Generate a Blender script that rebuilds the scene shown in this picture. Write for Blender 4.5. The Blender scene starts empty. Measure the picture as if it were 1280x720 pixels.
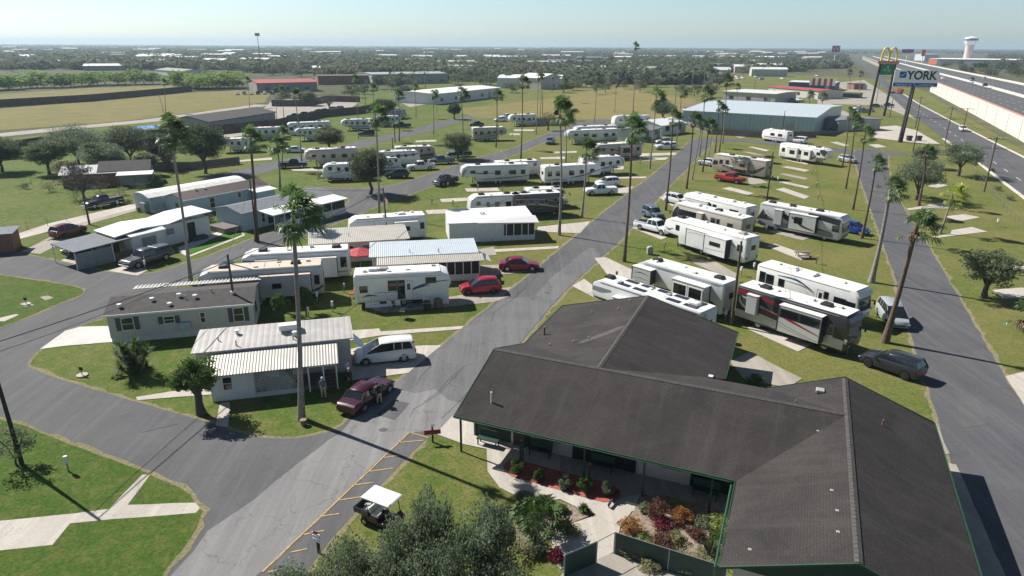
import bpy, bmesh, math, random
from mathutils import Vector, Matrix, Euler, noise
R = math.radians
random.seed(7)
C = bpy.context.scene.collection
sc = bpy.context.scene
# ------------------------------------------------------------------ camera, sky, sun, exposure
F = 850.0; H = 25.0
ROLL = math.atan(6.5/1280); PITCH = math.atan(304/F)
SUN_B = -57.0; SUN_E = 42.0
cam_d = bpy.data.cameras.new('camera'); cam = bpy.data.objects.new('camera', cam_d); C.objects.link(cam)
cam_d.sensor_fit = 'HORIZONTAL'; cam_d.sensor_width = 36.0; cam_d.lens = 36.0*F/1280
cam_d.clip_start = 0.5; cam_d.clip_end = 30000
cam.matrix_world = Matrix.Translation((0, 0, H)) @ Matrix.Rotation(R(90)-PITCH, 4, 'X') @ Matrix.Rotation(ROLL, 4, 'Z')
sc.camera = cam
w = bpy.data.worlds.new('World'); sc.world = w; w.use_nodes = True
nt = w.node_tree; bg = nt.nodes['Background']
sky = nt.nodes.new('ShaderNodeTexSky'); sky.sky_type = 'NISHITA'; sky.sun_disc = False
sky.sun_elevation = R(SUN_E); sky.sun_rotation = R(SUN_B % 360)
sky.air_density = 1.0; sky.dust_density = 0.5; sky.ozone_density = 1.3
tn = nt.nodes.new('ShaderNodeMix'); tn.data_type = 'RGBA'; tn.blend_type = 'MULTIPLY'; tn.inputs[0].default_value = 1; tn.inputs[7].default_value = (.86, 1.02, 1.20, 1)
hs_ = nt.nodes.new('ShaderNodeHueSaturation'); hs_.inputs['Saturation'].default_value = .8
nt.links.new(sky.outputs[0], hs_.inputs['Color']); nt.links.new(hs_.outputs[0], tn.inputs[6]); tc_ = nt.nodes.new('ShaderNodeTexCoord'); sx_ = nt.nodes.new('ShaderNodeSeparateXYZ'); nt.links.new(tc_.outputs['Generated'], sx_.inputs[0])
gr_ = nt.nodes.new('ShaderNodeMapRange'); gr_.interpolation_type = 'SMOOTHSTEP'; gr_.inputs['From Min'].default_value = .03; gr_.inputs['From Max'].default_value = .45; gr_.inputs['To Min'].default_value = 1.45; gr_.inputs['To Max'].default_value = .64
nt.links.new(sx_.outputs[2], gr_.inputs['Value']); vm_ = nt.nodes.new('ShaderNodeVectorMath'); vm_.operation = 'SCALE'      # milky, bright lower sky of a hazy winter day
nt.links.new(tn.outputs[2], vm_.inputs[0]); nt.links.new(gr_.outputs[0], vm_.inputs['Scale']); nt.links.new(vm_.outputs[0], bg.inputs[0]); bg.inputs[1].default_value = 0.052
sd = bpy.data.lights.new('sun', 'SUN'); sd.energy = 5.0; sd.angle = R(0.5); sd.color = (1, .955, .89)
sun = bpy.data.objects.new('sun', sd); C.objects.link(sun)
sv = Vector((math.sin(R(SUN_B))*math.cos(R(SUN_E)), math.cos(R(SUN_B))*math.cos(R(SUN_E)), math.sin(R(SUN_E))))
sun.rotation_euler = (-sv).to_track_quat('-Z', 'Y').to_euler(); sun.location = (0, 0, 60)
sc.view_settings.view_transform = 'Standard'; sc.view_settings.look = 'None'
sc.view_settings.exposure = 0.58; sc.view_settings.gamma = 1; sc.view_settings.use_curve_mapping = False
sc.render.engine = 'CYCLES'
sc.render.resolution_x = 1024; sc.render.resolution_y = 576
sc.cycles.max_bounces = 6; sc.cycles.transparent_max_bounces = 8; sc.cycles.volume_bounces = 0

def G(px, py, z=0.0):
    """surveyed ground (or height z) point under a bearing of the photograph"""
    x = px-640; y = py-360
    c, s = math.cos(ROLL), math.sin(ROLL)
    x, y = c*x+s*y, -s*x+c*y
    cp, sp = math.cos(PITCH), math.sin(PITCH)
    d = (x, F*cp-y*sp, -F*sp-y*cp)
    t = (z-H)/d[2]
    return Vector((d[0]*t, d[1]*t, z))
def BR(b):           # compass bearing (clockwise from +Y) -> blender heading of local +x
    return R(90-b)
# ------------------------------------------------------------------ materials
MATS = {}
def mat(name, col, rough=.6, var=0.0, scale=3.0, bump=0.0, bscale=40.0, metal=0.0, spec=.5, coat=0.0, rnd=0.0, col2=None, emit=None, trans=0):
    if name in MATS: return MATS[name]
    m = bpy.data.materials.new(name); m.use_nodes = True; n = m.node_tree; L = n.links
    b = n.nodes['Principled BSDF']; b.inputs['Roughness'].default_value = rough
    b.inputs['Metallic'].default_value = metal; b.inputs['Specular IOR Level'].default_value = spec
    b.inputs['Coat Weight'].default_value = coat
    geo = n.nodes.new('ShaderNodeTexCoord')
    src = None
    c = (*col, 1)
    if var or col2:
        nz = n.nodes.new('ShaderNodeTexNoise'); nz.inputs['Scale'].default_value = scale; nz.inputs['Detail'].default_value = 6; nz.inputs['Roughness'].default_value = .65
        L.new(geo.outputs['Object'], nz.inputs['Vector'])
        rp = n.nodes.new('ShaderNodeValToRGB'); rp.color_ramp.elements[0].position = .32; rp.color_ramp.elements[1].position = .68
        if col2: a0, a1 = c, (*col2, 1)
        else: a0, a1 = (*[v*(1-var) for v in col], 1), (*[min(1, v*(1+var)) for v in col], 1)
        rp.color_ramp.elements[0].color = a0; rp.color_ramp.elements[1].color = a1
        L.new(nz.outputs['Fac'], rp.inputs['Fac']); src = rp.outputs['Color']
    if rnd:
        oi = n.nodes.new('ShaderNodeObjectInfo'); hs = n.nodes.new('ShaderNodeHueSaturation')
        mr = n.nodes.new('ShaderNodeMapRange'); mr.inputs['To Min'].default_value = 1-rnd; mr.inputs['To Max'].default_value = 1+rnd
        L.new(oi.outputs['Random'], mr.inputs['Value']); L.new(mr.outputs[0], hs.inputs['Value'])
        mr2 = n.nodes.new('ShaderNodeMapRange'); mr2.inputs['To Min'].default_value = .5-rnd*.06; mr2.inputs['To Max'].default_value = .5+rnd*.06
        ml = n.nodes.new('ShaderNodeMath'); ml.operation = 'MULTIPLY'; ml.inputs[1].default_value = 7.31; fr = n.nodes.new('ShaderNodeMath'); fr.operation = 'FRACT'
        L.new(oi.outputs['Random'], ml.inputs[0]); L.new(ml.outputs[0], fr.inputs[0]); L.new(fr.outputs[0], mr2.inputs['Value']); L.new(mr2.outputs[0], hs.inputs['Hue'])
        if src: L.new(src, hs.inputs['Color'])
        else: hs.inputs['Color'].default_value = c
        src = hs.outputs['Color']
    if src: L.new(src, b.inputs['Base Color'])
    else: b.inputs['Base Color'].default_value = c
    if bump:
        nb = n.nodes.new('ShaderNodeTexNoise'); nb.inputs['Scale'].default_value = bscale; nb.inputs['Detail'].default_value = 5
        L.new(geo.outputs['Object'], nb.inputs['Vector'])
        bp = n.nodes.new('ShaderNodeBump'); bp.inputs['Strength'].default_value = bump; bp.inputs['Distance'].default_value = .05
        L.new(nb.outputs['Fac'], bp.inputs['Height']); L.new(bp.outputs[0], b.inputs['Normal'])
    if emit: b.inputs['Emission Color'].default_value = (*emit[:3], 1); b.inputs['Emission Strength'].default_value = emit[3]
    if trans: b.inputs['Transmission Weight'].default_value = trans
    MATS[name] = m; return m

def nmix(n, L, fac, a, b):
    mx = n.nodes.new('ShaderNodeMix'); mx.data_type = 'RGBA'
    for s, v in ((0, fac), (6, a), (7, b)):
        if isinstance(v, (tuple, float, int)): mx.inputs[s].default_value = v
        else: L.new(v, mx.inputs[s])
    return mx.outputs[2]
def nnoise(n, L, vec, scale, lo, hi, detail=6, rough=.6, dist=0):
    z = n.nodes.new('ShaderNodeTexNoise'); z.inputs['Scale'].default_value = scale; z.inputs['Detail'].default_value = detail; z.inputs['Roughness'].default_value = rough; z.inputs['Distortion'].default_value = dist
    L.new(vec, z.inputs['Vector'])
    m = n.nodes.new('ShaderNodeMapRange'); m.inputs['From Min'].default_value = lo; m.inputs['From Max'].default_value = hi
    L.new(z.outputs['Fac'], m.inputs['Value']); return m.outputs[0]
def grass_mat(name, green, tan, dark, bias=0.0, yellow=None):
    m = bpy.data.materials.new(name); m.use_nodes = True; n = m.node_tree; L = n.links
    b = n.nodes['Principled BSDF']; b.inputs['Roughness'].default_value = .95; b.inputs['Specular IOR Level'].default_value = .15
    g = n.nodes.new('ShaderNodeNewGeometry'); P = g.outputs['Position']
    sx = n.nodes.new('ShaderNodeSeparateXYZ'); L.new(P, sx.inputs[0])
    # drier turf towards the right of the park
    mr = n.nodes.new('ShaderNodeMapRange'); mr.inputs['From Min'].default_value = -16; mr.inputs['From Max'].default_value = 8; mr.inputs['To Min'].default_value = -.42; mr.inputs['To Max'].default_value = -.02
    L.new(sx.outputs[0], mr.inputs['Value'])
    big = nnoise(n, L, P, .09, .30, .70, 5, .6, .6)
    ad = n.nodes.new('ShaderNodeMath'); ad.operation = 'ADD'; L.new(big, ad.inputs[0]); L.new(mr.outputs[0], ad.inputs[1])
    ad2 = n.nodes.new('ShaderNodeMath'); ad2.operation = 'ADD'; ad2.use_clamp = True; L.new(ad.outputs[0], ad2.inputs[0]); ad2.inputs[1].default_value = bias
    c = nmix(n, L, ad2.outputs[0], (*green, 1), (*tan, 1))
    mid = nnoise(n, L, P, .9, .45, .75, 5, .7)
    c = nmix(n, L, mid, c, (*[t*.95 for t in tan], 1))
    d = nnoise(n, L, P, 2.3, .50, .78, 6, .75)
    c = nmix(n, L, d, c, (*dark, 1))
    bare = nnoise(n, L, P, .35, .62, .74, 7, .75, 1.0)
    c = nmix(n, L, bare, c, (*[t*1.18 for t in (tan[0], tan[1]*.88, tan[2])], 1))
    fine = nnoise(n, L, P, 5.5, .32, .68, 8, .85)
    c2 = nmix(n, L, fine, (.34, .40, .36, 1), (1.68, 1.62, 1.55, 1))
    mu = n.nodes.new('ShaderNodeMix'); mu.data_type = 'RGBA'; mu.blend_type = 'MULTIPLY'; mu.inputs[0].default_value = .9
    L.new(c, mu.inputs[6]); L.new(c2, mu.inputs[7]); L.new(mu.outputs[2], b.inputs['Base Color'])
    nb = n.nodes.new('ShaderNodeTexNoise'); nb.inputs['Scale'].default_value = 22; nb.inputs['Detail'].default_value = 4; L.new(P, nb.inputs['Vector'])
    bp = n.nodes.new('ShaderNodeBump'); bp.inputs['Strength'].default_value = .7; bp.inputs['Distance'].default_value = .06
    L.new(nb.outputs['Fac'], bp.inputs['Height']); L.new(bp.outputs[0], b.inputs['Normal'])
    MATS[name] = m; return m
grass_mat('lawn', (.076, .128, .020), (.205, .180, .068), (.052, .078, .017))
grass_mat('lush_lawn', (.058, .108, .015), (.14, .142, .042), (.038, .068, .011), -.12)
grass_mat('fake_turf', (.055, .165, .018), (.06, .17, .02), (.05, .13, .015), -.35)
grass_mat('dry_field', (.14, .14, .045), (.235, .195, .078), (.11, .115, .035), .34)
grass_mat('far_ground', (.07, .08, .04), (.14, .13, .075), (.05, .06, .035), 0)
def road_mat(name, base, light, crack=.25):
    m = bpy.data.materials.new(name); m.use_nodes = True; n = m.node_tree; L = n.links
    b = n.nodes['Principled BSDF']; b.inputs['Roughness'].default_value = .9; b.inputs['Specular IOR Level'].default_value = .25
    g = n.nodes.new('ShaderNodeNewGeometry'); P = g.outputs['Position']
    a = nnoise(n, L, P, .16, .3, .7, 7, .65, .8)
    c = nmix(n, L, a, (*base, 1), (*light, 1))
    # tyre worn streaks along the road direction
    mp = n.nodes.new('ShaderNodeMapping'); mp.inputs['Rotation'].default_value = (0, 0, R(23)); mp.inputs['Scale'].default_value = (1.3, .05, 1); L.new(P, mp.inputs[0])
    s = nnoise(n, L, mp.outputs[0], 1.0, .45, .8, 5, .7)
    c = nmix(n, L, s, c, (*[v*1.22 for v in light], 1))
    f = nnoise(n, L, P, 9, .3, .8, 5, .8)
    mu = n.nodes.new('ShaderNodeMix'); mu.data_type = 'RGBA'; mu.blend_type = 'MULTIPLY'; mu.inputs[0].default_value = .55
    L.new(c, mu.inputs[6]); L.new(nmix(n, L, f, (.72, .72, .72, 1), (1.25, 1.25, 1.25, 1)), mu.inputs[7])
    v = n.nodes.new('ShaderNodeTexVoronoi'); v.feature = 'DISTANCE_TO_EDGE'; v.inputs['Scale'].default_value = .32
    dv = n.nodes.new('ShaderNodeTexNoise'); dv.inputs['Scale'].default_value = 1.2; dv.inputs['Detail'].default_value = 4; L.new(P, dv.inputs['Vector'])
    ma = n.nodes.new('ShaderNodeVectorMath'); ma.operation = 'MULTIPLY_ADD'; L.new(dv.outputs['Color'], ma.inputs[0]); ma.inputs[1].default_value = (1.6, 1.6, 0); L.new(P, ma.inputs[2]); L.new(ma.outputs[0], v.inputs['Vector'])
    mr = n.nodes.new('ShaderNodeMapRange'); mr.inputs['From Min'].default_value = 0; mr.inputs['From Max'].default_value = .012; mr.inputs['To Min'].default_value = crack; mr.inputs['To Max'].default_value = 0
    L.new(v.outputs['Distance'], mr.inputs['Value'])
    c = nmix(n, L, mr.outputs[0], mu.outputs[2], (*[x*.4 for x in base], 1))
    L.new(c, b.inputs['Base Color'])
    nb = n.nodes.new('ShaderNodeTexNoise'); nb.inputs['Scale'].default_value = 60; L.new(P, nb.inputs['Vector'])
    bp = n.nodes.new('ShaderNodeBump'); bp.inputs['Strength'].default_value = .35; bp.inputs['Distance'].default_value = .02
    L.new(nb.outputs['Fac'], bp.inputs['Height']); L.new(bp.outputs[0], b.inputs['Normal'])
    MATS[name] = m; return m
grass_mat('verge_dirt', (.20, .18, .10), (.27, .235, .15), (.12, .125, .06), .1)
road_mat('asphalt', (.090, .090, .094), (.122, .122, .124), .2)
road_mat('old_asphalt', (.178, .177, .178), (.232, .229, .226), .5)
road_mat('mid_asphalt', (.115, .115, .12), (.165, .163, .165), .45)
road_mat('dark_asphalt', (.080, .080, .087), (.115, .115, .122), .25)
road_mat('concrete', (.42, .385, .33), (.50, .46, .41), .3)
road_mat('pale_concrete', (.50, .475, .44), (.60, .575, .54), .1)
road_mat('dull_concrete', (.29, .26, .22), (.36, .33, .28), .3)
def shingle_mat(name, dark, light):
    m = bpy.data.materials.new(name); m.use_nodes = True; n = m.node_tree; L = n.links
    b = n.nodes['Principled BSDF']; b.inputs['Roughness'].default_value = .92; b.inputs['Specular IOR Level'].default_value = .3
    t = n.nodes.new('ShaderNodeTexCoord'); P = t.outputs['UV']
    br = n.nodes.new('ShaderNodeTexBrick'); br.inputs['Scale'].default_value = 1; br.inputs['Brick Width'].default_value = .28; br.inputs['Row Height'].default_value = .14
    br.inputs['Mortar Size'].default_value = .018; br.inputs['Color1'].default_value = (*dark, 1); br.inputs['Color2'].default_value = (*light, 1); br.inputs['Mortar'].default_value = (*[v*.80 for v in dark], 1)
    L.new(P, br.inputs['Vector'])
    a = nnoise(n, L, t.outputs['Object'], .28, .32, .7, 8, .7, .8)
    c = nmix(n, L, a, (.72, .72, .74, 1), (1.45, 1.38, 1.32, 1))
    mu = n.nodes.new('ShaderNodeMix'); mu.data_type = 'RGBA'; mu.blend_type = 'MULTIPLY'; mu.inputs[0].default_value = 1
    L.new(br.outputs['Color'], mu.inputs[6]); L.new(c, mu.inputs[7])
    mp = n.nodes.new('ShaderNodeMapping'); mp.inputs['Scale'].default_value = (1.2, .10, 1); L.new(P, mp.inputs[0])
    s = nnoise(n, L, mp.outputs[0], 1.0, .50, .85, 6, .7)
    c = nmix(n, L, s, mu.outputs[2], (*[v*1.5 for v in light], 1))
    f = nnoise(n, L, P, 7, .3, .75, 5, .8)
    mu2 = n.nodes.new('ShaderNodeMix'); mu2.data_type = 'RGBA'; mu2.blend_type = 'MULTIPLY'; mu2.inputs[0].default_value = .7
    L.new(c, mu2.inputs[6]); L.new(nmix(n, L, f, (.7, .7, .7, 1), (1.3, 1.3, 1.3, 1)), mu2.inputs[7])
    L.new(mu2.outputs[2], b.inputs['Base Color'])
    bp = n.nodes.new('ShaderNodeBump'); bp.inputs['Strength'].default_value = .35; bp.inputs['Distance'].default_value = .012
    L.new(br.outputs['Fac'], bp.inputs['Height']); bp.invert = True; L.new(bp.outputs[0], b.inputs['Normal'])
    MATS[name] = m; return m
shingle_mat('shingle', (.039, .0355, .0345), (.045, .041, .0395))
def ribbed_mat(name, col, dirt, pitch=.22, depth=.45):
    m = bpy.data.materials.new(name); m.use_nodes = True; n = m.node_tree; L = n.links
    b = n.nodes['Principled BSDF']; b.inputs['Roughness'].default_value = .45; b.inputs['Metallic'].default_value = .15
    t = n.nodes.new('ShaderNodeTexCoord'); P = t.outputs['UV']
    wv = n.nodes.new('ShaderNodeTexWave'); wv.wave_type = 'BANDS'; wv.bands_direction = 'X'; wv.inputs['Scale'].default_value = .314/pitch
    L.new(P, wv.inputs['Vector'])
    a = nnoise(n, L, t.outputs['Object'], .8, .4, .8, 6, .7)
    c = nmix(n, L, a, (*col, 1), (*dirt, 1))
    mr = n.nodes.new('ShaderNodeMapRange'); mr.inputs['From Min'].default_value = .0; mr.inputs['From Max'].default_value = .25; mr.inputs['To Min'].default_value = .30; mr.inputs['To Max'].default_value = 0
    L.new(wv.outputs['Fac'], mr.inputs['Value'])
    c = nmix(n, L, mr.outputs[0], c, (*[v*.5 for v in dirt], 1))
    L.new(c, b.inputs['Base Color'])
    bp = n.nodes.new('ShaderNodeBump'); bp.inputs['Strength'].default_value = depth; bp.inputs['Distance'].default_value = .05
    L.new(wv.outputs['Fac'], bp.inputs['Height']); L.new(bp.outputs[0], b.inputs['Normal'])
    MATS[name] = m; return m
ribbed_mat('white_ribbed', (.66, .68, .70), (.5, .5, .5)); ribbed_mat('bluewhite_ribbed', (.58, .65, .70), (.5, .54, .56))
ribbed_mat('cream_ribbed', (.52, .49, .43), (.42, .38, .32)); ribbed_mat('pan_roof', (.52, .50, .47), (.36, .34, .32), .45, .12)
ribbed_mat('brown_ribbed', (.12, .085, .07), (.09, .07, .06)); ribbed_mat('warehouse_wall', (.36, .46, .50), (.30, .39, .43), 1.2, .05); ribbed_mat('warehouse_roof', (.60, .67, .70), (.48, .55, .57), 1.0, .05)
mat('rv_white', (.78, .78, .76), .35, .05, 1.5, coat=.3); mat('rv_roof', (.72, .70, .66), .7, .2, 1.1)
mat('rv_tan_roof', (.60, .50, .40), .8, .12, 1.2); mat('rv_grey', (.42, .43, .44), .35, .05, 1, coat=.3); mat('rv_silver', (.56, .57, .57), .32, .05, 1, metal=.2, coat=.3)
mat('rv_beige', (.46, .42, .36), .4, .05, 1, coat=.3); mat('rv_tan', (.36, .31, .25), .35, .05, coat=.4); mat('rv_dark', (.035, .033, .035), .3, coat=.5)
mat('rv_lightgrey', (.62, .63, .63), .35, .04, 1, coat=.3)
mat('glass', (.012, .015, .018), .06, spec=.8); mat('glass_soft', (.03, .036, .042), .15, spec=.7); mat('windshield', (.06, .085, .09), .08, spec=.9)
mat('rubber', (.016, .016, .017), .85); mat('rim', (.45, .46, .47), .35, metal=.8); mat('dark_rim', (.05, .05, .05), .4, metal=.5)
mat('black_plastic', (.022, .022, .024), .55); mat('grey_plastic', (.35, .35, .34), .6); mat('white_plastic', (.75, .75, .72), .5, .06, 4)
mat('chrome', (.6, .6, .6), .2, metal=1); mat('metal_grey', (.32, .33, .34), .5, metal=.6); mat('solar', (.02, .025, .05), .15, spec=.8)
mat('stripe_black', (.03, .03, .035), .35); mat('stripe_grey', (.25, .26, .28), .4); mat('stripe_red', (.28, .02, .03), .35); mat('stripe_navy', (.05, .08, .20), .35); mat('stripe_brown', (.09, .055, .04), .35); mat('stripe_silver', (.55, .56, .57), .3, metal=.3)
mat('head_glass', (.38, .4, .42), .08); mat('tail_red', (.35, .01, .01), .2)
for k, c in dict(white=(.78, .78, .78), burgundy=(.05, .006, .018), red=(.36, .012, .03), cherry=(.24, .01, .03), dark_grey=(.022, .025, .03), black=(.006, .006, .008), blue=(.02, .07, .36), silver=(.42, .44, .46), slate=(.10, .14, .19), navy=(.02, .035, .07), truck_grey=(.075, .075, .072), maroon=(.12, .01, .02), bright_red=(.45, .015, .015)).items():
    mat('paint_'+k, c, .3, metal=.2 if k in ('silver', 'red', 'cherry', 'bright_red', 'blue') else 0, coat=.45)
mat('wall_white', (.62, .63, .63), .7, .06, 1.5, .2, 30); mat('wall_cream', (.52, .50, .44), .8, .06, 1.5, .2, 30); mat('wall_grey', (.33, .34, .35), .8, .07, 1.5, .2, 30)
mat('wall_blue', (.36, .44, .50), .75, .06, 1.2, .2, 30); mat('wall_greybeige', (.50, .49, .46), .75, .05, 1.3, .2, 30); mat('skirt', (.55, .56, .56), .8, .1, 3)
mat('trim_green', (.022, .07, .035), .5, .15, 3); mat('dark_green', (.012, .045, .035), .6, .2, 3); mat('trim_white', (.72, .72, .70), .5, .05, 4)
mat('shutter', (.07, .07, .085), .6); mat('screen', (.012, .014, .016), .5); mat('dark_roof', (.06, .055, .052), .9, .3, 1.5, .4, 20); mat('grey_roof', (.17, .185, .205), .9, .15, 1.5, .3, 25)
mat('white_roof', (.78, .79, .79), .5, .05, 2); mat('wood', (.16, .11, .075), .85, .3, 6, .4, 30); mat('dark_wood', (.045, .035, .028), .9, .3, 6, .4, 30); mat('grey_wood', (.17, .15, .13), .9, .25, 5, .4, 30)
mat('brick', (.24, .12, .085), .9, .2, 5, .3, 30); mat('fence_brown', (.11, .085, .072), .9, .3, .6, .3, 8); mat('privacy_grey', (.24, .25, .26), .9, .15, 1)
mat('mulch_red', (.38, .10, .075), .95, .35, 9, .8, 25); mat('garden_soil', (.27, .21, .155), .95, .5, 5, .8, 20)
mat('seal_tar', (.05, .05, .052), .8, .3, 3); mat('oil_mark', (.085, .083, .082), .7, .3, 3); mat('yellow_paint', (.44, .29, .10), .8, .35, 6); mat('white_paint', (.65, .65, .63), .8, .2, 3)
mat('skin', (.42, .24, .17), .6); mat('cloth_white', (.65, .62, .66), .85); mat('cloth_lilac', (.55, .48, .62), .85); mat('cloth_tan', (.55, .42, .30), .85); mat('cloth_dark', (.02, .022, .025), .85); mat('cloth_teal', (.10, .17, .18), .85); mat('cloth_jeans', (.05, .08, .15), .85); mat('hair_grey', (.35, .33, .31), .9); mat('hair_dark', (.03, .02, .015), .9)
mat('palm_leaf', (.055, .11, .03), .42, col2=(.15, .23, .07), scale=1.4, spec=.5, rnd=.18)
mat('palm_yellow', (.22, .30, .02), .5, col2=(.42, .46, .05), scale=1.4)
mat('palm_dead', (.16, .11, .065), .9, .3, 4); mat('palm_trunk', (.26, .235, .205), .95, .35, 5, 1.0, 9); mat('palm_trunk_brown', (.13, .085, .06), .95, .55, 7, 1.0, 7)
mat('bark', (.09, .07, .055), .95, .3, 4, .8, 12); mat('pole_wood', (.10, .078, .06), .9, .3, 3, .5, 15); mat('pole_dark', (.035, .03, .028), .9, .3, 3)
mat('leaf_olive', (.115, .15, .07), .6, col2=(.23, .265, .14), scale=1.1, rnd=.12); mat('leaf_dark', (.055, .078, .04), .6, col2=(.12, .15, .075), scale=.8, rnd=.15)
mat('leaf_green', (.055, .11, .022), .6, col2=(.12, .19, .04), scale=1.2, rnd=.1); mat('leaf_grey', (.11, .15, .085), .6, col2=(.24, .285, .17), scale=1.4, rnd=.1)
mat('leaf_far', (.095, .12, .062), .8, col2=(.21, .215, .135), scale=.4, rnd=.35); mat('leaf_field', (.17, .27, .05), .7, col2=(.27, .36, .09), scale=.3, rnd=.15)
mat('twig', (.17, .14, .12), .9, .2, 2, rnd=.2); mat('leaf_orange', (.42, .13, .03), .6, col2=(.25, .18, .04), scale=5); mat('leaf_magenta', (.28, .02, .06), .6, col2=(.12, .02, .04), scale=5); mat('leaf_rust', (.20, .085, .05), .8, col2=(.12, .07, .05), scale=4)
mat('leaf_lime', (.22, .30, .06), .6, col2=(.35, .40, .12), scale=4); mat('leaf_hay', (.24, .25, .11), .7, col2=(.36, .34, .19), scale=5)
mat('barrier', (.58, .55, .49), .85, .1, .3); mat('wall_highway', (.62, .59, .50), .85, .07, .15); mat('band_red', (.46, .22, .18), .8, .1, .3)
mat('sign_blue', (.015, .09, .35), .5); mat('sign_white', (.86, .87, .87), .5); mat('sign_ink', (.015, .02, .03), .5); mat('sign_yellow', (.75, .52, .02), .4); mat('sign_red', (.45, .02, .02), .5); mat('sign_green', (.01, .14, .05), .4); mat('sign_leaf', (.06, .5, .12), .4); mat('sign_purple', (.30, .03, .22), .5); mat('sign_orange', (.70, .18, .05), .5)
mat('store_red', (.55, .05, .02), .5); mat('store_blue', (.03, .04, .14), .5); mat('red_roof', (.36, .07, .07), .7, .1, .5); mat('roof_far', (.62, .63, .62), .8, .08, .1, rnd=.15); mat('wall_far', (.38, .36, .33), .9, .1, .2, rnd=.35)
mat('umbrella_red', (.42, .05, .06), .8, .25, 2); mat('blue_tarp', (.02, .20, .50), .6)
mat('tower_pink', (.60, .50, .45), .7, .05, .2); mat('tower_white', (.74, .76, .76), .6)
M = MATS
for k_ in list(M):
    if k_.startswith('leaf_') or k_ in ('palm_leaf', 'palm_yellow'):
        n_ = M[k_].node_tree; pb_ = n_.nodes['Principled BSDF']; tr_ = n_.nodes.new('ShaderNodeBsdfTranslucent'); mx_ = n_.nodes.new('ShaderNodeMixShader'); mx_.inputs[0].default_value = .42
        src_ = pb_.inputs['Base Color'].links[0].from_socket if pb_.inputs['Base Color'].links else None
        if src_: n_.links.new(src_, tr_.inputs['Color'])
        n_.links.new(pb_.outputs[0], mx_.inputs[1]); n_.links.new(tr_.outputs[0], mx_.inputs[2]); n_.links.new(mx_.outputs[0], n_.nodes['Material Output'].inputs['Surface'])
# ------------------------------------------------------------------ object helpers
def link(name, me, mats, parent=None):
    for m in mats: me.materials.append(M[m])
    o = bpy.data.objects.new(name, me); C.objects.link(o)
    if parent: o.parent = parent
    return o
def tag(o, label=None, cat=None, group=None, kind=None):
    if label: o['label'] = label
    if cat: o['category'] = cat
    if group: o['group'] = group
    if kind: o['kind'] = kind
    return o
def empty(name, loc, rz, label, cat, group=None):
    o = bpy.data.objects.new(name, None); C.objects.link(o); o.location = loc; o.rotation_euler = (0, 0, rz)
    o.empty_display_size = .5
    return tag(o, label, cat, group)
SPLIT = dict(porch_frames='porch_frame', wall_seams='wall_seam', wall_trim='wall_moulding', bed_rails='bed_rail', vent_pipes='vent_pipe', slide_seal='slide_edge', pillars='pillar', skirting='skirt_panel', carport_posts='carport_post', porch_posts='porch_post', veranda_posts='veranda_post', weather_stains='weather_stain', roof_rails='roof_rail', jacks='jack', gas_bottles='gas_bottle', landing_gear='landing_leg', solar_panels='solar_panel', canopy_posts='canopy_post', legs='leg', drip_rail='drip_moulding', porch_screen_wall='porch_screen', steps='step', gable_panels='gable_panel')
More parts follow.
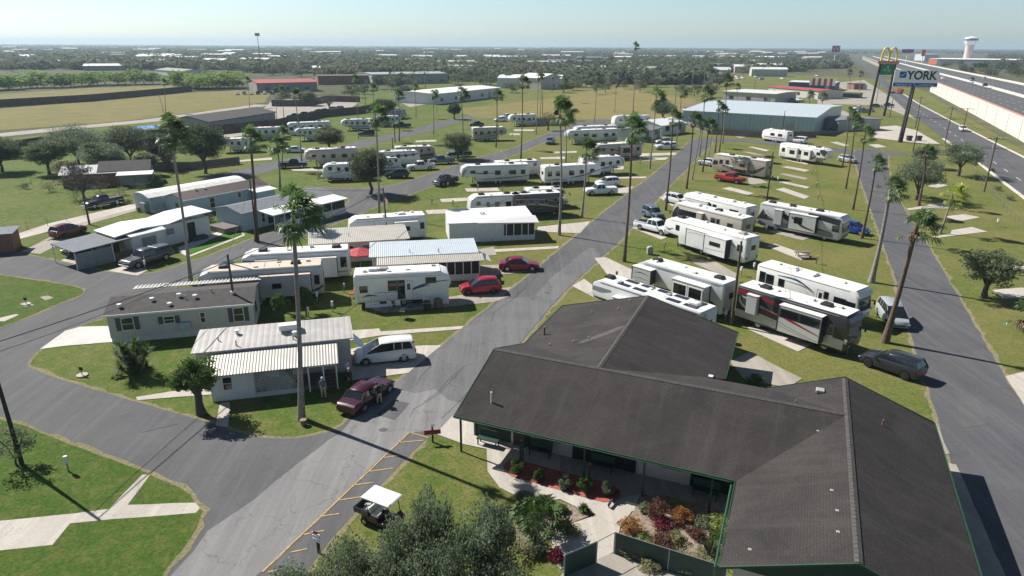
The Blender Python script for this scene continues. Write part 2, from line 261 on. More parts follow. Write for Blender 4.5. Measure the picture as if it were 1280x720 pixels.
class MB:
    def __init__(s): s.v = []; s.f = []; s.m = []; s.uv = None
    def poly(s, pts, mi=0):
        n = len(s.v); s.v += [tuple(p) for p in pts]; s.f.append(tuple(range(n, n+len(pts)))); s.m.append(mi); return s
    def box(s, c, d, rz=0, mi=0, rx=0, ry=0):
        mt = Matrix.Translation(c) @ Euler((rx, ry, rz)).to_matrix().to_4x4()
        n = len(s.v); hx, hy, hz = d[0]/2, d[1]/2, d[2]/2
        for x, y, z in ((-1,-1,-1),(1,-1,-1),(1,1,-1),(-1,1,-1),(-1,-1,1),(1,-1,1),(1,1,1),(-1,1,1)):
            s.v.append(tuple(mt @ Vector((x*hx, y*hy, z*hz))))
        for f in ((0,3,2,1),(4,5,6,7),(0,1,5,4),(1,2,6,5),(2,3,7,6),(3,0,4,7)):
            s.f.append(tuple(n+i for i in f)); s.m.append(mi)
        return s
    def bb(s, x0, x1, y0, y1, z0, z1, mi=0): return s.box(((x0+x1)/2, (y0+y1)/2, (z0+z1)/2), (abs(x1-x0), abs(y1-y0), abs(z1-z0)), 0, mi)
    def ring(s, rings, mi=0, caps=True, closed=True):
        n0 = len(s.v); k = len(rings[0])
        for r in rings: s.v += [tuple(p) for p in r]
        for i in range(len(rings)-1):
            for j in range(k if closed else k-1):
                a = n0+i*k+j; b = n0+i*k+(j+1) % k
                s.f.append((a, b, b+k, a+k)); s.m.append(mi)
        if caps and closed:
            s.f.append(tuple(n0+j for j in reversed(range(k)))); s.m.append(mi)
            s.f.append(tuple(n0+(len(rings)-1)*k+j for j in range(k))); s.m.append(mi)
        return s
    def tube(s, p0, p1, r0, r1=None, n=8, mi=0):
        r1 = r0 if r1 is None else r1
        p0 = Vector(p0); p1 = Vector(p1); d = (p1-p0).normalized()
        a = d.orthogonal().normalized(); b = d.cross(a)
        cs = [(math.cos(2*math.pi*i/n), math.sin(2*math.pi*i/n)) for i in range(n)]
        return s.ring([[p+(a*x+b*y)*r for x, y in cs] for p, r in ((p0, r0), (p1, r1))], mi)
    def path(s, pts, rad, n=8, mi=0):
        pts = [Vector(p) for p in pts]; rings = []
        for i, p in enumerate(pts):
            d = (pts[min(i+1, len(pts)-1)]-pts[max(i-1, 0)]).normalized()
            a = d.cross(Vector((0, 1, 0.013))).normalized() if abs(d.y) < .95 else d.cross(Vector((1, 0, 0))).normalized()
            b = d.cross(a); r = rad[i] if isinstance(rad, (list, tuple)) else rad
            rings.append([p+(a*math.cos(2*math.pi*j/n)+b*math.sin(2*math.pi*j/n))*r for j in range(n)])
        return s.ring(rings, mi)
    def prism(s, prof, y0, y1, mi=0, mtop=None):       # prof: (x,z) counter-clockwise
        n = len(s.v); k = len(prof)
        s.v += [(x, y0, z) for x, z in prof]+[(x, y1, z) for x, z in prof]
        s.f.append(tuple(range(n, n+k))); s.m.append(mi); s.f.append(tuple(reversed(range(n+k, n+2*k)))); s.m.append(mi)
        for j in range(k):
            s.f.append((n+(j+1) % k, n+j, n+k+j, n+k+(j+1) % k)); s.m.append(mi)
        return s
    def build(s, name, mats, parent=None, smooth=0, bevel=0, uvscale=None, seg=2):
        if isinstance(mats, str): mats = [mats]
        if name in SPLIT:
            par = list(range(len(s.v)))
            def fd(a):
                while par[a] != a: par[a] = par[par[a]]; a = par[a]
                return a
            for f in s.f:
                for q in f[1:]: par[fd(q)] = fd(f[0])
            grp = {}
            for f, mi in zip(s.f, s.m): grp.setdefault(fd(f[0]), []).append((f, mi))
            if len(grp) > 1:
                out = None
                for fs in grp.values():
                    t = MB(); mp = {}
                    for f, mi in fs:
                        for q in f:
                            if q not in mp: mp[q] = len(t.v); t.v.append(s.v[q])
                        t.f.append(tuple(mp[q] for q in f)); t.m.append(mi)
                    out = t.build(SPLIT[name], mats, parent, smooth, bevel, uvscale, seg) or out
                return out
            name = SPLIT[name]
        me = bpy.data.meshes.new(name); me.from_pydata(s.v, [], s.f)
        for p, mi in zip(me.polygons, s.m): p.material_index = mi
        if bevel or True:
            bm = bmesh.new(); bm.from_mesh(me); bmesh.ops.recalc_face_normals(bm, faces=bm.faces)
            if bevel:
                ed = [e for e in bm.edges if len(e.link_faces) == 2 and e.calc_face_angle(0) > .4]
                bmesh.ops.bevel(bm, geom=ed, offset=bevel, segments=seg, affect='EDGES', profile=.5, clamp_overlap=True)
            bm.to_mesh(me); bm.free()
        if uvscale is not None: add_uv(me)
        if smooth:
            for p in me.polygons: p.use_smooth = True
            me.set_sharp_from_angle(angle=R(smooth))
        return link(name, me, mats, parent)
def add_uv(me):
    """metres along the eave (u) and up the slope (v)"""
    uv = me.uv_layers.new(name='UVMap')
    for p in me.polygons:
        n = p.normal
        if abs(n.z) > .999: t = Vector((1, 0, 0))
        else: t = Vector((0, 0, 1)).cross(n).normalized()
        b = n.cross(t)
        for li in p.loop_indices:
            co = me.vertices[me.loops[li].vertex_index].co
            uv.data[li].uv = (co.dot(t), co.dot(b))
def copy_tree(o, parent=None):
    c = o.copy(); C.objects.link(c); c.parent = parent
    for ch in list(o.children): copy_tree(ch, c)
    return c
# ------------------------------------------------------------------ ground
def chaikin(p):
    q = []
    for i in range(len(p)):
        a, b = p[i], p[(i+1) % len(p)]
        q += [a*.75+b*.25, a*.25+b*.75]
    return q
def patch(name, pts, z, m, smooth=0, jit=0.0, world=False, kind='structure', step=1.2, verge=0):
    P = [Vector((p[0], p[1], 0)) for p in pts] if world else [G(*p) for p in pts]
    for _ in range(smooth): P = chaikin(P)
    if verge:
        ar = sum(P[i].x*P[(i+1) % len(P)].y-P[(i+1) % len(P)].x*P[i].y for i in range(len(P))); sgn = 1 if ar > 0 else -1; Q = []
        for i, p in enumerate(P):
            d = (P[(i+1) % len(P)]-P[i-1]).normalized(); Q.append(p+Vector((d.y, -d.x, 0))*sgn*verge)
        patch('verge', [(q.x, q.y) for q in Q], z-.006, 'verge_dirt', 0, .28, True, step=.7)
    if jit:
        Q = []
        for i in range(len(P)):
            a, b = P[i], P[(i+1) % len(P)]; n = max(1, min(60, int((b-a).length/step)))
            for k in range(n):
                q = a.lerp(b, k/n)
                Q.append(q+Vector((noise.noise(q*.9), noise.noise(q*.9+Vector((7, 3, 1))), 0))*jit*1.6)
        P = Q
    bm = bmesh.new(); f = bm.faces.new([bm.verts.new((p.x, p.y, z)) for p in P])
    bm.normal_update()
    if f.normal.z < 0: f.normal_flip()
    bmesh.ops.triangulate(bm, faces=bm.faces[:]); me = bpy.data.meshes.new(name); bm.to_mesh(me); bm.free()
    o = link(name, me, [m]); o['kind'] = kind; return o
def strip(name, line, width, z, m, world=False, jit=0.0):
    P = [Vector((p[0], p[1], 0)) for p in line] if world else [G(*p) for p in line]
    L_, R_ = [], []
    for i, p in enumerate(P):
        d = (P[min(i+1, len(P)-1)]-P[max(0, i-1)]).normalized(); s = Vector((-d.y, d.x, 0))*width/2
        L_.append(p+s); R_.append(p-s)
    return patch(name, L_+R_[::-1], z, m, 0, jit, True)
def W(u, w, z=0): return Vector((u*.3907+w*.9205, u*.9205-w*.3907, z))    # park grid: u along the streets, w across them

# one sheet to the horizon
patch('ground', [(-9000, -300), (9000, -300), (9000, 10000), (-9000, 10000)], 0, 'far_ground', world=True)
patch('park_grass', [(-70, 900), (1400, 900), (1400, 260), (1130, 100), (880, 88), (560, 100), (420, 122), (0, 175), (-70, 190)], .02, 'lawn')
# haze
hb = MB().bb(-8800, 8800, -250, 9800, -1.5, 60); hz = hb.build('haze', [], None); hz['kind'] = 'stuff'
hm = bpy.data.materials.new('haze'); hm.use_nodes = True; hn = hm.node_tree; hn.nodes.remove(hn.nodes['Principled BSDF'])
pv = hn.nodes.new('ShaderNodeVolumePrincipled'); pv.inputs['Color'].default_value = (.66, .86, 1, 1); pv.inputs['Density'].default_value = .00015; pv.inputs['Anisotropy'].default_value = .2
hn.links.new(pv.outputs[0], hn.nodes['Material Output'].inputs['Volume']); hz.data.materials.append(hm)

road = [(100, 800), (-80, 560), (-80, 300), (0, 318), (22, 315), (50, 322), (75, 327), (107, 335), (135, 340), (182, 345), (230, 330), (269, 317.5), (311, 300), (342, 289), (375, 281), (400, 270), (423, 263), (437, 254), (438, 249), (429, 245), (410, 243), (380, 243), (380, 234), (400, 234), (442, 236), (490, 233), (525, 222), (565, 208), (597, 197), (635, 188), (679, 169), (694, 163.6), (716, 157), (730, 159), (716, 166), (682, 177), (657, 188), (630, 199), (580, 217), (527, 238), (486, 252), (439, 272), (420, 279), (391, 291), (370, 299), (330, 312), (300, 322), (235, 352), (190, 372), (135, 395), (82, 414), (50, 437), (32, 454), (45, 465), (100, 482), (160, 500), (250, 525), (290, 540), (330, 549), (380, 548), (426, 535), (437, 522), (492, 482), (510, 467), (552, 432), (580, 410), (620, 377.5), (663, 343), (699, 313), (737, 280), (788, 239), (812, 222), (834, 203), (850, 189), (865, 173), (890, 174), (889, 183), (876, 192.5), (856, 214), (839, 230), (825, 247), (790, 285), (772, 305), (752, 322), (722, 350), (697, 375), (647, 434), (575, 512), (528, 554), (482, 601), (445, 640), (400, 690), (330, 790)]
patch('park_road', road, .035, 'asphalt', 1, .10, verge=.32)
patch('lawn_left_corner', [(-60, 335), (0, 344), (75, 355), (100, 360), (107, 367), (85, 375), (57, 387), (0, 411), (-60, 425)], .05, 'lush_lawn', 1, .08, verge=.28)
patch('lawn_bottom_left', [(-80, 500), (0, 525), (37, 535), (50, 542), (125, 570), (180, 590), (190, 595), (235, 615), (247, 632), (254, 642), (245, 665), (217, 700), (190, 740), (140, 800), (-120, 800)], .05, 'lush_lawn', 1, .08, verge=.3)
patch('old_road_surface', [(160, 800), (215, 720), (260, 665), (320, 620), (425, 540), (470, 501), (498, 487), (520, 492), (545, 488), (560, 500), (578, 505), (574, 512), (548, 538), (512, 541), (462.5, 587.5), (395, 652.5), (320, 724), (262, 790)], .0475, 'old_asphalt', 0, .18)
patch('worn_road_surface', [(425, 540), (492, 482), (552, 432), (600, 396), (628, 374), (667, 371), (690, 347), (735, 310), (743, 311), (751, 322), (721, 350), (696, 375), (646, 434), (574, 512), (548, 538), (512, 541), (480, 560)], .045, 'mid_asphalt', 0, .12)
0 and patch('patched_asphalt', [(575, 415), (622, 378), (655, 380), (668, 393), (640, 420), (612, 425)], .049, 'asphalt', 0, .1)
# lanes
strip('cross_lane', [(716, 157), (756, 152.5), (760, 150), (690, 149), (640, 148), (600, 147)], 7, .035, 'asphalt')
strip('back_lane', [(262, 226), (300, 218), (345, 206), (390, 196), (440, 184), (462, 177), (520, 165), (560, 153), (590, 146), (640, 146)], 7, .036, 'asphalt', jit=.1)
strip('side_lane', [(880, 175), (930, 176), (975, 180), (1050, 188), (1075, 193), (1130, 192)], 6.5, .037, 'asphalt', jit=.1)
patch('right_road', [(1330, 900), (1270, 800), (1235, 720), (1184, 567), (1175, 535), (1160, 485), (1140, 425), (1122, 362), (1120, 350), (1102, 300), (1087, 257), (1072, 215), (1068, 192), (1070, 186), (1110, 187), (1110, 217), (1122, 245), (1135, 270), (1160, 307), (1200, 375), (1210, 392), (1235, 435), (1255, 470), (1282, 510), (1350, 600), (1500, 900)], .038, 'dark_asphalt', 1, .12, verge=.3)
for i_, (pp, m_) in enumerate([([(628, 372), (700, 312), (706, 315), (640, 374)], 'dark_asphalt'), ([(470, 520), (492, 500), (512, 505), (494, 526)], 'asphalt'), ([(1150, 330), (1166, 332), (1180, 362), (1160, 362)], 'asphalt'), ([(1195, 500), (1222, 498), (1236, 530), (1204, 536)], 'asphalt'), ([(150, 520), (200, 512), (222, 530), (176, 542)], 'dark_asphalt'), ([(762, 268), (800, 236), (806, 238), (770, 270)], 'dark_asphalt')]): patch('road_repair', pp, .0485+.0004*i_, m_, 0, .12)
rs_ = random.Random(4)          # crack-seal lines and drip stains on the lanes
for i_ in range(9):
    u_, w_ = rs_.uniform(30, 135), rs_.uniform(-26, -20.5); q = [(u_+k*rs_.uniform(1.0, 2.0), w_+noise.noise(Vector((u_*.3+k*.5, w_, 0)))*1.2) for k in range(rs_.randint(3, 7))]; q.sort()
    P_ = [W(a, b) for a, b in q]; L1 = [(p.x, p.y) for p in P_]
    if len(P_) > 1: strip('crack_seal', L1, .055, .0515+.0001*i_, 'seal_tar', world=True, jit=.04)
for i_ in range(14):
    p = W(rs_.uniform(30, 140), rs_.uniform(-25, -21)); r_ = rs_.uniform(.12, .45); patch('oil_stain', [(p.x+math.cos(k*.785)*r_*rs_.uniform(.7, 1.3), p.y+math.sin(k*.785)*r_*rs_.uniform(.7, 1.3)) for k in range(8)], .0545+.00003*i_, 'oil_mark', 1, 0, True)
# yellow parking bay lines
def line(pa, pb, wd, z, m, name='parking_line'):
    a, b = G(*pa), G(*pb); d = (b-a).normalized(); s = Vector((-d.y, d.x, 0))*wd/2
    return [a+s, a-s, b-s, b+s]
mb = MB()
for a, b in (((512, 541), (328, 716)), ((512, 541), (536, 548)), ((498, 554), (530, 551)), ((480, 573), (499, 570)), ((462, 590), (491, 586)), ((443, 607), (466, 604)), ((425, 626), (450, 622)), ((403, 646), (424, 643)), ((380, 669), (405, 664)), ((364, 691), (384, 687)), ((335, 716), (350, 713))):
    mb.poly([(p.x, p.y, .056) for p in line(a, b, .095, 0, '')])
tag(mb.build('parking_lines', 'yellow_paint'), kind='structure')
# concrete pads, drives and footpaths: four or more corners each
pads = [('driveway', [(50, 437), (82, 414), (100, 409), (141, 408), (141, 428), (80, 433)], 'pale_concrete'), ('footpath', [(170, 497), (240, 486), (275, 488), (275, 493), (172, 501)], 'concrete'),
 ('doorstep_path', [(275, 505), (288, 503), (285, 535), (270, 533)], 'concrete'),
 ('footpath', [(0, 652), (92, 643), (136, 637), (178, 594), (188, 594), (160, 632), (245, 629), (250, 636), (245, 642), (140, 650), (88, 655), (66, 682), (0, 689), (-60, 694), (-60, 657)], 'concrete'),
 ('driveway', [(424, 440), (478, 428), (480, 434), (552, 432), (510, 467), (440, 476)], 'concrete'), ('footpath', [(430, 414), (474, 411), (476, 415), (580, 408), (577, 412), (476, 420), (432, 427)], 'concrete'),
 ('patio', [(462, 386), (478, 380), (545, 379), (552, 372), (640, 370), (617, 378), (480, 392)], 'dull_concrete'), ('driveway', [(560, 372), (640, 359), (625, 376), (560, 380)], 'dull_concrete'),
 ('driveway', [(598, 332), (674, 330), (668, 340), (600, 346)], 'dull_concrete'), ('footpath', [(612, 316), (618, 312), (699, 308), (697, 311)], 'concrete'), ('patio', [(598, 312), (617, 309), (621, 319), (600, 321)], 'dull_concrete'),
 ('driveway', [(672, 284), (738, 277), (725, 292), (672, 290)], 'concrete'),
 ('rv_pad', [(550, 249), (592, 247), (594, 251), (552, 253)], 'concrete'), ('rv_pad', [(581, 236), (622, 235), (625, 239), (584, 240)], 'concrete'), ('rv_pad', [(532, 263), (560, 262), (562, 267), (534, 268)], 'concrete'),
 ('rv_pad', [(675, 197), (706, 196), (706, 199), (676, 199)], 'concrete'), ('rv_pad', [(691, 190), (721, 189), (721, 191), (692, 192)], 'concrete'), ('rv_pad', [(642, 162), (668, 162), (667, 164), (643, 164)], 'concrete'), ('rv_pad', [(637, 167), (650, 167), (650, 169), (637, 169)], 'concrete'),
 ('rv_pad', [(792, 192), (846, 191), (844, 194), (790, 196)], 'concrete'), ('rv_pad', [(790, 198), (836, 197), (832, 200), (788, 202)], 'concrete'), ('rv_pad', [(766, 209), (780, 208), (779, 212), (764, 212)], 'concrete'), ('rv_pad', [(752, 222), (809, 221), (806, 223), (752, 224)], 'concrete'), ('driveway', [(772, 236), (792, 233), (786, 241), (772, 242)], 'concrete'),
 ('rv_pad', [(520, 176), (545, 175), (546, 177), (519, 178)], 'concrete'), ('footpath', [(364, 212), (408, 210), (410, 214), (366, 214)], 'concrete'), ('footpath', [(258, 204), (340, 197), (340, 200), (258, 205)], 'concrete'), ('footpath', [(232, 175), (320, 163), (322, 167), (235, 180)], 'dull_concrete'),
 ('rv_pad', [(743, 323), (757, 322), (802, 343), (802, 352), (760, 345)], 'concrete'), ('rv_pad', [(715, 358), (730, 349), (745, 360), (742, 372)], 'concrete'), ('rv_pad', [(862, 323), (895, 328), (921, 343), (918, 352), (868, 330)], 'dull_concrete'),
 ('driveway', [(790, 285), (797, 284), (834, 297), (826, 300)], 'concrete'), ('driveway', [(824, 247), (832, 244), (845, 256), (840, 258)], 'concrete'),
 ('rv_pad', [(902, 236), (912, 234), (943, 242), (935, 244)], 'concrete'), ('rv_pad', [(935, 222), (950, 224), (960, 229), (936, 231)], 'dull_concrete'),
 ('rv_pad', [(969, 237), (980, 235), (1012, 246), (1005, 249)], 'concrete'), ('rv_pad', [(972, 228), (980, 227), (1012, 234), (1008, 236)], 'concrete'), ('rv_pad', [(974, 218), (980, 217), (1010, 223), (1006, 225)], 'dull_concrete'), ('rv_pad', [(976, 209), (984, 208), (1012, 213), (1006, 215)], 'concrete'), ('rv_pad', [(980, 200), (990, 199), (1014, 203), (1008, 206)], 'concrete'),
 ('rv_pad', [(960, 290), (972, 286), (1015, 297), (1003, 301)], 'dull_concrete'), ('rv_pad', [(957, 308), (968, 305), (1014, 321), (1002, 326)], 'concrete'),
 ('rv_pad', [(932, 411), (945, 406), (1015, 431), (997, 440)], 'concrete'), ('service_path', [(938, 440), (962, 454), (1003, 474), (985, 485), (930, 475), (912, 452)], 'dull_concrete'),
 ('rv_pad', [(935, 184), (941, 183.5), (962, 188), (957, 189.5)], 'concrete'), ('rv_pad', [(948, 171), (955, 170.5), (975, 175), (970, 176)], 'concrete'), ('rv_pad', [(928, 190), (935, 190), (960, 195), (952, 196)], 'dull_concrete'),
 ('footpath', [(914, 169), (922, 168.5), (932, 172), (925, 173)], 'dull_concrete'), ('rv_pad', [(1037, 178), (1046, 177.5), (1062, 182), (1055, 183)], 'concrete'), ('rv_pad', [(1085, 181), (1098, 180.5), (1108, 184), (1095, 185)], 'concrete'),
 ('rv_pad', [(1156, 233), (1175, 230), (1185, 232), (1172, 235)], 'concrete'), ('rv_pad', [(1133, 261), (1160, 257), (1162, 255), (1180, 254), (1203, 258), (1195, 262), (1165, 260), (1136, 263)], 'concrete'),
 ('rv_pad', [(1180, 271), (1205, 268), (1225, 272), (1200, 277)], 'concrete'), ('rv_pad', [(1166, 296), (1188, 293), (1190, 288), (1215, 284), (1234, 290), (1200, 294), (1170, 298)], 'concrete'), ('rv_pad', [(1228, 336), (1262, 331), (1290, 333), (1290, 341), (1240, 343)], 'concrete'), ('rv_pad', [(1240, 363), (1275, 360), (1300, 362), (1300, 373), (1255, 374)], 'concrete'), ('rv_pad', [(1257, 471), (1300, 460), (1300, 530), (1282, 510)], 'concrete'),
 ('driveway', [(27, 315), (105, 275), (185, 249), (210, 245), (212, 252), (120, 278), (75, 293), (58, 302), (88, 296), (80, 303), (50, 318)], 'dull_concrete'), ('driveway', [(12, 296), (60, 280), (180, 252), (182, 257), (120, 274), (60, 290), (15, 302)], 'concrete'),
 ('driveway', [(76, 326), (92, 320), (118, 322), (108, 334)], 'concrete'), ('driveway', [(135, 339), (162, 331), (185, 338), (172, 345)], 'concrete'), ('footpath', [(221, 314), (235, 313), (235, 317), (232, 320)], 'pale_concrete'),
 ('patio', [(222, 310), (275, 289), (285, 290), (240, 311), (225, 314)], 'pale_concrete'), ('slab_edge', [(235, 320), (303, 294), (302, 291), (306, 293), (306, 295), (236, 322)], 'concrete'), ('patio', [(378, 252), (405, 246), (417, 247), (395, 255)], 'pale_concrete'),
 ('stepping_stone', [(50, 372), (60, 370), (67, 373), (57, 376)], 'dull_concrete'), ('stepping_stone', [(0, 398), (20, 393), (24, 394), (6, 402), (0, 402)], 'concrete'), ('stepping_stone', [(25, 380), (36, 378), (43, 382), (30, 384)], 'dull_concrete'),
 ('club_forecourt', [(544, 543), (575, 512), (700, 500), (700, 590), (640, 575), (612, 563), (580, 556)], 'concrete'),
 ('garden_path', [(608, 560), (640, 575), (660, 590), (700, 605), (765, 628), (800, 618), (830, 640), (790, 640), (775, 660), (768, 690), (745, 703), (700, 712), (690, 700), (690, 672), (712, 656), (745, 645), (700, 625), (660, 628), (625, 610), (610, 590)], 'concrete'),
 ('club_porch', [(700, 500), (960, 520), (925, 690), (905, 640), (800, 618), (765, 628), (660, 572), (650, 560)], 'dull_concrete'),
 ('walkway', [(1155, 530), (1170, 528), (1186, 568), (1172, 570)], 'dull_concrete'), ('walkway', [(1178, 578), (1196, 582), (1260, 730), (1300, 820), (1240, 860), (1220, 730)], 'dull_concrete')]
for i, (nm, pts, m) in enumerate(pads): patch(nm, pts, .056+.0022*(i % 3), m, 0, .0 if m == 'pale_concrete' else .04)
patch('artificial_turf', [(234, 319), (240, 311), (285, 291), (302, 292), (290, 299)], .066, 'fake_turf')
# planting beds
patch('mulch_bed', [(629, 581), (640, 574), (700, 590), (765, 606), (779, 618), (765, 632), (720, 620), (660, 603), (632, 594)], .075, 'mulch_red', 1, .04)
patch('garden_bed', [(800, 622), (830, 620), (905, 640), (905, 730), (830, 722), (770, 690), (776, 660), (792, 640)], .075, 'garden_soil', 0, .06)
patch('garden_bed', [(700, 628), (740, 645), (712, 656), (690, 672), (650, 690), (640, 640)], .074, 'garden_soil', 0, .06)
patch('screened_yard', [(705, 716), (768, 692), (905, 735), (900, 800), (640, 800)], .078, 'dull_concrete')
# left fields, far road, car parks
patch('hay_field', [(-120, 180), (-80, 143), (0, 136), (120, 126), (240, 116), (300, 113), (340, 116), (330, 128), (265, 138), (150, 152), (0, 163)], .045, 'dry_field', 0, .8, step=8)
patch('green_field', [(-80, 139), (0, 131), (110, 121), (225, 111), (215, 107), (110, 110), (0, 118), (-80, 122)], .045, 'dry_field', 0)
strip('field_road', [(-120, 181), (0, 169), (90, 160), (187, 151), (260, 141), (330, 131)], 9, .055, 'dull_concrete')
patch('meadow', [(420, 140), (520, 128), (640, 112), (700, 108), (860, 125), (900, 150), (840, 172), (700, 150), (560, 150)], .03, 'lawn')
patch('dry_meadow', [(690, 150), (700, 118), (780, 110), (870, 124), (858, 150), (760, 149)], .04, 'dry_field', 0, .8, step=6)
patch('dry_meadow', [(560, 138), (700, 122), (700, 144), (600, 148)], .04, 'dry_field', 0, .8, step=6)
patch('car_park', [(340, 126), (400, 121), (450, 128), (440, 134), (380, 142), (350, 150), (320, 145)], .05, 'dull_concrete')
patch('car_park', [(500, 128), (540, 126), (530, 131), (512, 134)], .05, 'dull_concrete')
patch('shop_car_park', [(1000, 118), (1060, 112), (1100, 126), (1095, 132), (1040, 130), (1075, 150), (1060, 165), (1020, 168), (1022, 125)], .05, 'dull_concrete')
patch('shop_car_park', [(1040, 104), (1080, 100), (1115, 122), (1145, 150), (1120, 140), (1070, 120)], .045, 'dull_concrete')
patch('shop_car_park', [(1080, 160), (1120, 157), (1145, 163), (1175, 180), (1160, 180), (1140, 178), (1090, 172)], .05, 'concrete')
patch('grass_island', [(1153, 167), (1160, 165), (1176, 173), (1168, 174)], .062, 'lawn')
patch('service_road', [(1400, 345), (1280, 247.5), (1253.5, 227.6), (1219, 200.5), (1179, 173.5), (1145, 147), (1120, 127), (1092, 97), (1072, 76), (1060, 65), (1065, 65), (1085, 80), (1106, 100), (1125, 115), (1150, 131), (1192, 153), (1280, 197), (1400, 262)], .06, 'dark_asphalt')
for nm, ln in (('kerb', [(1400, 262), (1280, 197), (1192, 153), (1150, 131), (1125, 115)]), ('kerb', [(1400, 345), (1280, 247.5), (1253.5, 227.6), (1219, 200.5), (1179, 173.5)])):
    P = [G(*p) for p in ln]; mb = MB()
    for a, b in zip(P, P[1:]):
        d = (b-a).normalized(); s = Vector((-d.y, d.x, 0))*.3
        mb.ring([[p-s+Vector((0, 0, z0)) for z0 in (.0, .15)]+[p+s+Vector((0, 0, z0)) for z0 in (.15, 0)] for p in (a-d*.05, b+d*.05)])
    tag(mb.build(nm, 'barrier'), kind='structure')
mb = MB()
for t in range(40):
    a = G(1340, 270).lerp(G(1100, 105), t/40.0); b = G(1340, 270).lerp(G(1100, 105), (t+.35)/40.0)
    d = (b-a).normalized(); s = Vector((-d.y, d.x, 0))*.08; mb.poly([(p.x, p.y, .066) for p in (a+s, a-s, b-s, b+s)])
tag(mb.build('lane_markings', 'white_paint'), kind='structure')
# ------------------------------------------------------------------ road vehicles
def interp(tab, x):
    if x <= tab[0][0]: return tab[0][1:]
    for a, b in zip(tab, tab[1:]):
        if x <= b[0]:
            t = (x-a[0])/(b[0]-a[0]+1e-9); return tuple(p+(q-p)*t for p, q in zip(a[1:], b[1:]))
    return tab[-1][1:]
# x as a fraction of the length from the tail (-.5) to the nose (.5); belt table: x, top height, half width factor
STY = {
 'sedan': dict(L=4.8, W=1.83, H=1.45, belt=[(-.5, .80, .86), (-.47, .93, .93), (-.30, .98, .98), (0, .96, 1), (.22, .93, .99), (.42, .78, .90), (.485, .66, .80), (.5, .52, .70)], gh=[(-.36, -.20), (-.02, .0), (.0, .0), (.24, .0)], roof=(-.22, .07), base=(-.36, .25)),
 'suv': dict(L=4.65, W=1.90, H=1.70, belt=[(-.5, .90, .80), (-.49, 1.08, .90), (-.44, 1.16, .96), (-.3, 1.17, 1), (.10, 1.10, 1), (.28, 1.06, .98), (.42, .94, .92), (.48, .76, .80), (.5, .58, .70)], roof=(-.40, .045), base=(-.48, .26)),
 'minivan': dict(L=5.1, W=1.98, H=1.78, belt=[(-.5, .90, .82), (-.49, 1.08, .92), (-.42, 1.14, .98), (-.2, 1.12, 1), (.2, 1.02, 1), (.33, .96, .96), (.44, .84, .89), (.485, .68, .78), (.5, .52, .68)], roof=(-.43, .06), base=(-.485, .35)),
 'jeep': dict(L=4.3, W=1.85, H=1.82, belt=[(-.5, 1.1, .95), (-.47, 1.15, .98), (.1, 1.13, .98), (.2, 1.12, .85), (.46, 1.06, .75), (.49, .95, .74), (.5, .7, .74)], roof=(-.46, .10), base=(-.48, .16)),
 'pickup': dict(L=5.9, W=2.0, H=1.88, belt=[(-.5, 1.08, .96), (-.49, 1.12, .98), (.12, 1.16, 1), (.22, 1.16, .99), (.44, 1.08, .96), (.49, .95, .9), (.5, .7, .88)], roof=(-.10, .12), base=(-.13, .22)),
 'hatch': dict(L=4.3, W=1.8, H=1.6, belt=[(-.5, .85, .80), (-.48, 1.05, .90), (-.42, 1.10, .96), (-.2, 1.10, 1), (.12, 1.02, 1), (.3, .95, .97), (.43, .82, .89), (.485, .64, .78), (.5, .5, .68)], roof=(-.38, .04), base=(-.465, .29))}
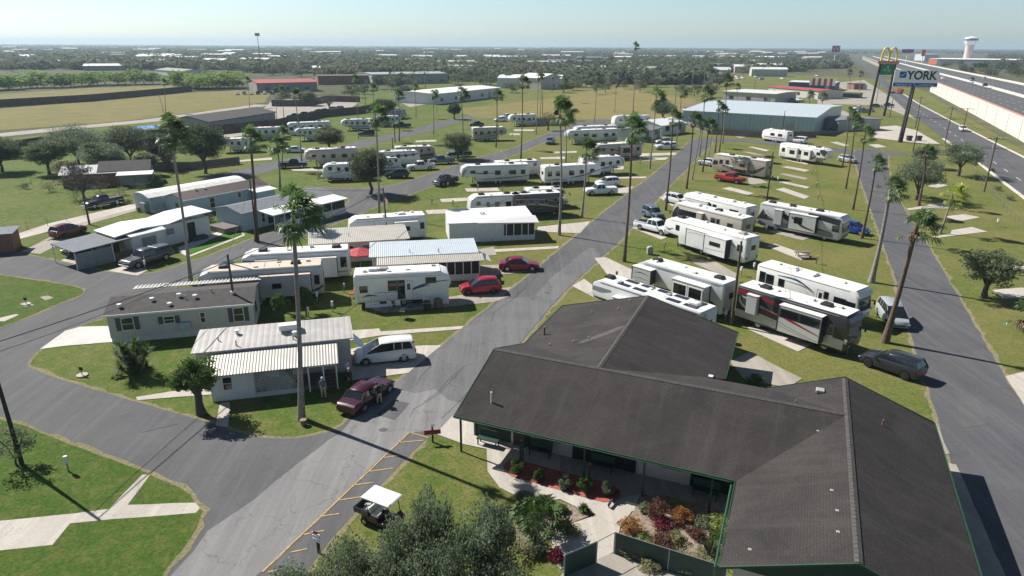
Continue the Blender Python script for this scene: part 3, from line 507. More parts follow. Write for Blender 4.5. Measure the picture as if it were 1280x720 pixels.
def car(style, paint, center, bearing, label, cat, group=None, L=None, name=None, cap=False, rack=False, dark_rims=False, roofp=None, doors=0, bed='black_plastic', detail=True):
    S = STY[style]; L = L or S['L']; Wd = S['W']; Hh = S['H']
    nm = name or {'sedan': 'sedan_car', 'suv': 'suv_car', 'minivan': 'minivan', 'jeep': 'off_road_car', 'pickup': 'pickup_truck', 'hatch': 'hatchback_car'}[style]
    o = empty(nm, (center[0], center[1], .06), BR(bearing), label, cat, group)
    P = 'paint_'+paint
    wr = .40 if style in ('pickup', 'jeep') else .35 if style in ('suv',) else .33
    clr = .42 if style in ('pickup', 'jeep') else .30 if style == 'suv' else .22
    fx, rx = .315*L, -.295*L if style != 'pickup' else -.30*L
    # lower body: rings across x
    N = 36; rings = []
    for i in range(N+1):
        t = -.5+i/N; zt, hw = interp(S['belt'], t); hw *= Wd/2; x = t*L
        ez = .12*max(0, 1-(.5-abs(t))/.03)
        arch = 0
        for ax in (fx, rx):
            d = abs(x-ax)
            if d < wr+.09: arch = max(arch, math.sqrt(max(0, (wr+.09)**2-d*d)))
        zb = clr+ez; za = max(zb, wr+arch) if arch else zb
        za = min(za, zt-.16)
        zm = max(zb+.18, za+.02) if not arch else za+.02
        r = [(x, -hw*.80, zb), (x, -hw*.97, za), (x, -hw, max(zm, .55*zt)), (x, -hw*.985, zt-.12), (x, -hw*.90, zt), (x, 0, zt+.035), (x, hw*.90, zt), (x, hw*.985, zt-.12), (x, hw, max(zm, .55*zt)), (x, hw*.97, za), (x, hw*.80, zb)]
        rings.append(r)
    MB().ring(rings).build('body', P, o, smooth=38)
    if detail: MB().bb(-L*.47, L*.47, -Wd*.40, Wd*.40, clr-.08, clr+.12).build('underbody', 'black_plastic', o)
    # glasshouse
    b0, b1 = S['base'][0]*L, S['base'][1]*L; r0, r1 = S['roof'][0]*L, S['roof'][1]*L
    zb_ = interp(S['belt'], 0)[0]-.03; hb_ = Wd/2*.91; hr = Wd/2*.73
    def sect(x, z, h): return [(x, -h, z), (x, h, z)]
    zb_ -= .06
    gz = [(b0, zb_, hb_), (r0, Hh-.07, hr), (r1, Hh-.06, hr), (b1, zb_, hb_)]
    g = MB(); n = 0
    g.v = [(x, s*h, z) for x, z, h in gz for s in (-1, 1)]
    g.f = [(0, 1, 3, 2), (2, 3, 5, 4), (4, 5, 7, 6), (0, 2, 4, 6), (1, 7, 5, 3), (0, 6, 7, 1)]; g.m = [0]*6
    g.build('windows', 'glass', o, bevel=.04)
    # roof skin and pillars in paint
    rp = 'paint_'+(roofp or paint)
    m = MB(); rr = []
    for t, dz, k in ((-.05, -.06, .92), (.03, -.02, .98), (.3, .025, 1.0), (.65, .03, 1.0), (.92, -.01, .99), (1.05, -.085, .94)):
        x = r0+(r1-r0)*t; h = hr*k+.02
        rr.append([(x, -h, Hh-.07+dz), (x, -h*.93, Hh-.01+dz), (x, 0, Hh+.02+dz), (x, h*.93, Hh-.01+dz), (x, h, Hh-.07+dz)])
    m.ring(rr); m.build('roof', rp, o, smooth=50)
    pm = MB()
    for s in (-1, 1):
        A = lambda x, z, h: Vector((x, s*(h+.012), z))
        def pil(pa, pb, wd):
            d = (pb-pa).normalized(); pm.ring([[p+Vector((dx*wd/2, dy, 0)) for dx, dy in ((-1, -.02), (1, -.02), (1, .012), (-1, .012))] for p in (pa, pb)])
        pil(A(b1-.04, zb_, hb_), A(r1, Hh-.07, hr), .09); pil(A(b0+.06, zb_, hb_), A(r0+.04, Hh-.07, hr), .24 if style in ('sedan', 'hatch', 'suv') else .14)
        xm = (r0+r1)/2*.6+(b1+b0)*.2
        pil(A(xm, zb_, hb_), A(xm-.05, Hh-.07, hr), .06)
        if style in ('suv', 'minivan', 'hatch', 'sedan') and b1-b0 > 2: 
            xq = b0+(b1-b0)*.25; pil(A(xq, zb_, hb_), A(max(xq, r0+.1), Hh-.07, hr), .06)
    pm.build('pillars', P if style != 'minivan' else P, o)
    # wheels
    for x in (fx, rx):
        for s in (-1, 1):
            y = s*(Wd/2-.11)
            tw = MB().tube((x, y-.11, wr), (x, y+.11, wr), wr, n=18).build('wheel', 'rubber', o, smooth=40, bevel=.02, seg=1)
            yo = y+s*.115
            rm = MB().tube((x, yo-s*.02, wr), (x, yo+s*.006, wr), wr*.62, n=14)
            rm.build('rim', 'dark_rim' if dark_rims else 'rim', tw)
    if detail:
        zt, hw = interp(S['belt'], .49)
        for s in (-1, 1):
            MB().box((L*.482, s*Wd*.36, zt-.05), (.10, .34, .13), s*-.25).build('headlight', 'head_glass', o, bevel=.02)
            zr, _ = interp(S['belt'], -.49)
            MB().box((-L*.49, s*Wd*.41, zr-.16), (.10, .20, .22 if style != 'sedan' else .13), 0).build('taillight', 'tail_red', o, bevel=.02)
            MB().box((b1-.25, s*(Wd/2+.07), zb_+.06), (.16, .17, .14)).build('wing_mirror', P, o, bevel=.03)
        MB().box((L*.497, 0, zt-.16), (.05, Wd*.5, .16)).build('grille', 'black_plastic', o, bevel=.015)
        if style in ('pickup', 'jeep'):
            MB().box((L*.50, 0, .55), (.12, Wd*.88, .15)).build('front_bumper', 'metal_grey' if style == 'pickup' else 'black_plastic', o, bevel=.03)
            MB().box((-L*.505, 0, .6), (.14, Wd*.9, .18)).build('rear_bumper', 'chrome' if style == 'pickup' else 'black_plastic', o, bevel=.03)
        MB().bb(-.35*L, .2*L, Wd/2-.015, Wd/2+.005, .55, .62).bb(-.35*L*.7, .2*L, -Wd/2-.005, -Wd/2+.015, .55, .62).build('side_moulding', P, o)
    if style == 'pickup':
        x0, x1 = -L*.47, b0-.12; zt = 1.155
        if cap:
            MB().prism([(x0, 1.1), (x1+.05, 1.1), (x1+.05, Hh-.05), (x0+.12, Hh-.08)], -Wd*.43, Wd*.43).build('truck_cap', rp, o, bevel=.06)
            MB().bb(x0+.35, x1-.2, -Wd*.435, Wd*.435, 1.3, Hh-.22).build('cap_windows', 'glass', o)
        else:
            MB().bb(x0, x1, -Wd*.40, Wd*.40, zt-.02, zt+.045).build('cargo_bed', bed, o)
            MB().bb(x0-.02, x1, Wd*.40, Wd*.475, zt-.04, zt+.11).bb(x0-.02, x1, -Wd*.475, -Wd*.40, zt-.04, zt+.11).bb(x0-.10, x0, -Wd*.47, Wd*.47, zt-.06, zt+.11).build('bed_rails', P, o, bevel=.02)
    if style == 'jeep':
        MB().tube((-L*.50, 0, .95), (-L*.55, 0, .95), .38, n=16).build('spare_wheel', 'rubber', o, bevel=.03)
    if rack:
        rk = MB()
        for s in (-1, 1): rk.bb(r0+.15, r1-.1, s*hr*.9-.02, s*hr*.9+.02, Hh+.02, Hh+.07)
        rk.build('roof_rails', 'black_plastic', o)
    return o
def mid_from_side(pa, pb, wd, z=0.06, heading=None, L=None, zc=None):
    """centre of a vehicle whose side nearest the viewer stands over front pa, rear pb"""
    A = G(*pa, z); B = G(*pb, z); d = (A-B).normalized(); n = Vector((-d.y, d.x, 0))
    m = (A+B)/2
    if n.dot(Vector((m.x, m.y, 0))) < 0: n = -n
    c = m+n*wd/2
    b = math.degrees(math.atan2(d.x, d.y)) % 360
    return c, b, (A-B).length
def car_side(style, paint, pa, pb, label, cat, bearing=None, **k):
    c, b, l = mid_from_side(pa, pb, STY[style]['W'])
    return car(style, paint, c, bearing if bearing is not None else b, label, cat, **k)

# ------------------------------------------------------------------ caravans and motorhomes
def swoosh(mb, pts, wd, y, sgn):
    """a curved graphic on the side wall; pts (x,z), wd list of widths"""
    P = [Vector((p[0], 0, p[1])) for p in pts]; n = len(P)
    # resample smooth
    Q = []; Wq = []
    for i in range(n-1):
        p0 = P[max(i-1, 0)]; p1 = P[i]; p2 = P[i+1]; p3 = P[min(i+2, n-1)]
        for k in range(6):
            t = k/6; Q.append(.5*((2*p1)+(p2-p0)*t+(2*p0-5*p1+4*p2-p3)*t*t+(3*p1-p0-3*p2+p3)*t**3)); Wq.append(wd[i]+(wd[i+1]-wd[i])*t)
    Q.append(P[-1]); Wq.append(wd[-1])
    up, dn = [], []
    for i, q in enumerate(Q):
        d = (Q[min(i+1, len(Q)-1)]-Q[max(i-1, 0)]).normalized(); s = Vector((-d.z, 0, d.x))*max(Wq[i], .012)/2
        up.append(q+s); dn.append(q-s)
    for i in range(len(Q)-1):
        a = [Vector((v.x, y+sgn*.012, v.z)) for v in (dn[i], dn[i+1], up[i+1], up[i])]
        mb.poly(a if sgn < 0 else a[::-1])
def rv(kind, pa, pb, z, label, cat, L=None, bearing=None, H=3.6, body='rv_white', roof='rv_roof', stripes=(), slides=(), wins=None, ac=None, solar=False, door=None, front=None, skirt=False, name=None, extras=True, awning=None, shift=(0, 0), slide_mat=None, lower=None, patio=False):
    Wd = 2.5
    c, b, l = mid_from_side(pa, pb, Wd, z); b = bearing if bearing is not None else b; L = L or l
    c = c+Vector((shift[0], shift[1], 0))
    nm = name or {'fifth': 'fifth_wheel_trailer', 'travel': 'travel_trailer', 'A': 'motorhome', 'C': 'small_motorhome'}[kind]
    o = empty(nm, (c.x, c.y, .03), BR(b), label, cat)
    # side facing the viewer, in local y
    hd = BR(b); ly = Vector((-math.sin(hd), math.cos(hd), 0)); sg = 1 if ly.dot(Vector((c.x, c.y, 0))) < 0 else -1
    h = L/2
    if kind == 'fifth': prof = [(-h, .72), (-h+.15, .6), (h-2.75, .6), (h-2.6, 1.55), (h-.3, 1.62), (h-.04, 2.1), (h, 2.5), (h-.22, H-.35), (h-.9, H-.05), (h-1.6, H), (-h+.2, H), (-h, H-.2)]
    elif kind == 'travel': prof = [(-h, .7), (-h+.12, .55), (h-.5, .55), (h-.05, 1.1), (h, 1.6), (h-.2, H-.5), (h-.8, H-.05), (-h+.25, H), (-h, H-.25)]
    elif kind == 'A': prof = [(-h, .75), (-h+.2, .45), (h-.35, .40), (h-.03, .75), (h, 1.5), (h-.18, 2.7), (h-.35, H-.12), (h-.6, H), (-h+.12, H), (-h, H-.12)]
    else: prof = [(-h, .6), (h-1.2, .5), (h, .55), (h+.02, 1.0), (h-.9, 1.25), (h-1.3, 1.95), (h-.5, 2.1), (h-.4, H-.5), (h-1.1, H), (-h+.15, H), (-h, H-.15)]
    MB().prism(prof, -Wd/2, Wd/2).build('body', body, o, smooth=35, bevel=.07)
    xr = h-1.0 if kind != 'A' else h-.5
    MB().prism([(-h+.1, H+.005), (xr, H+.005), (xr, H+.05), (-h+.1, H+.05)], -Wd/2+.10, Wd/2-.10).build('roof', roof, o, bevel=.015)
    ys = sg*Wd/2
    # sub-roof drip moulding
    MB().bb(-h+.15, h-1.1, ys-.01, ys+sg*.03, H-.16, H-.11).build('drip_rail', 'stripe_grey' if body != 'rv_white' else 'rv_roof', o)
    if lower:
        MB().bb(-h+.03, (h-2.75 if kind == 'fifth' else h-.4), ys, ys+sg*.014, .62, 1.35).build('lower_panel', lower, o)
    by = {}
    for st in stripes:
        mb = by.setdefault(st[0], MB()); pts = [(-h+px*L, pz) for px, pz in st[1]]
        swoosh(mb, pts, [w_*1.45 for w_ in st[2]], ys, sg)
    for k, mb in by.items(): mb.build('stripe_decal', k, o)
    # slide-outs: x0,x1 (fraction of the length from the rear), z0,z1,depth,[windows]
    for s in slides:
        x0, x1, z0, z1, dp = s[:5]; X0, X1 = -h+x0*L, -h+x1*L
        mb = MB().bb(X0, X1, ys-sg*.3, ys+sg*dp, z0, z1)
        so = mb.build('slide_out', slide_mat or body, o, bevel=.03)
        MB().bb(X0-.04, X1+.04, ys-sg*.02, ys+sg*(dp+.04), z1+.004, z1+.06).build('slide_roof', roof, so)
        fr = MB()
        for x in (X0-.03, X1+.03): fr.bb(x-.04, x+.04, ys+sg*.01, ys+sg*(dp+.02) if len(s) > 6 else ys+sg*.05, z0, z1+.02)
        fr.build('slide_seal', 'black_plastic', so)
        if len(s) > 6:
            for m_, pts, wd in s[6]:
                mb = MB(); swoosh(mb, [(X0+px*(X1-X0), pz) for px, pz in pts], wd, ys+sg*dp, sg); mb.build('stripe_decal', m_, so)
        for wx0, wx1, wz0, wz1 in s[5]:
            a, b2 = X0+wx0*(X1-X0), X0+wx1*(X1-X0)
            MB().bb(a, b2, ys+sg*(dp-.02), ys+sg*(dp+.03), wz0, wz1).build('window', 'glass', so, bevel=.01, seg=1)
            if patio:
                f = MB()
                for q in (a-.05, b2+.05): f.bb(q-.06, q+.06, ys+sg*dp, ys+sg*(dp+.05), wz0-.1, wz1+.1)
                for q in (wz0-.07, wz1+.07): f.bb(a+.01, b2-.01, ys+sg*dp, ys+sg*(dp+.05), q-.05, q+.05)
                f.build('window_frame', 'rv_white', so)
    if wins is None: wins = [(.06, .12, 1.8, 2.6), (.20, .30, 1.8, 2.55), (.43, .51, 1.8, 2.6), (.62, .68, 2.0, 2.6), (.80, .87, 2.2, 2.75)]
    for wx0, wx1, wz0, wz1 in wins:
        MB().bb(-h+wx0*L, -h+wx1*L, ys-.01, ys+sg*.035, wz0, wz1).build('window', 'glass', o, bevel=.012, seg=1)
        f = MB(); a, b2 = -h+wx0*L, -h+wx1*L
        for q in (a-.03, b2+.03): f.bb(q-.025, q+.025, ys, ys+sg*.025, wz0-.05, wz1+.05)
        for q in (wz0-.03, wz1+.03): f.bb(a, b2, ys, ys+sg*.025, q-.022, q+.022)
        f.build('window_frame', 'black_plastic' if body == 'rv_white' else 'metal_grey', o)
    # opposite side gets windows too
    for wx0, wx1 in ((.2, .32), (.5, .6)):
        MB().bb(-h+wx0*L, -h+wx1*L, -ys-.03*sg, -ys+sg*.01, 1.9, 2.5).build('window', 'glass', o)
    if door:
        x = -h+door*L; d = MB().bb(x, x+.72, ys, ys+sg*.03, .75, 2.65).build('door', body, o, bevel=.01)
        MB().bb(x+.2, x+.52, ys+sg*.03, ys+sg*.045, 1.75, 2.4).build('door_window', 'glass_soft', d)
        f = MB(); f.bb(x-.03, x+.0, ys, ys+sg*.04, .72, 2.7).bb(x+.72, x+.75, ys, ys+sg*.04, .72, 2.7).bb(x, x+.72, ys, ys+sg*.04, 2.66, 2.69); f.build('door_frame', 'stripe_grey', d)
        st = MB()
        for k in range(3): st.bb(x+.05, x+.67, ys+sg*(.05+.25*k), ys+sg*(.3+.25*k), .5-.19*k, .54-.19*k)
        for q in (x+.06, x+.66): st.bb(q-.02, q+.02, ys+sg*.05, ys+sg*.8, .03, .2)
        st.build('steps', 'metal_grey', o)
    if kind in ('fifth', 'A', 'travel'):
        hb_ = MB(); x1_ = h-(3.0 if kind == 'fifth' else .9)
        xs = [-h+.35+k*(x1_+h-.5)/4 for k in range(4)]
        for x in xs:
            w_ = min(1.3, (x1_+h)/5); z0_, z1_ = .72, 1.22
            for a, b2, c0, c1 in ((x, x+w_, z0_, z0_+.025), (x, x+w_, z1_, z1_+.025), (x, x+.025, z0_+.025, z1_), (x+w_-.025, x+w_, z0_+.025, z1_)): hb_.bb(a, b2, ys+sg*.001, ys+sg*.018, c0, c1)
        hb_.build('storage_hatches', 'stripe_grey', o)
    # roof kit
    for a in (ac if ac is not None else (.25, .75)):
        col = 'black_plastic' if kind != 'travel' or body != 'rv_white' else 'white_plastic'
        if isinstance(a, tuple): a, col = a
        MB().prism([(-h+a*L-.5, H+.05), (-h+a*L+.5, H+.05), (-h+a*L+.42, H+.30), (-h+a*L-.3, H+.34), (-h+a*L-.47, H+.25)], -.35, .35).build('air_conditioner', col, o, bevel=.05)
    v = random.Random(hash(label) % 999 if False else len(label)*7+int(L*10))
    for k in range(4):
        x = -h+(.08+.22*k+v.uniform(0, .1))*L; y = v.uniform(-.7, .7)
        MB().bb(x-.2, x+.2, y-.2, y+.2, H+.05, H+.05+v.choice((.1, .14, .2))).build('roof_vent', v.choice(('white_plastic', 'white_plastic', 'grey_plastic')), o, bevel=.03)
    MB().tube((-h+.35*L, .5, H+.05), (-h+.35*L, .5, H+.22), .05, n=8).tube((-h+.6*L, -.7, H+.05), (-h+.6*L, -.7, H+.18), .05, n=8).build('vent_pipes', 'white_plastic', o)
    if solar:
        s = MB()
        for k in range(5):
            x = -h+(.12+.15*k)*L
            for y in ((-.65, .62) if k != 2 else (-.65,)): s.box((x, y, H+.10), (1.35, .55, .03))
        s.build('solar_panels', 'solar', o)
    # running gear
    wl = {'fifth': (-.9, .0), 'travel': (-.7, .2), 'A': (-.27*L, .32*L), 'C': (-.25*L, .32*L)}[kind]
    for x in wl:
        for s in (-1, 1):
            y = s*(Wd/2-.16); rr = .38 if kind != 'A' else .46
            tw = MB().tube((x, y-.13, rr), (x, y+.13, rr), rr, n=16).build('wheel', 'rubber', o, smooth=40)
            MB().tube((x, y+s*.12, rr), (x, y+s*.14, rr), rr*.6, n=12).build('rim', 'rim', tw)
    MB().bb(-h+.3, h-(3.0 if kind == 'fifth' else .8), -.95, .95, .32, .64).build('chassis', 'black_plastic', o)
    if kind == 'fifth':
        g = MB(); 
        for s in (-1, 1): g.bb(h-2.45, h-2.33, s*.9-.06, s*.9+.06, .0, 1.6).bb(-h+.9, -h+1.0, s*.9-.05, s*.9+.05, .0, .6)
        g.bb(h-1.3, h-1.1, -.12, .12, 1.15, 1.62); g.build('landing_gear', 'black_plastic', o)
    if kind == 'travel':
        g = MB().tube((h-.3, .4, .5), (h+1.1, 0, .5), .05).tube((h-.3, -.4, .5), (h+1.1, 0, .5), .05).tube((h+1.05, 0, 0), (h+1.05, 0, .7), .035); g.build('hitch_frame', 'black_plastic', o)
        MB().tube((h+.25, .18, .55), (h+.25, .18, .95), .15, n=10).tube((h+.25, -.18, .55), (h+.25, -.18, .95), .15, n=10).build('gas_bottles', 'white_plastic', o, smooth=40)
        MB().bb(-h+.5, -h+.6, -.9, .9, .0, .5).bb(h-1.0, h-.9, -.9, .9, .0, .5).build('jacks', 'black_plastic', o)
    if kind in ('A', 'C'):
        if kind == 'A':
            ws = MB(); ws.prism([(h-.03, 1.48), (h+.025, 1.5), (h-.155, 2.72), (h-.32, 2.75)], -Wd/2+.12, Wd/2-.12); ws.build('windscreen', 'windshield', o)
            MB().bb(h-.02, h+.01, -.015, .015, 1.5, 1.6).build('windscreen_divider', 'black_plastic', o)
            MB().bb(h-1.35, h-.35, ys-.01, ys+sg*.02, 1.5, 2.35).build('cab_window', 'glass', o, bevel=.01)
            MB().bb(h-1.25, h-.35, -ys-.02*sg, -ys, 1.5, 2.35).build('cab_window', 'glass', o)
            MB().prism([(h-.02, 1.36), (h+.03, 1.38), (h+.0, 1.5), (h-.05, 1.5)], -Wd/2+.02, Wd/2-.02).build('front_band', front or 'rv_dark', o)
            MB().prism([(h-.02, .8), (h+.03, .8), (h+.03, 1.15), (h-.02, 1.15)], -.75, .75).build('front_grille', front or 'rv_dark', o, bevel=.02)
            MB().prism([(h-.42, H-.5), (h-.08, H-.6), (h-.02, H-.55), (h-.3, H-.12)], -Wd/2-.01, Wd/2+.01).build('front_cap', front or body, o, bevel=.04)
        else:
            MB().prism([(h-1.32, 1.95), (h-.92, 1.26), (h-.86, 1.28), (h-1.24, 1.97)], -1.05, 1.05).build('windscreen', 'windshield', o)
            MB().bb(h-2.1, h-1.35, ys-.0, ys+sg*.02, 1.3, 1.9).build('cab_window', 'glass', o)
        for s in (-1, 1):
            MB().box((h-.03, s*.95, 1.0), (.10, .35, .22)).build('headlight', 'head_glass', o, bevel=.03)
            MB().box((h+.18, s*(Wd/2+.16), 2.0), (.12, .16, .42)).box((h+.02, s*(Wd/2+.05), 2.2), (.3, .2, .05)).build('wing_mirror', 'black_plastic', o, bevel=.01)
    # rear ladder and lights
    ld = MB()
    for y in (.55, .95): ld.tube((-h-.09, y, .9), (-h-.09, y, H+.1), .02, n=6)
    for k in range(8): ld.tube((-h-.09, .55, 1.0+.33*k), (-h-.09, .95, 1.0+.33*k), .016, n=6)
    ld.build('ladder', 'metal_grey', o)
    for s in (-1, 1): MB().box((-h-.01, s*1.0, 1.15), (.05, .14, .3)).build('taillight', 'tail_red', o)
    MB().bb(-h-.03, -h+.02, -.55, .25, 2.0, 2.6).build('rear_window', 'glass', o, bevel=.01)
    if skirt:
        MB().bb(h-2.9, h-.25, ys-sg*.02, ys+sg*.05, .03, 1.62).bb(-h+.1*L, -h+.25*L, ys-sg*.02, ys+sg*.01, .03, .6).build('skirting', 'rv_white', o)
    if awning:
        a0, a1 = -h+awning[0]*L, -h+awning[1]*L
        MB().tube((a0, ys+sg*.12, H-.28), (a1, ys+sg*.12, H-.28), .09, n=10).bb(a0, a0+.06, ys+sg*.03, ys+sg*.1, .9, H-.25).bb(a1-.06, a1, ys+sg*.03, ys+sg*.1, .9, H-.25).build('awning_roll', 'stripe_grey' if awning[-1] != 'w' else 'white_plastic', o)
    return o
# ------------------------------------------------------------------ palms and trees
def fan(mb, base, d, ln, rad, mi=0, rng=random, droop=.5, wind=Vector((0, 0, 0))):
    d = d.normalized(); e = (d+wind).normalized(); tip = base+e*ln-Vector((0, 0, droop*.35*ln))
    s = e.cross(Vector((0, 0, 1)));  s = s.normalized() if s.length > .05 else Vector((1, 0, 0))
    up = s.cross(e).normalized()
    mb.poly([base+s*.03, base-s*.03, tip-s*.02, tip+s*.02], mi)
    nb = 15; q = e
    for k in range(nb):
        a = R(-100+200*k/(nb-1)); dr = (q*math.cos(a)+s*math.sin(a)).normalized()
        L_ = rad*(1-.22*abs(k-(nb-1)/2)/(nb/2))*rng.uniform(.88, 1.08)
        fold = up*(.07 if k % 2 else -.04)
        m1 = tip+dr*L_*.6+fold+wind*.15*L_; m2 = m1+(dr+wind*.5)*L_*.42-Vector((0, 0, 1))*L_*.42*rng.uniform(.5, 1.1)*(.5+droop)
        sd = dr.cross(up).normalized()
        mb.poly([tip, m1-sd*.085*L_, m1+sd*.085*L_], mi); mb.poly([m1-sd*.085*L_, m2, m1+sd*.085*L_], mi)
def palm_crown(seed, nf=36, dead=9, leaf='palm_leaf', wind=.75, scale=1.0):
    rg = random.Random(seed); mb = MB(); wv = Vector((.9, -.35, 0))*wind
    for i in range(nf):
        el = R(rg.uniform(-30, 75)) if i > 6 else R(rg.uniform(60, 88)); az = rg.uniform(0, 2*math.pi)
        d = Vector((math.cos(az)*math.cos(el), math.sin(az)*math.cos(el), math.sin(el)))
        fan(mb, Vector((0, 0, rg.uniform(-.15, .15))), d, rg.uniform(.7, 1.35), rg.uniform(.6, .95), 0, rg, .25+.5*(1-math.sin(el)), wv*rg.uniform(.5, 1.4))
    for i in range(dead):
        az = rg.uniform(0, 2*math.pi); el = R(rg.uniform(-80, -45)); d = Vector((math.cos(az)*math.cos(el), math.sin(az)*math.cos(el), math.sin(el)))
        fan(mb, Vector((0, 0, -.25)), d, .4, .55, 1, rg, .8)
    o = mb.build('crown', [leaf, 'palm_dead']); me = o.data; bpy.data.objects.remove(o); return me
PALM = [palm_crown(s) for s in (1, 2, 3)]; PALM_Y = palm_crown(9, 26, 3, 'palm_yellow', .8)
PALM_LO = [palm_crown(s, 16, 4) for s in (5, 6)]
def palm(base, top, label, trunk='palm_trunk', scale=1.0, crown=None, r=.19, group=None, far=False, hgt=None):
    """base pixel, crown-centre pixel: leans the trunk inside the plane facing the viewer"""
    B = G(*base)
    if hgt is None:
        Q = G(*top, -400) if top[1] > 57 else G(*top, H+400)      # sight line of the crown, met above the foot
        d = Q-Vector((0, 0, H)); T = Vector((0, 0, H))+d*(B.y/d.y); T = Vector((B.x+(T.x-B.x), B.y, T.z)); hgt = T.z
    else: T = Vector((B.x, B.y, hgt))
    o = empty('palm_tree', B, 0, label, 'palm tree', group); rel = T-B
    n = 3 if far else 9; pts = []
    for i in range(n+1):
        t = i/n; sway = math.sin(t*math.pi)*.18 if not far else 0
        pts.append(Vector((rel.x*t*t*.5+rel.x*t*.5+sway, sway*.4, rel.z*t)))
    rad = [r*(1.45-.5*min(1, i/n*3)-.25*i/n) if i else r*1.7 for i in range(n+1)]
    MB().path(pts, rad, 6 if far else 10).build('trunk', trunk, o, smooth=60)
    me = crown or (PALM_LO if far else PALM)[int(B.x*7+B.y*3) % (2 if far else 3)]
    c = bpy.data.objects.new('crown', me); C.objects.link(c); c.parent = o; c.location = pts[-1]; s = scale
    c.scale = (s, s, s); c.rotation_euler = (0, 0, ((B.x*13+B.y*7) % 60-30)*.012)
    return o
def crown_mesh(seed, n_cl, leaves, leaf, m, flat=.75, spread=1.0, name='crown', shell=.55, cl=.36, vert=.75):
    """leaf-sized faces in uneven clumps filling a unit crown"""
    rg = random.Random(seed); mb = MB(); cs = []
    for i in range(n_cl):
        while True:
            p = Vector((rg.uniform(-1, 1), rg.uniform(-1, 1), rg.uniform(-.85, 1)))
            if shell*.75 < p.length < 1.0: break
        p = p*(.62+.28*noise.noise(p*2+Vector((seed, 0, 0)))+.18); cs.append((Vector((p.x, p.y, p.z*flat)), rg.uniform(.6, 1.25)*cl))
    for c, r in cs:
        for k in range(leaves):
            while True:
                q = Vector((rg.uniform(-1, 1), rg.uniform(-1, 1), rg.uniform(-1, 1)))
                if q.length < 1: break
            p = c+Vector((q.x, q.y, q.z*vert))*r
            a = Vector((rg.gauss(0, 1), rg.gauss(0, 1), rg.gauss(0, .6))).normalized(); b = a.orthogonal().normalized(); b.rotate(Matrix.Rotation(rg.uniform(0, 6.28), 3, a)); s = leaf*rg.uniform(.6, 1.3)
            t = a.cross(b)
            mb.poly([p-b*s*.5, p+t*s*.28, p+b*s*.5, p-t*s*.28])
    o = mb.build(name, m); me = o.data; bpy.data.objects.remove(o); return me
def limbs(seed, h, rw, n=6, r=.2, base_h=.35):
    rg = random.Random(seed); mb = MB(); fork = h*base_h
    mb.path([(0, 0, 0), (.05*h*rg.uniform(-1, 1), .05, fork*.5), (0, 0, fork)], [r*1.5, r*1.05, r*.95], 8)
    for i in range(n):
        az = i*6.283/n+rg.uniform(-.4, .4); e = Vector((math.cos(az)*rw*rg.uniform(.5, .8), math.sin(az)*rw*rg.uniform(.5, .8), h*rg.uniform(.7, .93)))
        m_ = Vector((e.x*.45, e.y*.45, fork+(e.z-fork)*.55))
        mb.path([(0, 0, fork*.9), m_, e], [r*.6, r*.4, r*.1], 6)
        for j in range(3):
            az2 = az+rg.uniform(-1, 1); q = m_+Vector((math.cos(az2)*rw*.4, math.sin(az2)*rw*.4, (h-m_.z)*rg.uniform(.3, .8))); mb.path([m_, (m_+q)/2+Vector((0, 0, .1)), q], [r*.3, r*.2, r*.05], 5)
    return mb
CR = {}
def tree(base, r, h, label, leaf='leaf_dark', seed=1, dens=1.0, z=0, name='broadleaf_tree', group=None, lowcrown=.35, ls=None, sq=1.0, trunk=.2, cat='tree', multi=False, cl=.27, vert=.75):
    B = G(*base) if len(base) == 2 else Vector(base)
    o = empty(name, B, (seed*1.7) % 6.28, label, cat, group)
    ch = h*(1-lowcrown)
    k_ = max(1, min(1.5, r/3)); me = crown_mesh(seed, int(85*dens*k_), int(95*dens), (ls or .26)/r, leaf, 1.0, cl=cl, vert=vert)
    c = bpy.data.objects.new('crown', me); C.objects.link(c); c.parent = o; c.location = (0, 0, h-ch/2); c.scale = (r, r*sq, ch/2*1.05)
    limbs(seed, h, r, 6, trunk, lowcrown*.9).build('trunk', 'bark', o, smooth=60)
    return o
BUSH = {}
def bush(base, r, h, label, leaf, seed=1, name='garden_shrub', n=26, lv=70, ls=.11, cat='shrub', group=None, spiky=False):
    B = G(*base) if len(base) == 2 else Vector(base)
    o = empty(name, B, seed*1.3 % 6.28, label, cat, group); rg = random.Random(seed)
    if spiky:
        mb = MB()
        for i in range(150):
            az = rg.uniform(0, 6.28); el = R(rg.uniform(10, 88)); d = Vector((math.cos(az)*math.cos(el), math.sin(az)*math.cos(el), math.sin(el)*h/r))
            p = Vector((math.cos(az), math.sin(az), 0))*rg.uniform(0, .2)*r; t = d.cross(Vector((0, 0, 1))).normalized()*.035
            e = p+d*r*rg.uniform(.7, 1.05); k = p.lerp(e, .6)+Vector((0, 0, .08)); mb.poly([p-t, p+t, k+t, k-t]); mb.poly([k-t, k+t, e-Vector((0, 0, .1))])
        mb.build('foliage', leaf, o)
    else:
        me = crown_mesh(seed, n, lv, ls/r, leaf, 1.0, name='foliage', shell=.3)
        c = bpy.data.objects.new('foliage', me); C.objects.link(c); c.parent = o; c.location = (0, 0, h*.5); c.scale = (r, r, h*.5)
    st = MB()
    for k in range(4): st.tube((0, 0, 0), (rg.uniform(-.4, .4)*r, rg.uniform(-.4, .4)*r, h*.7), .03, .012, 5)
    st.build('stems', 'bark', o)
    return o
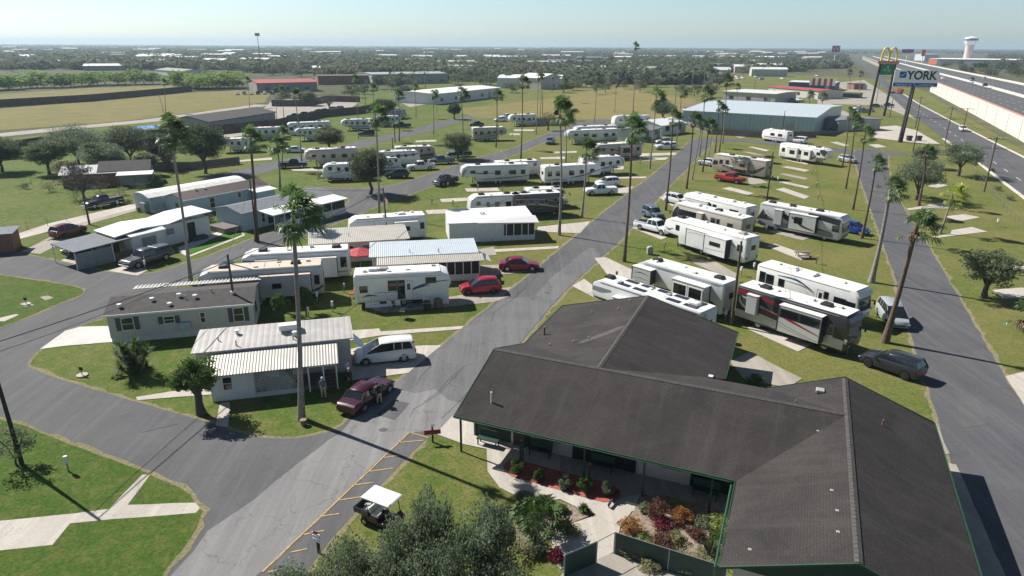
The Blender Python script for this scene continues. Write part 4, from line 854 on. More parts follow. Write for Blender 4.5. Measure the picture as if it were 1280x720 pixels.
# ------------------------------------------------------------------ people
def person(loc, face, label, top, legs, hair='hair_grey', pose='stand', hgt=1.72, z=0, cap=None):
    o = bpy.data.objects.new('tmp', None)
    k = hgt/1.72
    P = dict(pel=(0, 0, .95), ch=(0, 0, 1.30), ne=(0, 0, 1.47), he=(.02, 0, 1.60), ht=(.02, 0, 1.72))
    lean = {'stand': 0, 'lean': .28, 'carry': .12}[pose]
    def Lx(p): return (p[0]+lean*max(0, p[2]-.95), p[1], p[2]-lean*.1*max(0, p[2]-.95))
    V = [P['pel'], Lx(P['ch']), Lx(P['ne']), Lx(P['he']), Lx(P['ht'])]; rad = [.145, .16, .06, .095, .07]; E = [(0, 1), (1, 2), (2, 3), (3, 4)]
    for s in (-1, 1):
        n = len(V); fw = .12 if s > 0 else -.08
        V += [(0, s*.10, .88), (fw*.6+.03, s*.11, .48), (fw, s*.12, .08), (fw+.16, s*.13, .04)]; rad += [.105, .07, .05, .04]; E += [(0, n), (n, n+1), (n+1, n+2), (n+2, n+3)]
        n = len(V); sh = Lx((0, s*.19, 1.40)); rch = .30 if pose != 'stand' else .06
        V += [sh, Lx((rch*.4-.02, s*.25, 1.13)), Lx((rch+.05, s*.22, .92+rch*.3)), Lx((rch+.12, s*.21, .86+rch*.3))]; rad += [.065, .046, .034, .036]; E += [(1, n), (n, n+1), (n+1, n+2), (n+2, n+3)]
    me = bpy.data.meshes.new('person'); me.from_pydata([Vector(v)*k for v in V], E, [])
    p = bpy.data.objects.new('person', me); C.objects.link(p)
    md = p.modifiers.new('skin', 'SKIN'); md.use_smooth_shade = True
    for i, r in enumerate(rad): me.skin_vertices[0].data[i].radius = (r*k, r*k*(1.25 if i == 1 else 1))
    me.skin_vertices[0].data[0].use_root = True
    p.modifiers.new('sub', 'SUBSURF').levels = 2; p.modifiers['sub'].render_levels = 2
    bpy.context.view_layer.update(); dg = bpy.context.evaluated_depsgraph_get()
    m2 = bpy.data.meshes.new_from_object(p.evaluated_get(dg)); p.modifiers.clear(); p.data = m2
    for m_ in (top, legs, 'skin'): m2.materials.append(M[m_])
    for f in m2.polygons:
        c = f.center/k
        f.use_smooth = True
        f.material_index = 2 if c.z > 1.47-lean*.1 or (abs(c.y) > .17 and c.z < 1.05 and c.z > .7) else (0 if c.z > .93 else 1)
    p.location = (loc[0], loc[1], z); p.rotation_euler = (0, 0, BR(face))
    tag(p, label, 'person')
    hx, hy, hzv = Lx(P['ht'])
    hm_ = MB(); rr = []
    for i in range(6):
        a = math.pi/2*i/5; rr.append([(hx+math.cos(t)*.115*math.cos(a)-.01, math.sin(t)*.10*math.cos(a), 1.62-lean*.08+.13*math.sin(a)) for t in [2*math.pi*j/12 for j in range(12)]])
    hm_.ring([[tuple(v*k for v in q) for q in r_] for r_ in rr]); hm_.build('cap' if cap else 'hair', cap or hair, p, smooth=60)
    fc = MB(); fx_ = hx+.095
    for s in (-1, 1): fc.box((fx_*k, s*.035*k, 1.615*k-lean*.08), (.012, .022, .012))
    fc.box(((fx_+.0)*k, 0, 1.555*k-lean*.08), (.012, .045, .01)); fc.build('face_features', 'hair_dark', p)
    MB().prism([(fx_-.02, 1.57), (fx_+.02, 1.575), (fx_-.01, 1.62)], -.012, .012).build('nose', 'skin', p)
    fg = MB()
    for s in (-1, 1):
        hnd = Vector(Lx((.30+.12 if pose != 'stand' else .06+.12, s*.21, .86+(.09 if pose != 'stand' else .02))))
        for q in range(4): fg.tube(hnd*k+Vector((0, (q-1.5)*.018, 0)), hnd*k+Vector((.035, (q-1.5)*.02, -.06-.008*(1.5-abs(q-1.5)))), .009, .007, 5)
        fg.tube(hnd*k+Vector((.01, -s*.03, .02)), hnd*k+Vector((.045, -s*.05, -.02)), .01, .008, 5)
    fg.build('fingers', 'skin', p)
    sh = MB()
    for s in (-1, 1):
        fw = .12 if s > 0 else -.08; sh.box(((fw+.07)*k, s*.125*k, .04), (.27, .10, .08))
    sh.build('shoes', 'cloth_dark', p, bevel=.02)
    bpy.data.objects.remove(o)
    return p
# ------------------------------------------------------------------ poles and wires
def pole(base, h, label, group=None, arms=(), r=.14, m='pole_wood', lean=(0, 0), name='utility_pole', can=False, cat='utility pole', ab=23):
    B = G(*base); o = empty(name, B, BR(ab), label, cat, group)
    MB().tube((0, 0, 0), (lean[0], lean[1], h), r, r*.62, 10).build('post', m, o, smooth=60)
    for z, l in arms:
        MB().box((lean[0]*z/h, lean[1]*z/h, z), (.1, l, .12)).build('crossarm', m, o)
        ins = MB()
        for k in (-.45, -.2, .2, .45): ins.tube((0, l*k, z+.06), (0, l*k, z+.25), .05, .03, 6)
        ins.build('insulators', 'white_plastic', o)
    if can: MB().tube((.25, .1, h*.78), (.25, .1, h*.78+.9), .22, n=10).build('transformer', 'metal_grey', o, smooth=40)
    return o
def wire(a, b, sag, label, r=.02, name='overhead_wire', group=None):
    a = Vector(a); b = Vector(b); P = [a.lerp(b, t/14)-Vector((0, 0, sag*4*(t/14)*(1-t/14))) for t in range(15)]
    mb = MB().path(P, r, 5); o = mb.build(name, 'black_plastic'); tag(o, label, 'wire', group); return o
# ------------------------------------------------------------------ buildings
def hframe(name, px, bearing, label, cat, group=None, z=.02):
    """root at the near left corner; local x runs along the near wall, y away from the viewer"""
    B = G(*px); o = empty(name, (B.x, B.y, z), BR(bearing), label, cat, group); return o
def slab(mb, pts, th=.08, mi=0):
    a = [Vector(p) for p in pts]; n = (a[1]-a[0]).cross(a[2]-a[0]).normalized()
    if n.z < 0: a = a[::-1]; n = -n
    b = [p-Vector((0, 0, th)) for p in a]; k = len(a); m = len(mb.v)
    mb.v += [tuple(p) for p in a+b]; mb.f.append(tuple(range(m, m+k))); mb.m.append(mi)
    mb.f.append(tuple(reversed(range(m+k, m+2*k)))); mb.m.append(mi)
    for j in range(k): mb.f.append((m+j, m+k+j, m+k+(j+1) % k, m+(j+1) % k)); mb.m.append(mi)
    return mb
def xprism(mb, prof, x0, x1, mi=0):      # prof (y,z)
    return mb.ring([[(x, y, z) for y, z in prof] for x in (x0, x1)], mi)
def window(o, x0, x1, z0, z1, y=0, shut=False, side=-1, m='glass', frame='trim_white', div=True):
    w_ = MB().bb(x0, x1, y-.03 if side < 0 else y, y+.02 if side < 0 else y+.05, z0, z1).build('window', m, o)
    f = MB(); t = .06; ya, yb = (y-.06, y+.0) if side < 0 else (y, y+.08)
    f.bb(x0-t, x0, ya, yb, z0-t, z1+t).bb(x1, x1+t, ya, yb, z0-t, z1+t).bb(x0, x1, ya, yb, z0-t, z0).bb(x0, x1, ya, yb, z1, z1+t)
    if div: f.bb(x0, x1, ya+.01, yb-.003, (z0+z1)/2-.02, (z0+z1)/2+.02)
    f.build('frame', frame, w_)
    if shut:
        for a, b in ((x0-t-.42, x0-t-.02), (x1+t+.02, x1+t+.42)): MB().bb(a, b, y-.05, y, z0-.04, z1+.04).build('shutter', 'shutter', o)
    return w_
def vents(o, pts, kind='cap'):
    for x, y, z in pts:
        if kind == 'cap': MB().tube((x, y, z-.1), (x, y, z+.16), .13, n=8).tube((x, y, z+.16), (x, y, z+.24), .2, n=8).build('roof_vent', 'white_plastic', o)
        else: MB().tube((x, y, z-.1), (x, y, z+.35), .05, n=8).build('vent_pipe', 'metal_grey', o)
def side_wall_win(o, x, y0, y1, z0, z1):
    MB().bb(x-.02, x+.03, y0, y1, z0, z1).build('window', 'glass', o)

# dark roofed mobile home
h0 = hframe('mobile_home', (140, 430), 75, 'pale grey mobile home with dark roof and shuttered windows beside the big bushy shrub', 'mobile home')
Lh, Dh = 12.0, 5.6
xprism(MB(), [(0, .5), (0, 2.75), (Dh/2, 3.3), (Dh, 2.75), (Dh, .5)], 0, Lh).build('wall', 'wall_greybeige', h0)
MB().bb(.05, Lh-.05, .05, Dh-.05, 0, .5).build('skirting', 'skirt', h0)
m = MB(); slab(m, [(-.2, -.3, 2.76), (Lh+.2, -.3, 2.76), (Lh+.2, Dh/2, 3.42), (-.2, Dh/2, 3.42)]); slab(m, [(-.2, Dh/2, 3.42), (Lh+.2, Dh/2, 3.42), (Lh+.2, Dh+.3, 2.76), (-.2, Dh+.3, 2.76)])
rf = m.build('roof', 'dark_roof', h0, uvscale=1)
MB().bb(-.2, Lh+.2, -.36, -.30, 2.62, 2.78).build('gutter', 'trim_white', rf)
vents(h0, [(.9, .9, 3.1), (3.4, 1.6, 3.2), (5.0, .6, 2.95), (5.6, 1.9, 3.3), (7.0, 1.5, 3.2), (10.2, 1.7, 3.2)]); vents(h0, [(6.2, 1.4, 3.1), (8.3, 2.3, 3.3)], 'pipe')
window(h0, 1.1, 2.0, 1.2, 2.3, shut=True); window(h0, 4.5, 5.3, 1.5, 2.1, shut=True); window(h0, 7.5, 7.85, 1.3, 2.2); window(h0, 10.3, 11.1, 1.1, 2.35, shut=True)
MB().bb(5.7, 6.6, -.4, -.05, .9, 1.5).build('window_air_conditioner', 'wall_blue', h0); side_wall_win(h0, Lh, 1.5, 2.5, 1.2, 2.1)
m = MB(); slab(m, [(.8, Dh+.34, 2.98), (Lh+.3, Dh+.34, 2.98), (Lh+.3, Dh+1.5, 2.9), (.8, Dh+1.5, 2.9)], .06)
for k in range(34): m.bb(1.0+k*.33, 1.12+k*.33, Dh+.4, Dh+1.45, 2.9, 3.0)
m.build('carport_roof', 'wall_greybeige', h0)
m = MB()
for k in (1.0, 4.5, 8.0, 12.0): m.tube((k, Dh+1.4, 0), (k, Dh+1.4, 2.85), .05)
m.build('carport_posts', 'trim_white', h0)
# lattice porch home
h4 = hframe('mobile_home', (266, 503), 75, 'white home with two tier ribbed roof and lattice porch beside the tall leaning palm', 'mobile home')
L4 = 10.2
xprism(MB(), [(2.6, 0), (2.6, 2.9), (5.9, 3.3), (5.9, 0)], -1.2, L4).build('wall', 'wall_greybeige', h4)
MB().bb(0, 3.05, 0, 2.59, 0, 2.3).build('porch_room', 'wall_white', h4)
m = MB(); slab(m, [(-1.5, 2.45, 3.0), (L4+.3, 2.45, 3.0), (L4+.2, 5.9, 3.45), (-1.3, 5.9, 3.45)]); slab(m, [(-1.3, 5.9, 3.45), (L4+.2, 5.9, 3.45), (L4+.2, 6.2, 3.38), (-1.3, 6.2, 3.38)])
m.build('roof', 'pan_roof', h4, uvscale=1)
m = MB(); slab(m, [(-.3, -.35, 2.25), (9.2, -.35, 2.25), (9.2, 2.40, 2.78), (-.3, 2.40, 2.78)], .07); m.build('porch_roof', 'cream_ribbed', h4, uvscale=1)
for k in range(30):
    pass
m = MB(); lt = .03
for i in range(18):
    x = 3.15+i*.16
    m.box((x+.0, -.02, .95), (.03, .02, 2.5), 0, 0, 0, .6); m.box((x, -.045, .95), (.03, .02, 2.5), 0, 0, 0, -.6)
la = m.build('lattice_screen', 'trim_white', h4)
MB().bb(3.1, 6.1, .01, .05, 0, .35).build('porch_panel', 'wall_white', h4)
m = MB()
for x in (6.95, 8.05, 9.0): m.bb(x-.05, x+.05, -.2, -.1, 0, 2.25)
m.bb(6.9, 9.05, -.2, -.1, 2.05, 2.15); m.build('porch_posts', 'trim_white', h4)
m = MB()
for k in range(5): m.bb(8.0-.0, 8.95, -.1, .5, .25+.28*k, .29+.28*k)
m.build('porch_steps', 'wood', h4)
MB().bb(4.0, 9.0, .2, 2.55, 0, .28).build('porch_floor', 'grey_wood', h4); MB().bb(4.6, 5.6, 2.5, 2.58, .3, 2.2).build('door', 'screen', h4)
window(h4, 7.0, 8.6, 1.2, 2.1, 2.6)
MB().box((5.6, 4.6, 3.62), (1.6, .75, .45), .06).build('roof_air_conditioner', 'white_plastic', h4, bevel=.04)
vents(h4, [(1.6, 4.8, 3.4), (6.0, 3.6, 3.3)]); vents(h4, [(.3, 4.0, 3.2), (1.7, 3.0, 3.15), (5.9, 3.1, 3.2)], 'pipe')
m = MB(); slab(m, [(L4+.3, 2.6, 2.6), (L4+1.0, 2.6, 1.9), (L4+1.0, 4.2, 1.9), (L4+.3, 4.4, 2.6)], .05); m.build('window_awning', 'sign_white', h4); MB().bb(-.95, -.1, 2.3, 2.58, 0, .9).build('outdoor_unit', 'metal_grey', h4)
window(h4, .9, 1.5, .9, 1.9, 0)
# blue-white ribbed roof home
h2 = hframe('mobile_home', (478, 356), 80, 'home with pale blue ribbed roof and dark screened porch behind the white trailer', 'mobile home')
L2 = 10.9
xprism(MB(), [(1.5, 0), (1.5, 2.6), (5.8, 3.0), (5.8, 0)], -1.0, L2-.2).build('wall', 'wall_white', h2)
MB().bb(0, L2-.1, .02, 1.49, 0, .75).bb(0, L2-.1, .02, 1.49, 2.2, 2.4).bb(0, 3.5, .03, 1.48, .7, 2.25).build('porch_room', 'wall_white', h2)
m = MB()
for k in range(9):
    x = 3.5+k*(L2-3.6)/8; m.bb(x-.05, x+.05, -.02, .08, .75, 2.3)
m.build('porch_frames', 'trim_white', h2)
for k in range(8): x = 3.5+k*(L2-3.6)/8; MB().bb(x+.05, x+(L2-3.6)/8-.05, .03, .06, .75, 2.2).build('screen_panel', 'screen', h2)
MB().bb(L2-.12, L2-.08, .2, 1.4, .75, 2.2).build('screen_panel', 'screen', h2)
m = MB(); slab(m, [(-1.3, 1.3, 2.82), (L2, 1.3, 2.82), (L2, 6.1, 3.2), (-1.3, 6.1, 3.2)]); m.build('roof', 'bluewhite_ribbed', h2, uvscale=1)
m = MB(); slab(m, [(-.5, -.4, 2.38), (L2+.4, -.4, 2.38), (L2+.4, 1.25, 2.74), (-.5, 1.25, 2.74)], .06); m.build('porch_roof', 'cream_ribbed', h2, uvscale=1)
vents(h2, [(3.2, 2.2, 3.0), (6.4, 1.9, 2.95)], 'pipe')
m = MB(); slab(m, [(L2+.05, 1.7, 2.3), (L2+1.5, 1.7, 1.5), (L2+1.5, 4.3, 1.5), (L2+.05, 4.3, 2.3)], .05); m.build('window_awning', 'trim_white', h2)
# white flat roofed home
h3 = hframe('mobile_home', (562, 304), 80, 'white flat roofed home with screened porch below the black motorhome', 'mobile home')
L3 = 11.6
xprism(MB(), [(0, 0), (0, 2.65), (3, 2.9), (6.2, 2.9), (6.2, 0)], 0, 7.2).build('wall', 'wall_white', h3)
xprism(MB(), [(1.2, 0), (1.2, 2.8), (6.2, 3.1), (6.2, 0)], 7.21, L3).build('porch_core', 'wall_white', h3)
MB().bb(7.2, L3, .02, 1.19, 0, .7).bb(7.2, L3, .02, 1.19, 2.3, 2.5).build('porch_room', 'wall_white', h3)
m = MB()
for x in (7.3, 7.7, 8.7, 9.8, 10.7, L3-.04): m.bb(x-.05, x+.05, -.03, .07, .0, 2.4)
m.build('porch_frames', 'trim_white', h3)
for a, b in ((7.75, 8.65), (8.75, 9.75), (9.85, 10.65), (10.75, L3-.1)): MB().bb(a, b, .025, .05, .35 if a < 8 else .72, 2.3).build('screen_panel', 'screen', h3)
MB().bb(L3-.03, L3+.01, .1, 1.15, .72, 2.3).build('screen_panel', 'screen', h3)
m = MB(); slab(m, [(-.3, -.15, 2.72), (7.2, -.15, 2.72), (L3, 1.1, 2.95), (L3-.1, 6.4, 3.25), (.3, 6.4, 3.1)]); m.build('roof', 'white_roof', h3)
m = MB(); slab(m, [(3.8, -.45, 2.70), (L3+.5, -.45, 2.50), (L3+.3, 1.4, 3.05), (3.8, 1.4, 3.05)], .06); m.build('porch_roof', 'trim_white', h3)
m = MB()
for x in (3.6, 3.75, 6.3, 7.1): m.bb(x, x+.07, -.03, -.004, .05, 2.6)
m.build('wall_trim', 'trim_white', h3)
vents(h3, [(4.7, 3.6, 3.0), (5.1, 3.6, 3.0)])
m = MB(); m.bb(4.2, 4.26, -.05, -.01, 1.3, 1.36); m.build('door_knob', 'metal_grey', h3)
# beige ribbed roof
h1 = hframe('mobile_home', (390, 331), 75, 'long low home with beige ribbed roof behind the red umbrella', 'mobile home')
L1 = 11.6
xprism(MB(), [(0, 0), (0, 2.5), (5, 2.9), (5, 0)], .2, L1-.2).build('wall', 'wall_greybeige', h1)
m = MB(); slab(m, [(-.2, -.35, 2.58), (L1+.2, -.35, 2.58), (L1+.2, 5.3, 3.02), (-.2, 5.3, 3.02)]); m.build('roof', 'cream_ribbed', h1, uvscale=1)
window(h1, 6.1, 6.9, 1.5, 2.0); window(h1, 4.3, 5.0, 1.3, 2.0); MB().bb(7.9, 7.96, -.02, 0, .1, 2.45).bb(10.1, 10.16, -.02, 0, .1, 2.45).build('wall_trim', 'trim_white', h1); vents(h1, [(2.6, .3, 2.7), (4.6, 1.9, 2.8)], 'pipe')
# grey home with veranda at the loop corner
def P2(px, z=0): return G(*px, z)
hl = hframe('mobile_home', (312, 288), 34, 'blue grey home with slate roof and flat veranda roof at the loop corner', 'mobile home')
LL = 15.5
xprism(MB(), [(0, 0), (0, 2.6), (3.0, 3.2), (6.0, 2.6), (6.0, 0)], -1.0, LL).build('wall', 'wall_blue', hl)
m = MB(); slab(m, [(-1.2, -.3, 2.62), (LL+.3, -.3, 2.62), (LL+.3, 3.0, 3.32), (-1.2, 3.0, 3.32)]); slab(m, [(-1.2, 3.0, 3.32), (LL+.3, 3.0, 3.32), (LL+.3, 6.3, 2.62), (-1.2, 6.3, 2.62)]); m.build('roof', 'grey_roof', hl)
m = MB(); slab(m, [(1.5, -3.6, 2.35), (LL, -3.6, 2.35), (LL, -.35, 2.6), (1.5, -.35, 2.6)], .12); m.build('veranda_roof', 'roof_far', hl)
m = MB()
for k in range(7): m.tube((1.8+k*1.75, -3.4, 0), (1.8+k*1.75, -3.4, 2.3), .06)
m.bb(1.8, LL-.2, -3.45, -3.35, .9, .98); m.build('veranda_posts', 'trim_white', hl); MB().bb(5.2, LL-.3, -3.3, -.1, .0, .9).build('veranda_wall', 'wall_white', hl)
MB().bb(5.4, LL-.5, -3.33, -3.30, .95, 2.2).build('screen_panel', 'screen', hl); window(hl, 2.2, 2.7, .7, 2.1, 0); window(hl, 3.2, 4.2, .3, 2.2, 0)
vents(hl, [(2, 1.2, 2.95), (7, 1.4, 3.0)], 'pipe')
MB().bb(-3.4, -1.05, .6, 4.4, 0, .8).build('side_deck', 'grey_wood', hl)
# brown roofed blue home and its grey shed-like neighbour
hb1 = hframe('mobile_home', (233, 271), 34, 'pale blue mobile home with dark brown ribbed roof behind the white carport home', 'mobile home')
LB = 15
xprism(MB(), [(0, 0), (0, 2.5), (2.6, 3.2), (5.2, 2.5), (5.2, 0)], 0, LB, 0).build('wall', 'wall_blue', hb1)
m = MB(); slab(m, [(-.3, -.3, 2.52), (LB+.3, -.3, 2.52), (LB+.3, 2.6, 3.34), (-.3, 2.6, 3.34)]); m.build('roof', 'brown_ribbed', hb1, uvscale=1)
m = MB(); slab(m, [(-.3, 2.62, 3.34), (LB+.3, 2.62, 3.34), (LB+.3, 5.5, 2.52), (-.3, 5.5, 2.52)]); m.build('rear_roof', 'white_roof', hb1)
MB().bb(-.35, LB+.35, -.36, -.3, 2.42, 2.56).build('gutter', 'trim_white', hb1); window(hb1, 4.2, 5.0, .6, 2.2, 0); window(hb1, 9.2, 9.8, 1.4, 2.2, 0); MB().bb(-.03, .0, 1.7, 2.5, 1.2, 1.9).build('end_window', 'glass', hb1)
vents(hb1, [(3.5, 2.3, 3.3), (5.0, 2.2, 3.2)])
m = MB(); slab(m, [(11.0, -2.6, 2.2), (15, -2.6, 2.2), (15, -.4, 2.45), (11.0, -.4, 2.45)], .08); m.build('porch_roof', 'roof_far', hb1); MB().bb(11.3, 14.8, -2.2, -.02, 0, 2.1).build('porch_room', 'wall_blue', hb1)
hb2 = hframe('mobile_home', (191, 267), 34, 'long grey metal sided home with curved pale roof, nearest the gravel drive', 'mobile home')
LB = 17
xprism(MB(), [(0, 0), (0, 2.5), (1.2, 2.9), (2.4, 3.0), (3.6, 2.9), (4.8, 2.5), (4.8, 0)], 0, LB).build('wall', 'wall_blue', hb2)
m = MB(); prf = [(-.2, 2.5), (1.2, 2.98), (2.4, 3.1), (3.6, 2.98), (5.0, 2.5)]
for (ya, za), (yb, zb) in zip(prf, prf[1:]): slab(m, [(-.4, ya, za), (LB+.2, ya, za), (LB+.2, yb, zb), (-.4, yb, zb)], .06)
m.build('roof', 'rv_roof', hb2); MB().bb(-.7, -.05, .8, 2.2, 0, 1.6).build('utility_cupboard', 'metal_grey', hb2)
MB().bb(-.04, LB, -.03, -.0, 0.0, .5).build('skirting', 'skirt', hb2); window(hb2, 6, 7, 1.2, 2)
# white home with carport facing the loop road
hc = hframe('mobile_home', (120, 330), 33, 'white home with wavy white roof and grey carport beside the dark grey pickup', 'mobile home')
p = [G(119, 325), G(153, 316)]
MB().bb(7.2, 15.6, .2, 4.2, 0, 2.7).build('wall', 'wall_white', hc); MB().bb(4.3, 8.4, -.9, 4.1, 0, 2.55).build('front_room', 'wall_white', hc)
m = MB(); prf = [(2.6, 2.75), (6, 3.15), (9.5, 2.95), (12, 3.35), (16.0, 3.4)]
for (xa, za), (xb, zb) in zip(prf, prf[1:]): slab(m, [(xa, -.2, za), (xb, -.2, zb), (xb, 4.6, zb+.15), (xa, 4.6, za+.15)], .14)
m.build('roof', 'white_roof', hc)
m = MB(); slab(m, [(4.0, -1.2, 2.58), (8.6, -1.2, 2.66), (8.6, -.25, 2.9), (4.0, -.25, 2.72)], .1); m.build('front_roof', 'white_roof', hc)
m = MB(); slab(m, [(-2.6, -1.0, 2.25), (4.4, -1.0, 2.45), (4.4, 4.4, 2.62), (-2.6, 4.4, 2.42)], .1); m.build('carport_roof', 'grey_roof', hc)
MB().bb(-2.45, 1.7, -.9, -.84, 0, 1.95).build('carport_screen', 'privacy_grey', hc)
m = MB()
for x, y in ((-2.5, -.9), (-2.5, 4.2), (1.8, -.9), (4.2, -.9), (1.8, 4.2)): m.tube((x, y, 0), (x, y, 2.3), .06)
m.build('carport_posts', 'trim_white', hc); MB().bb(1.9, 4.1, -.9, -.8, 0, 1.0).build('half_wall', 'wood', hc); MB().bb(2.2, 3.8, 1.5, 3.8, 0, 1.9).build('stored_cabinets', 'wood', hc)
window(hc, 5.4, 7.3, .9, 2.1, -.9, m='privacy_grey', div=False); window(hc, 9.3, 10.4, 1.4, 2.2, .2, m='privacy_grey', div=False); MB().bb(12.3, 13.4, .14, .2, 0, 2.4).build('door', 'screen', hc)
m = MB().bb(12.2, 14.4, -1.0, .1, 0, .5); m.build('porch_steps', 'dark_green', hc)
# old house in the trees, left
hh = hframe('timber_house', (128, 233), 70, 'small shabby grey timber house under trees with pale porch roofs', 'house')
xprism(MB(), [(0, 0), (0, 2.8), (3, 4.0), (6, 2.8), (6, 0)], 0, 8).build('wall', 'wall_grey', hh)
m = MB(); slab(m, [(-.4, -.4, 2.7), (8.4, -.4, 2.7), (8.4, 3, 4.15), (-.4, 3, 4.15)]); slab(m, [(-.4, 3, 4.15), (8.4, 3, 4.15), (8.4, 6.4, 2.7), (-.4, 6.4, 2.7)]); m.build('roof', 'dark_roof', hh)
m = MB(); slab(m, [(3, -3, 2.3), (9, -3, 2.3), (9, -.45, 2.6), (3, -.45, 2.6)]); m.build('porch_roof', 'roof_far', hh); window(hh, 1, 2, 1.2, 2.2)
m = MB()
for x in (3.2, 6, 8.8): m.tube((x, -2.9, 0), (x, -2.9, 2.3), .07)
m.build('porch_posts', 'wood', hh)
hw_ = hframe('timber_house', (80, 236), 70, 'low house with pale grey metal roof hidden behind the bare twiggy tree', 'house')
xprism(MB(), [(0, 0), (0, 2.6), (3, 3.5), (6, 2.6), (6, 0)], 0, 9).build('wall', 'brick', hw_)
m = MB(); slab(m, [(-.4, -.4, 2.5), (9.4, -.4, 2.5), (9.4, 3, 3.6), (-.4, 3, 3.6)]); slab(m, [(-.4, 3, 3.6), (9.4, 3, 3.6), (9.4, 6.4, 2.5), (-.4, 6.4, 2.5)]); m.build('roof', 'roof_far', hw_)
m = hframe('brick_shed', (-20, 318), 70, 'low brown brick shed cut by the left edge', 'shed')
MB().bb(-1, 3.3, 0, 3, 0, 2.4).build('wall', 'brick', m); s_ = MB(); slab(s_, [(-1.3, -.3, 2.45), (3.6, -.3, 2.45), (3.6, 3.3, 2.6), (-1.3, 3.3, 2.6)]); s_.build('roof', 'grey_roof', m)

# ---- clubhouse
CW, CU = -4.0, 39.6
def K(w_, u_, z): return (w_-CW, u_-CU, z)
o_ = W(CU, CW); club = empty('clubhouse', o_, BR(113), 'big clubhouse with dark shingle roofs and green trimmed eaves', 'clubhouse')
e, r = 2.8, 4.9
planes = [[(-18.1, 33.5, e), (-.95, 33.5, e), (4.4, 39.6, r), (-18.1, 39.6, r)],
 [(-18.1, 39.6, r), (-10.55, 39.6, r), (-18.2, 45.6, e)],
 [(-10.55, 39.6, r), (-10.55, 54.6, r), (-18.2, 54.6, e), (-18.2, 45.6, e)],
 [(-10.55, 39.6, r), (-4.2, 44.7, 3.12), (-3, 45.6, e), (-3, 54.6, e), (-10.55, 54.6, r)],
 [(-10.55, 39.6, r), (4.4, 39.6, r), (-.14, 44.7, 3.12), (-4.2, 44.7, 3.12)],
 [(4.4, 39.6, r), (4.4, 44.7, r), (-.14, 44.7, 3.12)],
 [(-.95, 33.5, e), (-.95, 26.5, e), (4.4, 26.5, r), (4.4, 39.6, r)],
 [(4.4, 26.5, r), (9.8, 26.5, e), (9.8, 44.7, e), (4.4, 44.7, r)]]
m = MB()
for p in planes: slab(m, [K(*q) for q in p], .07)
croof = m.build('roof', 'shingle', club, uvscale=1)
# ridge caps
m = MB()
for a, b in (((-18.1, 39.6, r), (4.4, 39.6, r)), ((-10.55, 39.6, r), (-10.55, 54.6, r)), ((4.4, 26.5, r), (4.4, 44.7, r))):
    a, b = Vector(K(*a)), Vector(K(*b)); d = (b-a).normalized(); s = Vector((-d.y, d.x, 0)); n = int((b-a).length/.3)
    for k in range(n):
        p = a+d*(k+.5)*.3
        m.ring([[p+d*t-s*.17+Vector((0, 0, -.035+.01)), p+d*t+Vector((0, 0, .035+zz)), p+d*t+s*.17+Vector((0, 0, -.025)), p+d*t+Vector((0, 0, -.06))] for t, zz in ((-.15, .012), (.14, 0))])
mat('ridge_cap', (.070, .064, .060), .9, .25, 4); m.build('ridge_caps', 'ridge_cap', croof)
# eave trim
m = MB()
def edge(a, b, wd=.06, hh_=.09, m=m):
    a, b = Vector(K(*a)), Vector(K(*b)); d = (b-a).normalized(); s = Vector((-d.y, d.x, 0)).normalized()*wd/2; z = Vector((0, 0, 1))
    m.ring([[p-s-z*hh_, p+s-z*hh_, p+s+z*.03, p-s+z*.03] for p in (a, b)])
edge((-18.15, 33.44, e), (-.95, 33.44, e)); edge((-1.02, 33.44, e), (-1.02, 26.44, e)); edge((-18.17, 33.4, e), (-18.17, 39.6, r)); edge((-18.17, 39.6, r), (-18.26, 45.6, e)); edge((-18.26, 45.6, e), (-18.26, 54.66, e)); edge((-18.26, 54.66, e), (-10.55, 54.66, r)); edge((-10.55, 54.66, r), (-2.94, 54.66, e)); edge((-2.94, 54.66, e), (-2.94, 45.6, e)); edge((-.98, 26.44, e), (4.4, 26.44, r)); edge((4.4, 26.44, r), (9.86, 26.44, e)); edge((9.86, 26.44, e), (9.86, 44.76, e)); edge((-.14, 44.76, 3.12), (4.4, 44.76, r)); edge((4.4, 44.76, r), (9.86, 44.76, e))
m.build('eave_trim', 'trim_green', croof)
# gutter with downpipe on the garden side
MB().tube(K(-1.16, 33.2, 2.66), K(-1.16, 26.5, 2.66), .06, n=8).tube(K(-18.1, 33.36, 2.74), K(-1.2, 33.36, 2.74), .03, n=8).tube(K(-1.16, 26.6, 2.6), K(-1.0, 26.9, 0), .045).build('gutter', 'trim_green', croof)
# walls
m = MB()
def wbox(w0, w1, u0, u1, z1=2.72, m=m): m.bb(w0-CW, w1-CW, u0-CU, u1-CU, 0, z1)
wbox(-15.2, -.4, 36.0, 44.0); wbox(-17.6, -3.6, 44.01, 54.1); wbox(-.39, 9.2, 27.3, 44.1)
m.build('wall', 'wall_cream', club)
m = MB()
for w0, w1, u_ in ((-18.0, -3.2, 54.3), (-.8, 9.6, 44.4), (-.8, 9.6, 26.9)):
    a = Vector(K(w0, u_, 2.68)); b = Vector(K(w1, u_, 2.68)); c = Vector(K((w0+w1)/2, u_, 4.72)); m.ring([[p+Vector((0, dy, 0)) for p in (a, b, c)] for dy in (-.05, .05)])
m.build('gable_panels', 'dark_green', club)
m = MB()
for w_ in (-17.9, -13.6, -9.6, -6.0, -2.2): m.bb(w_-.055-CW, w_+.055-CW, 33.8-CU, 33.91-CU, 0, 2.72)
m.bb(-17.98-CW, -17.82-CW, 35.9-CU, 36.06-CU, 0, 2.72); m.build('porch_posts', 'dark_green', club)
MB().bb(-17.9-CW, -1.1-CW, 33.75-CU, 36-CU, 2.70, 2.76).build('porch_ceiling', 'wall_grey', club)
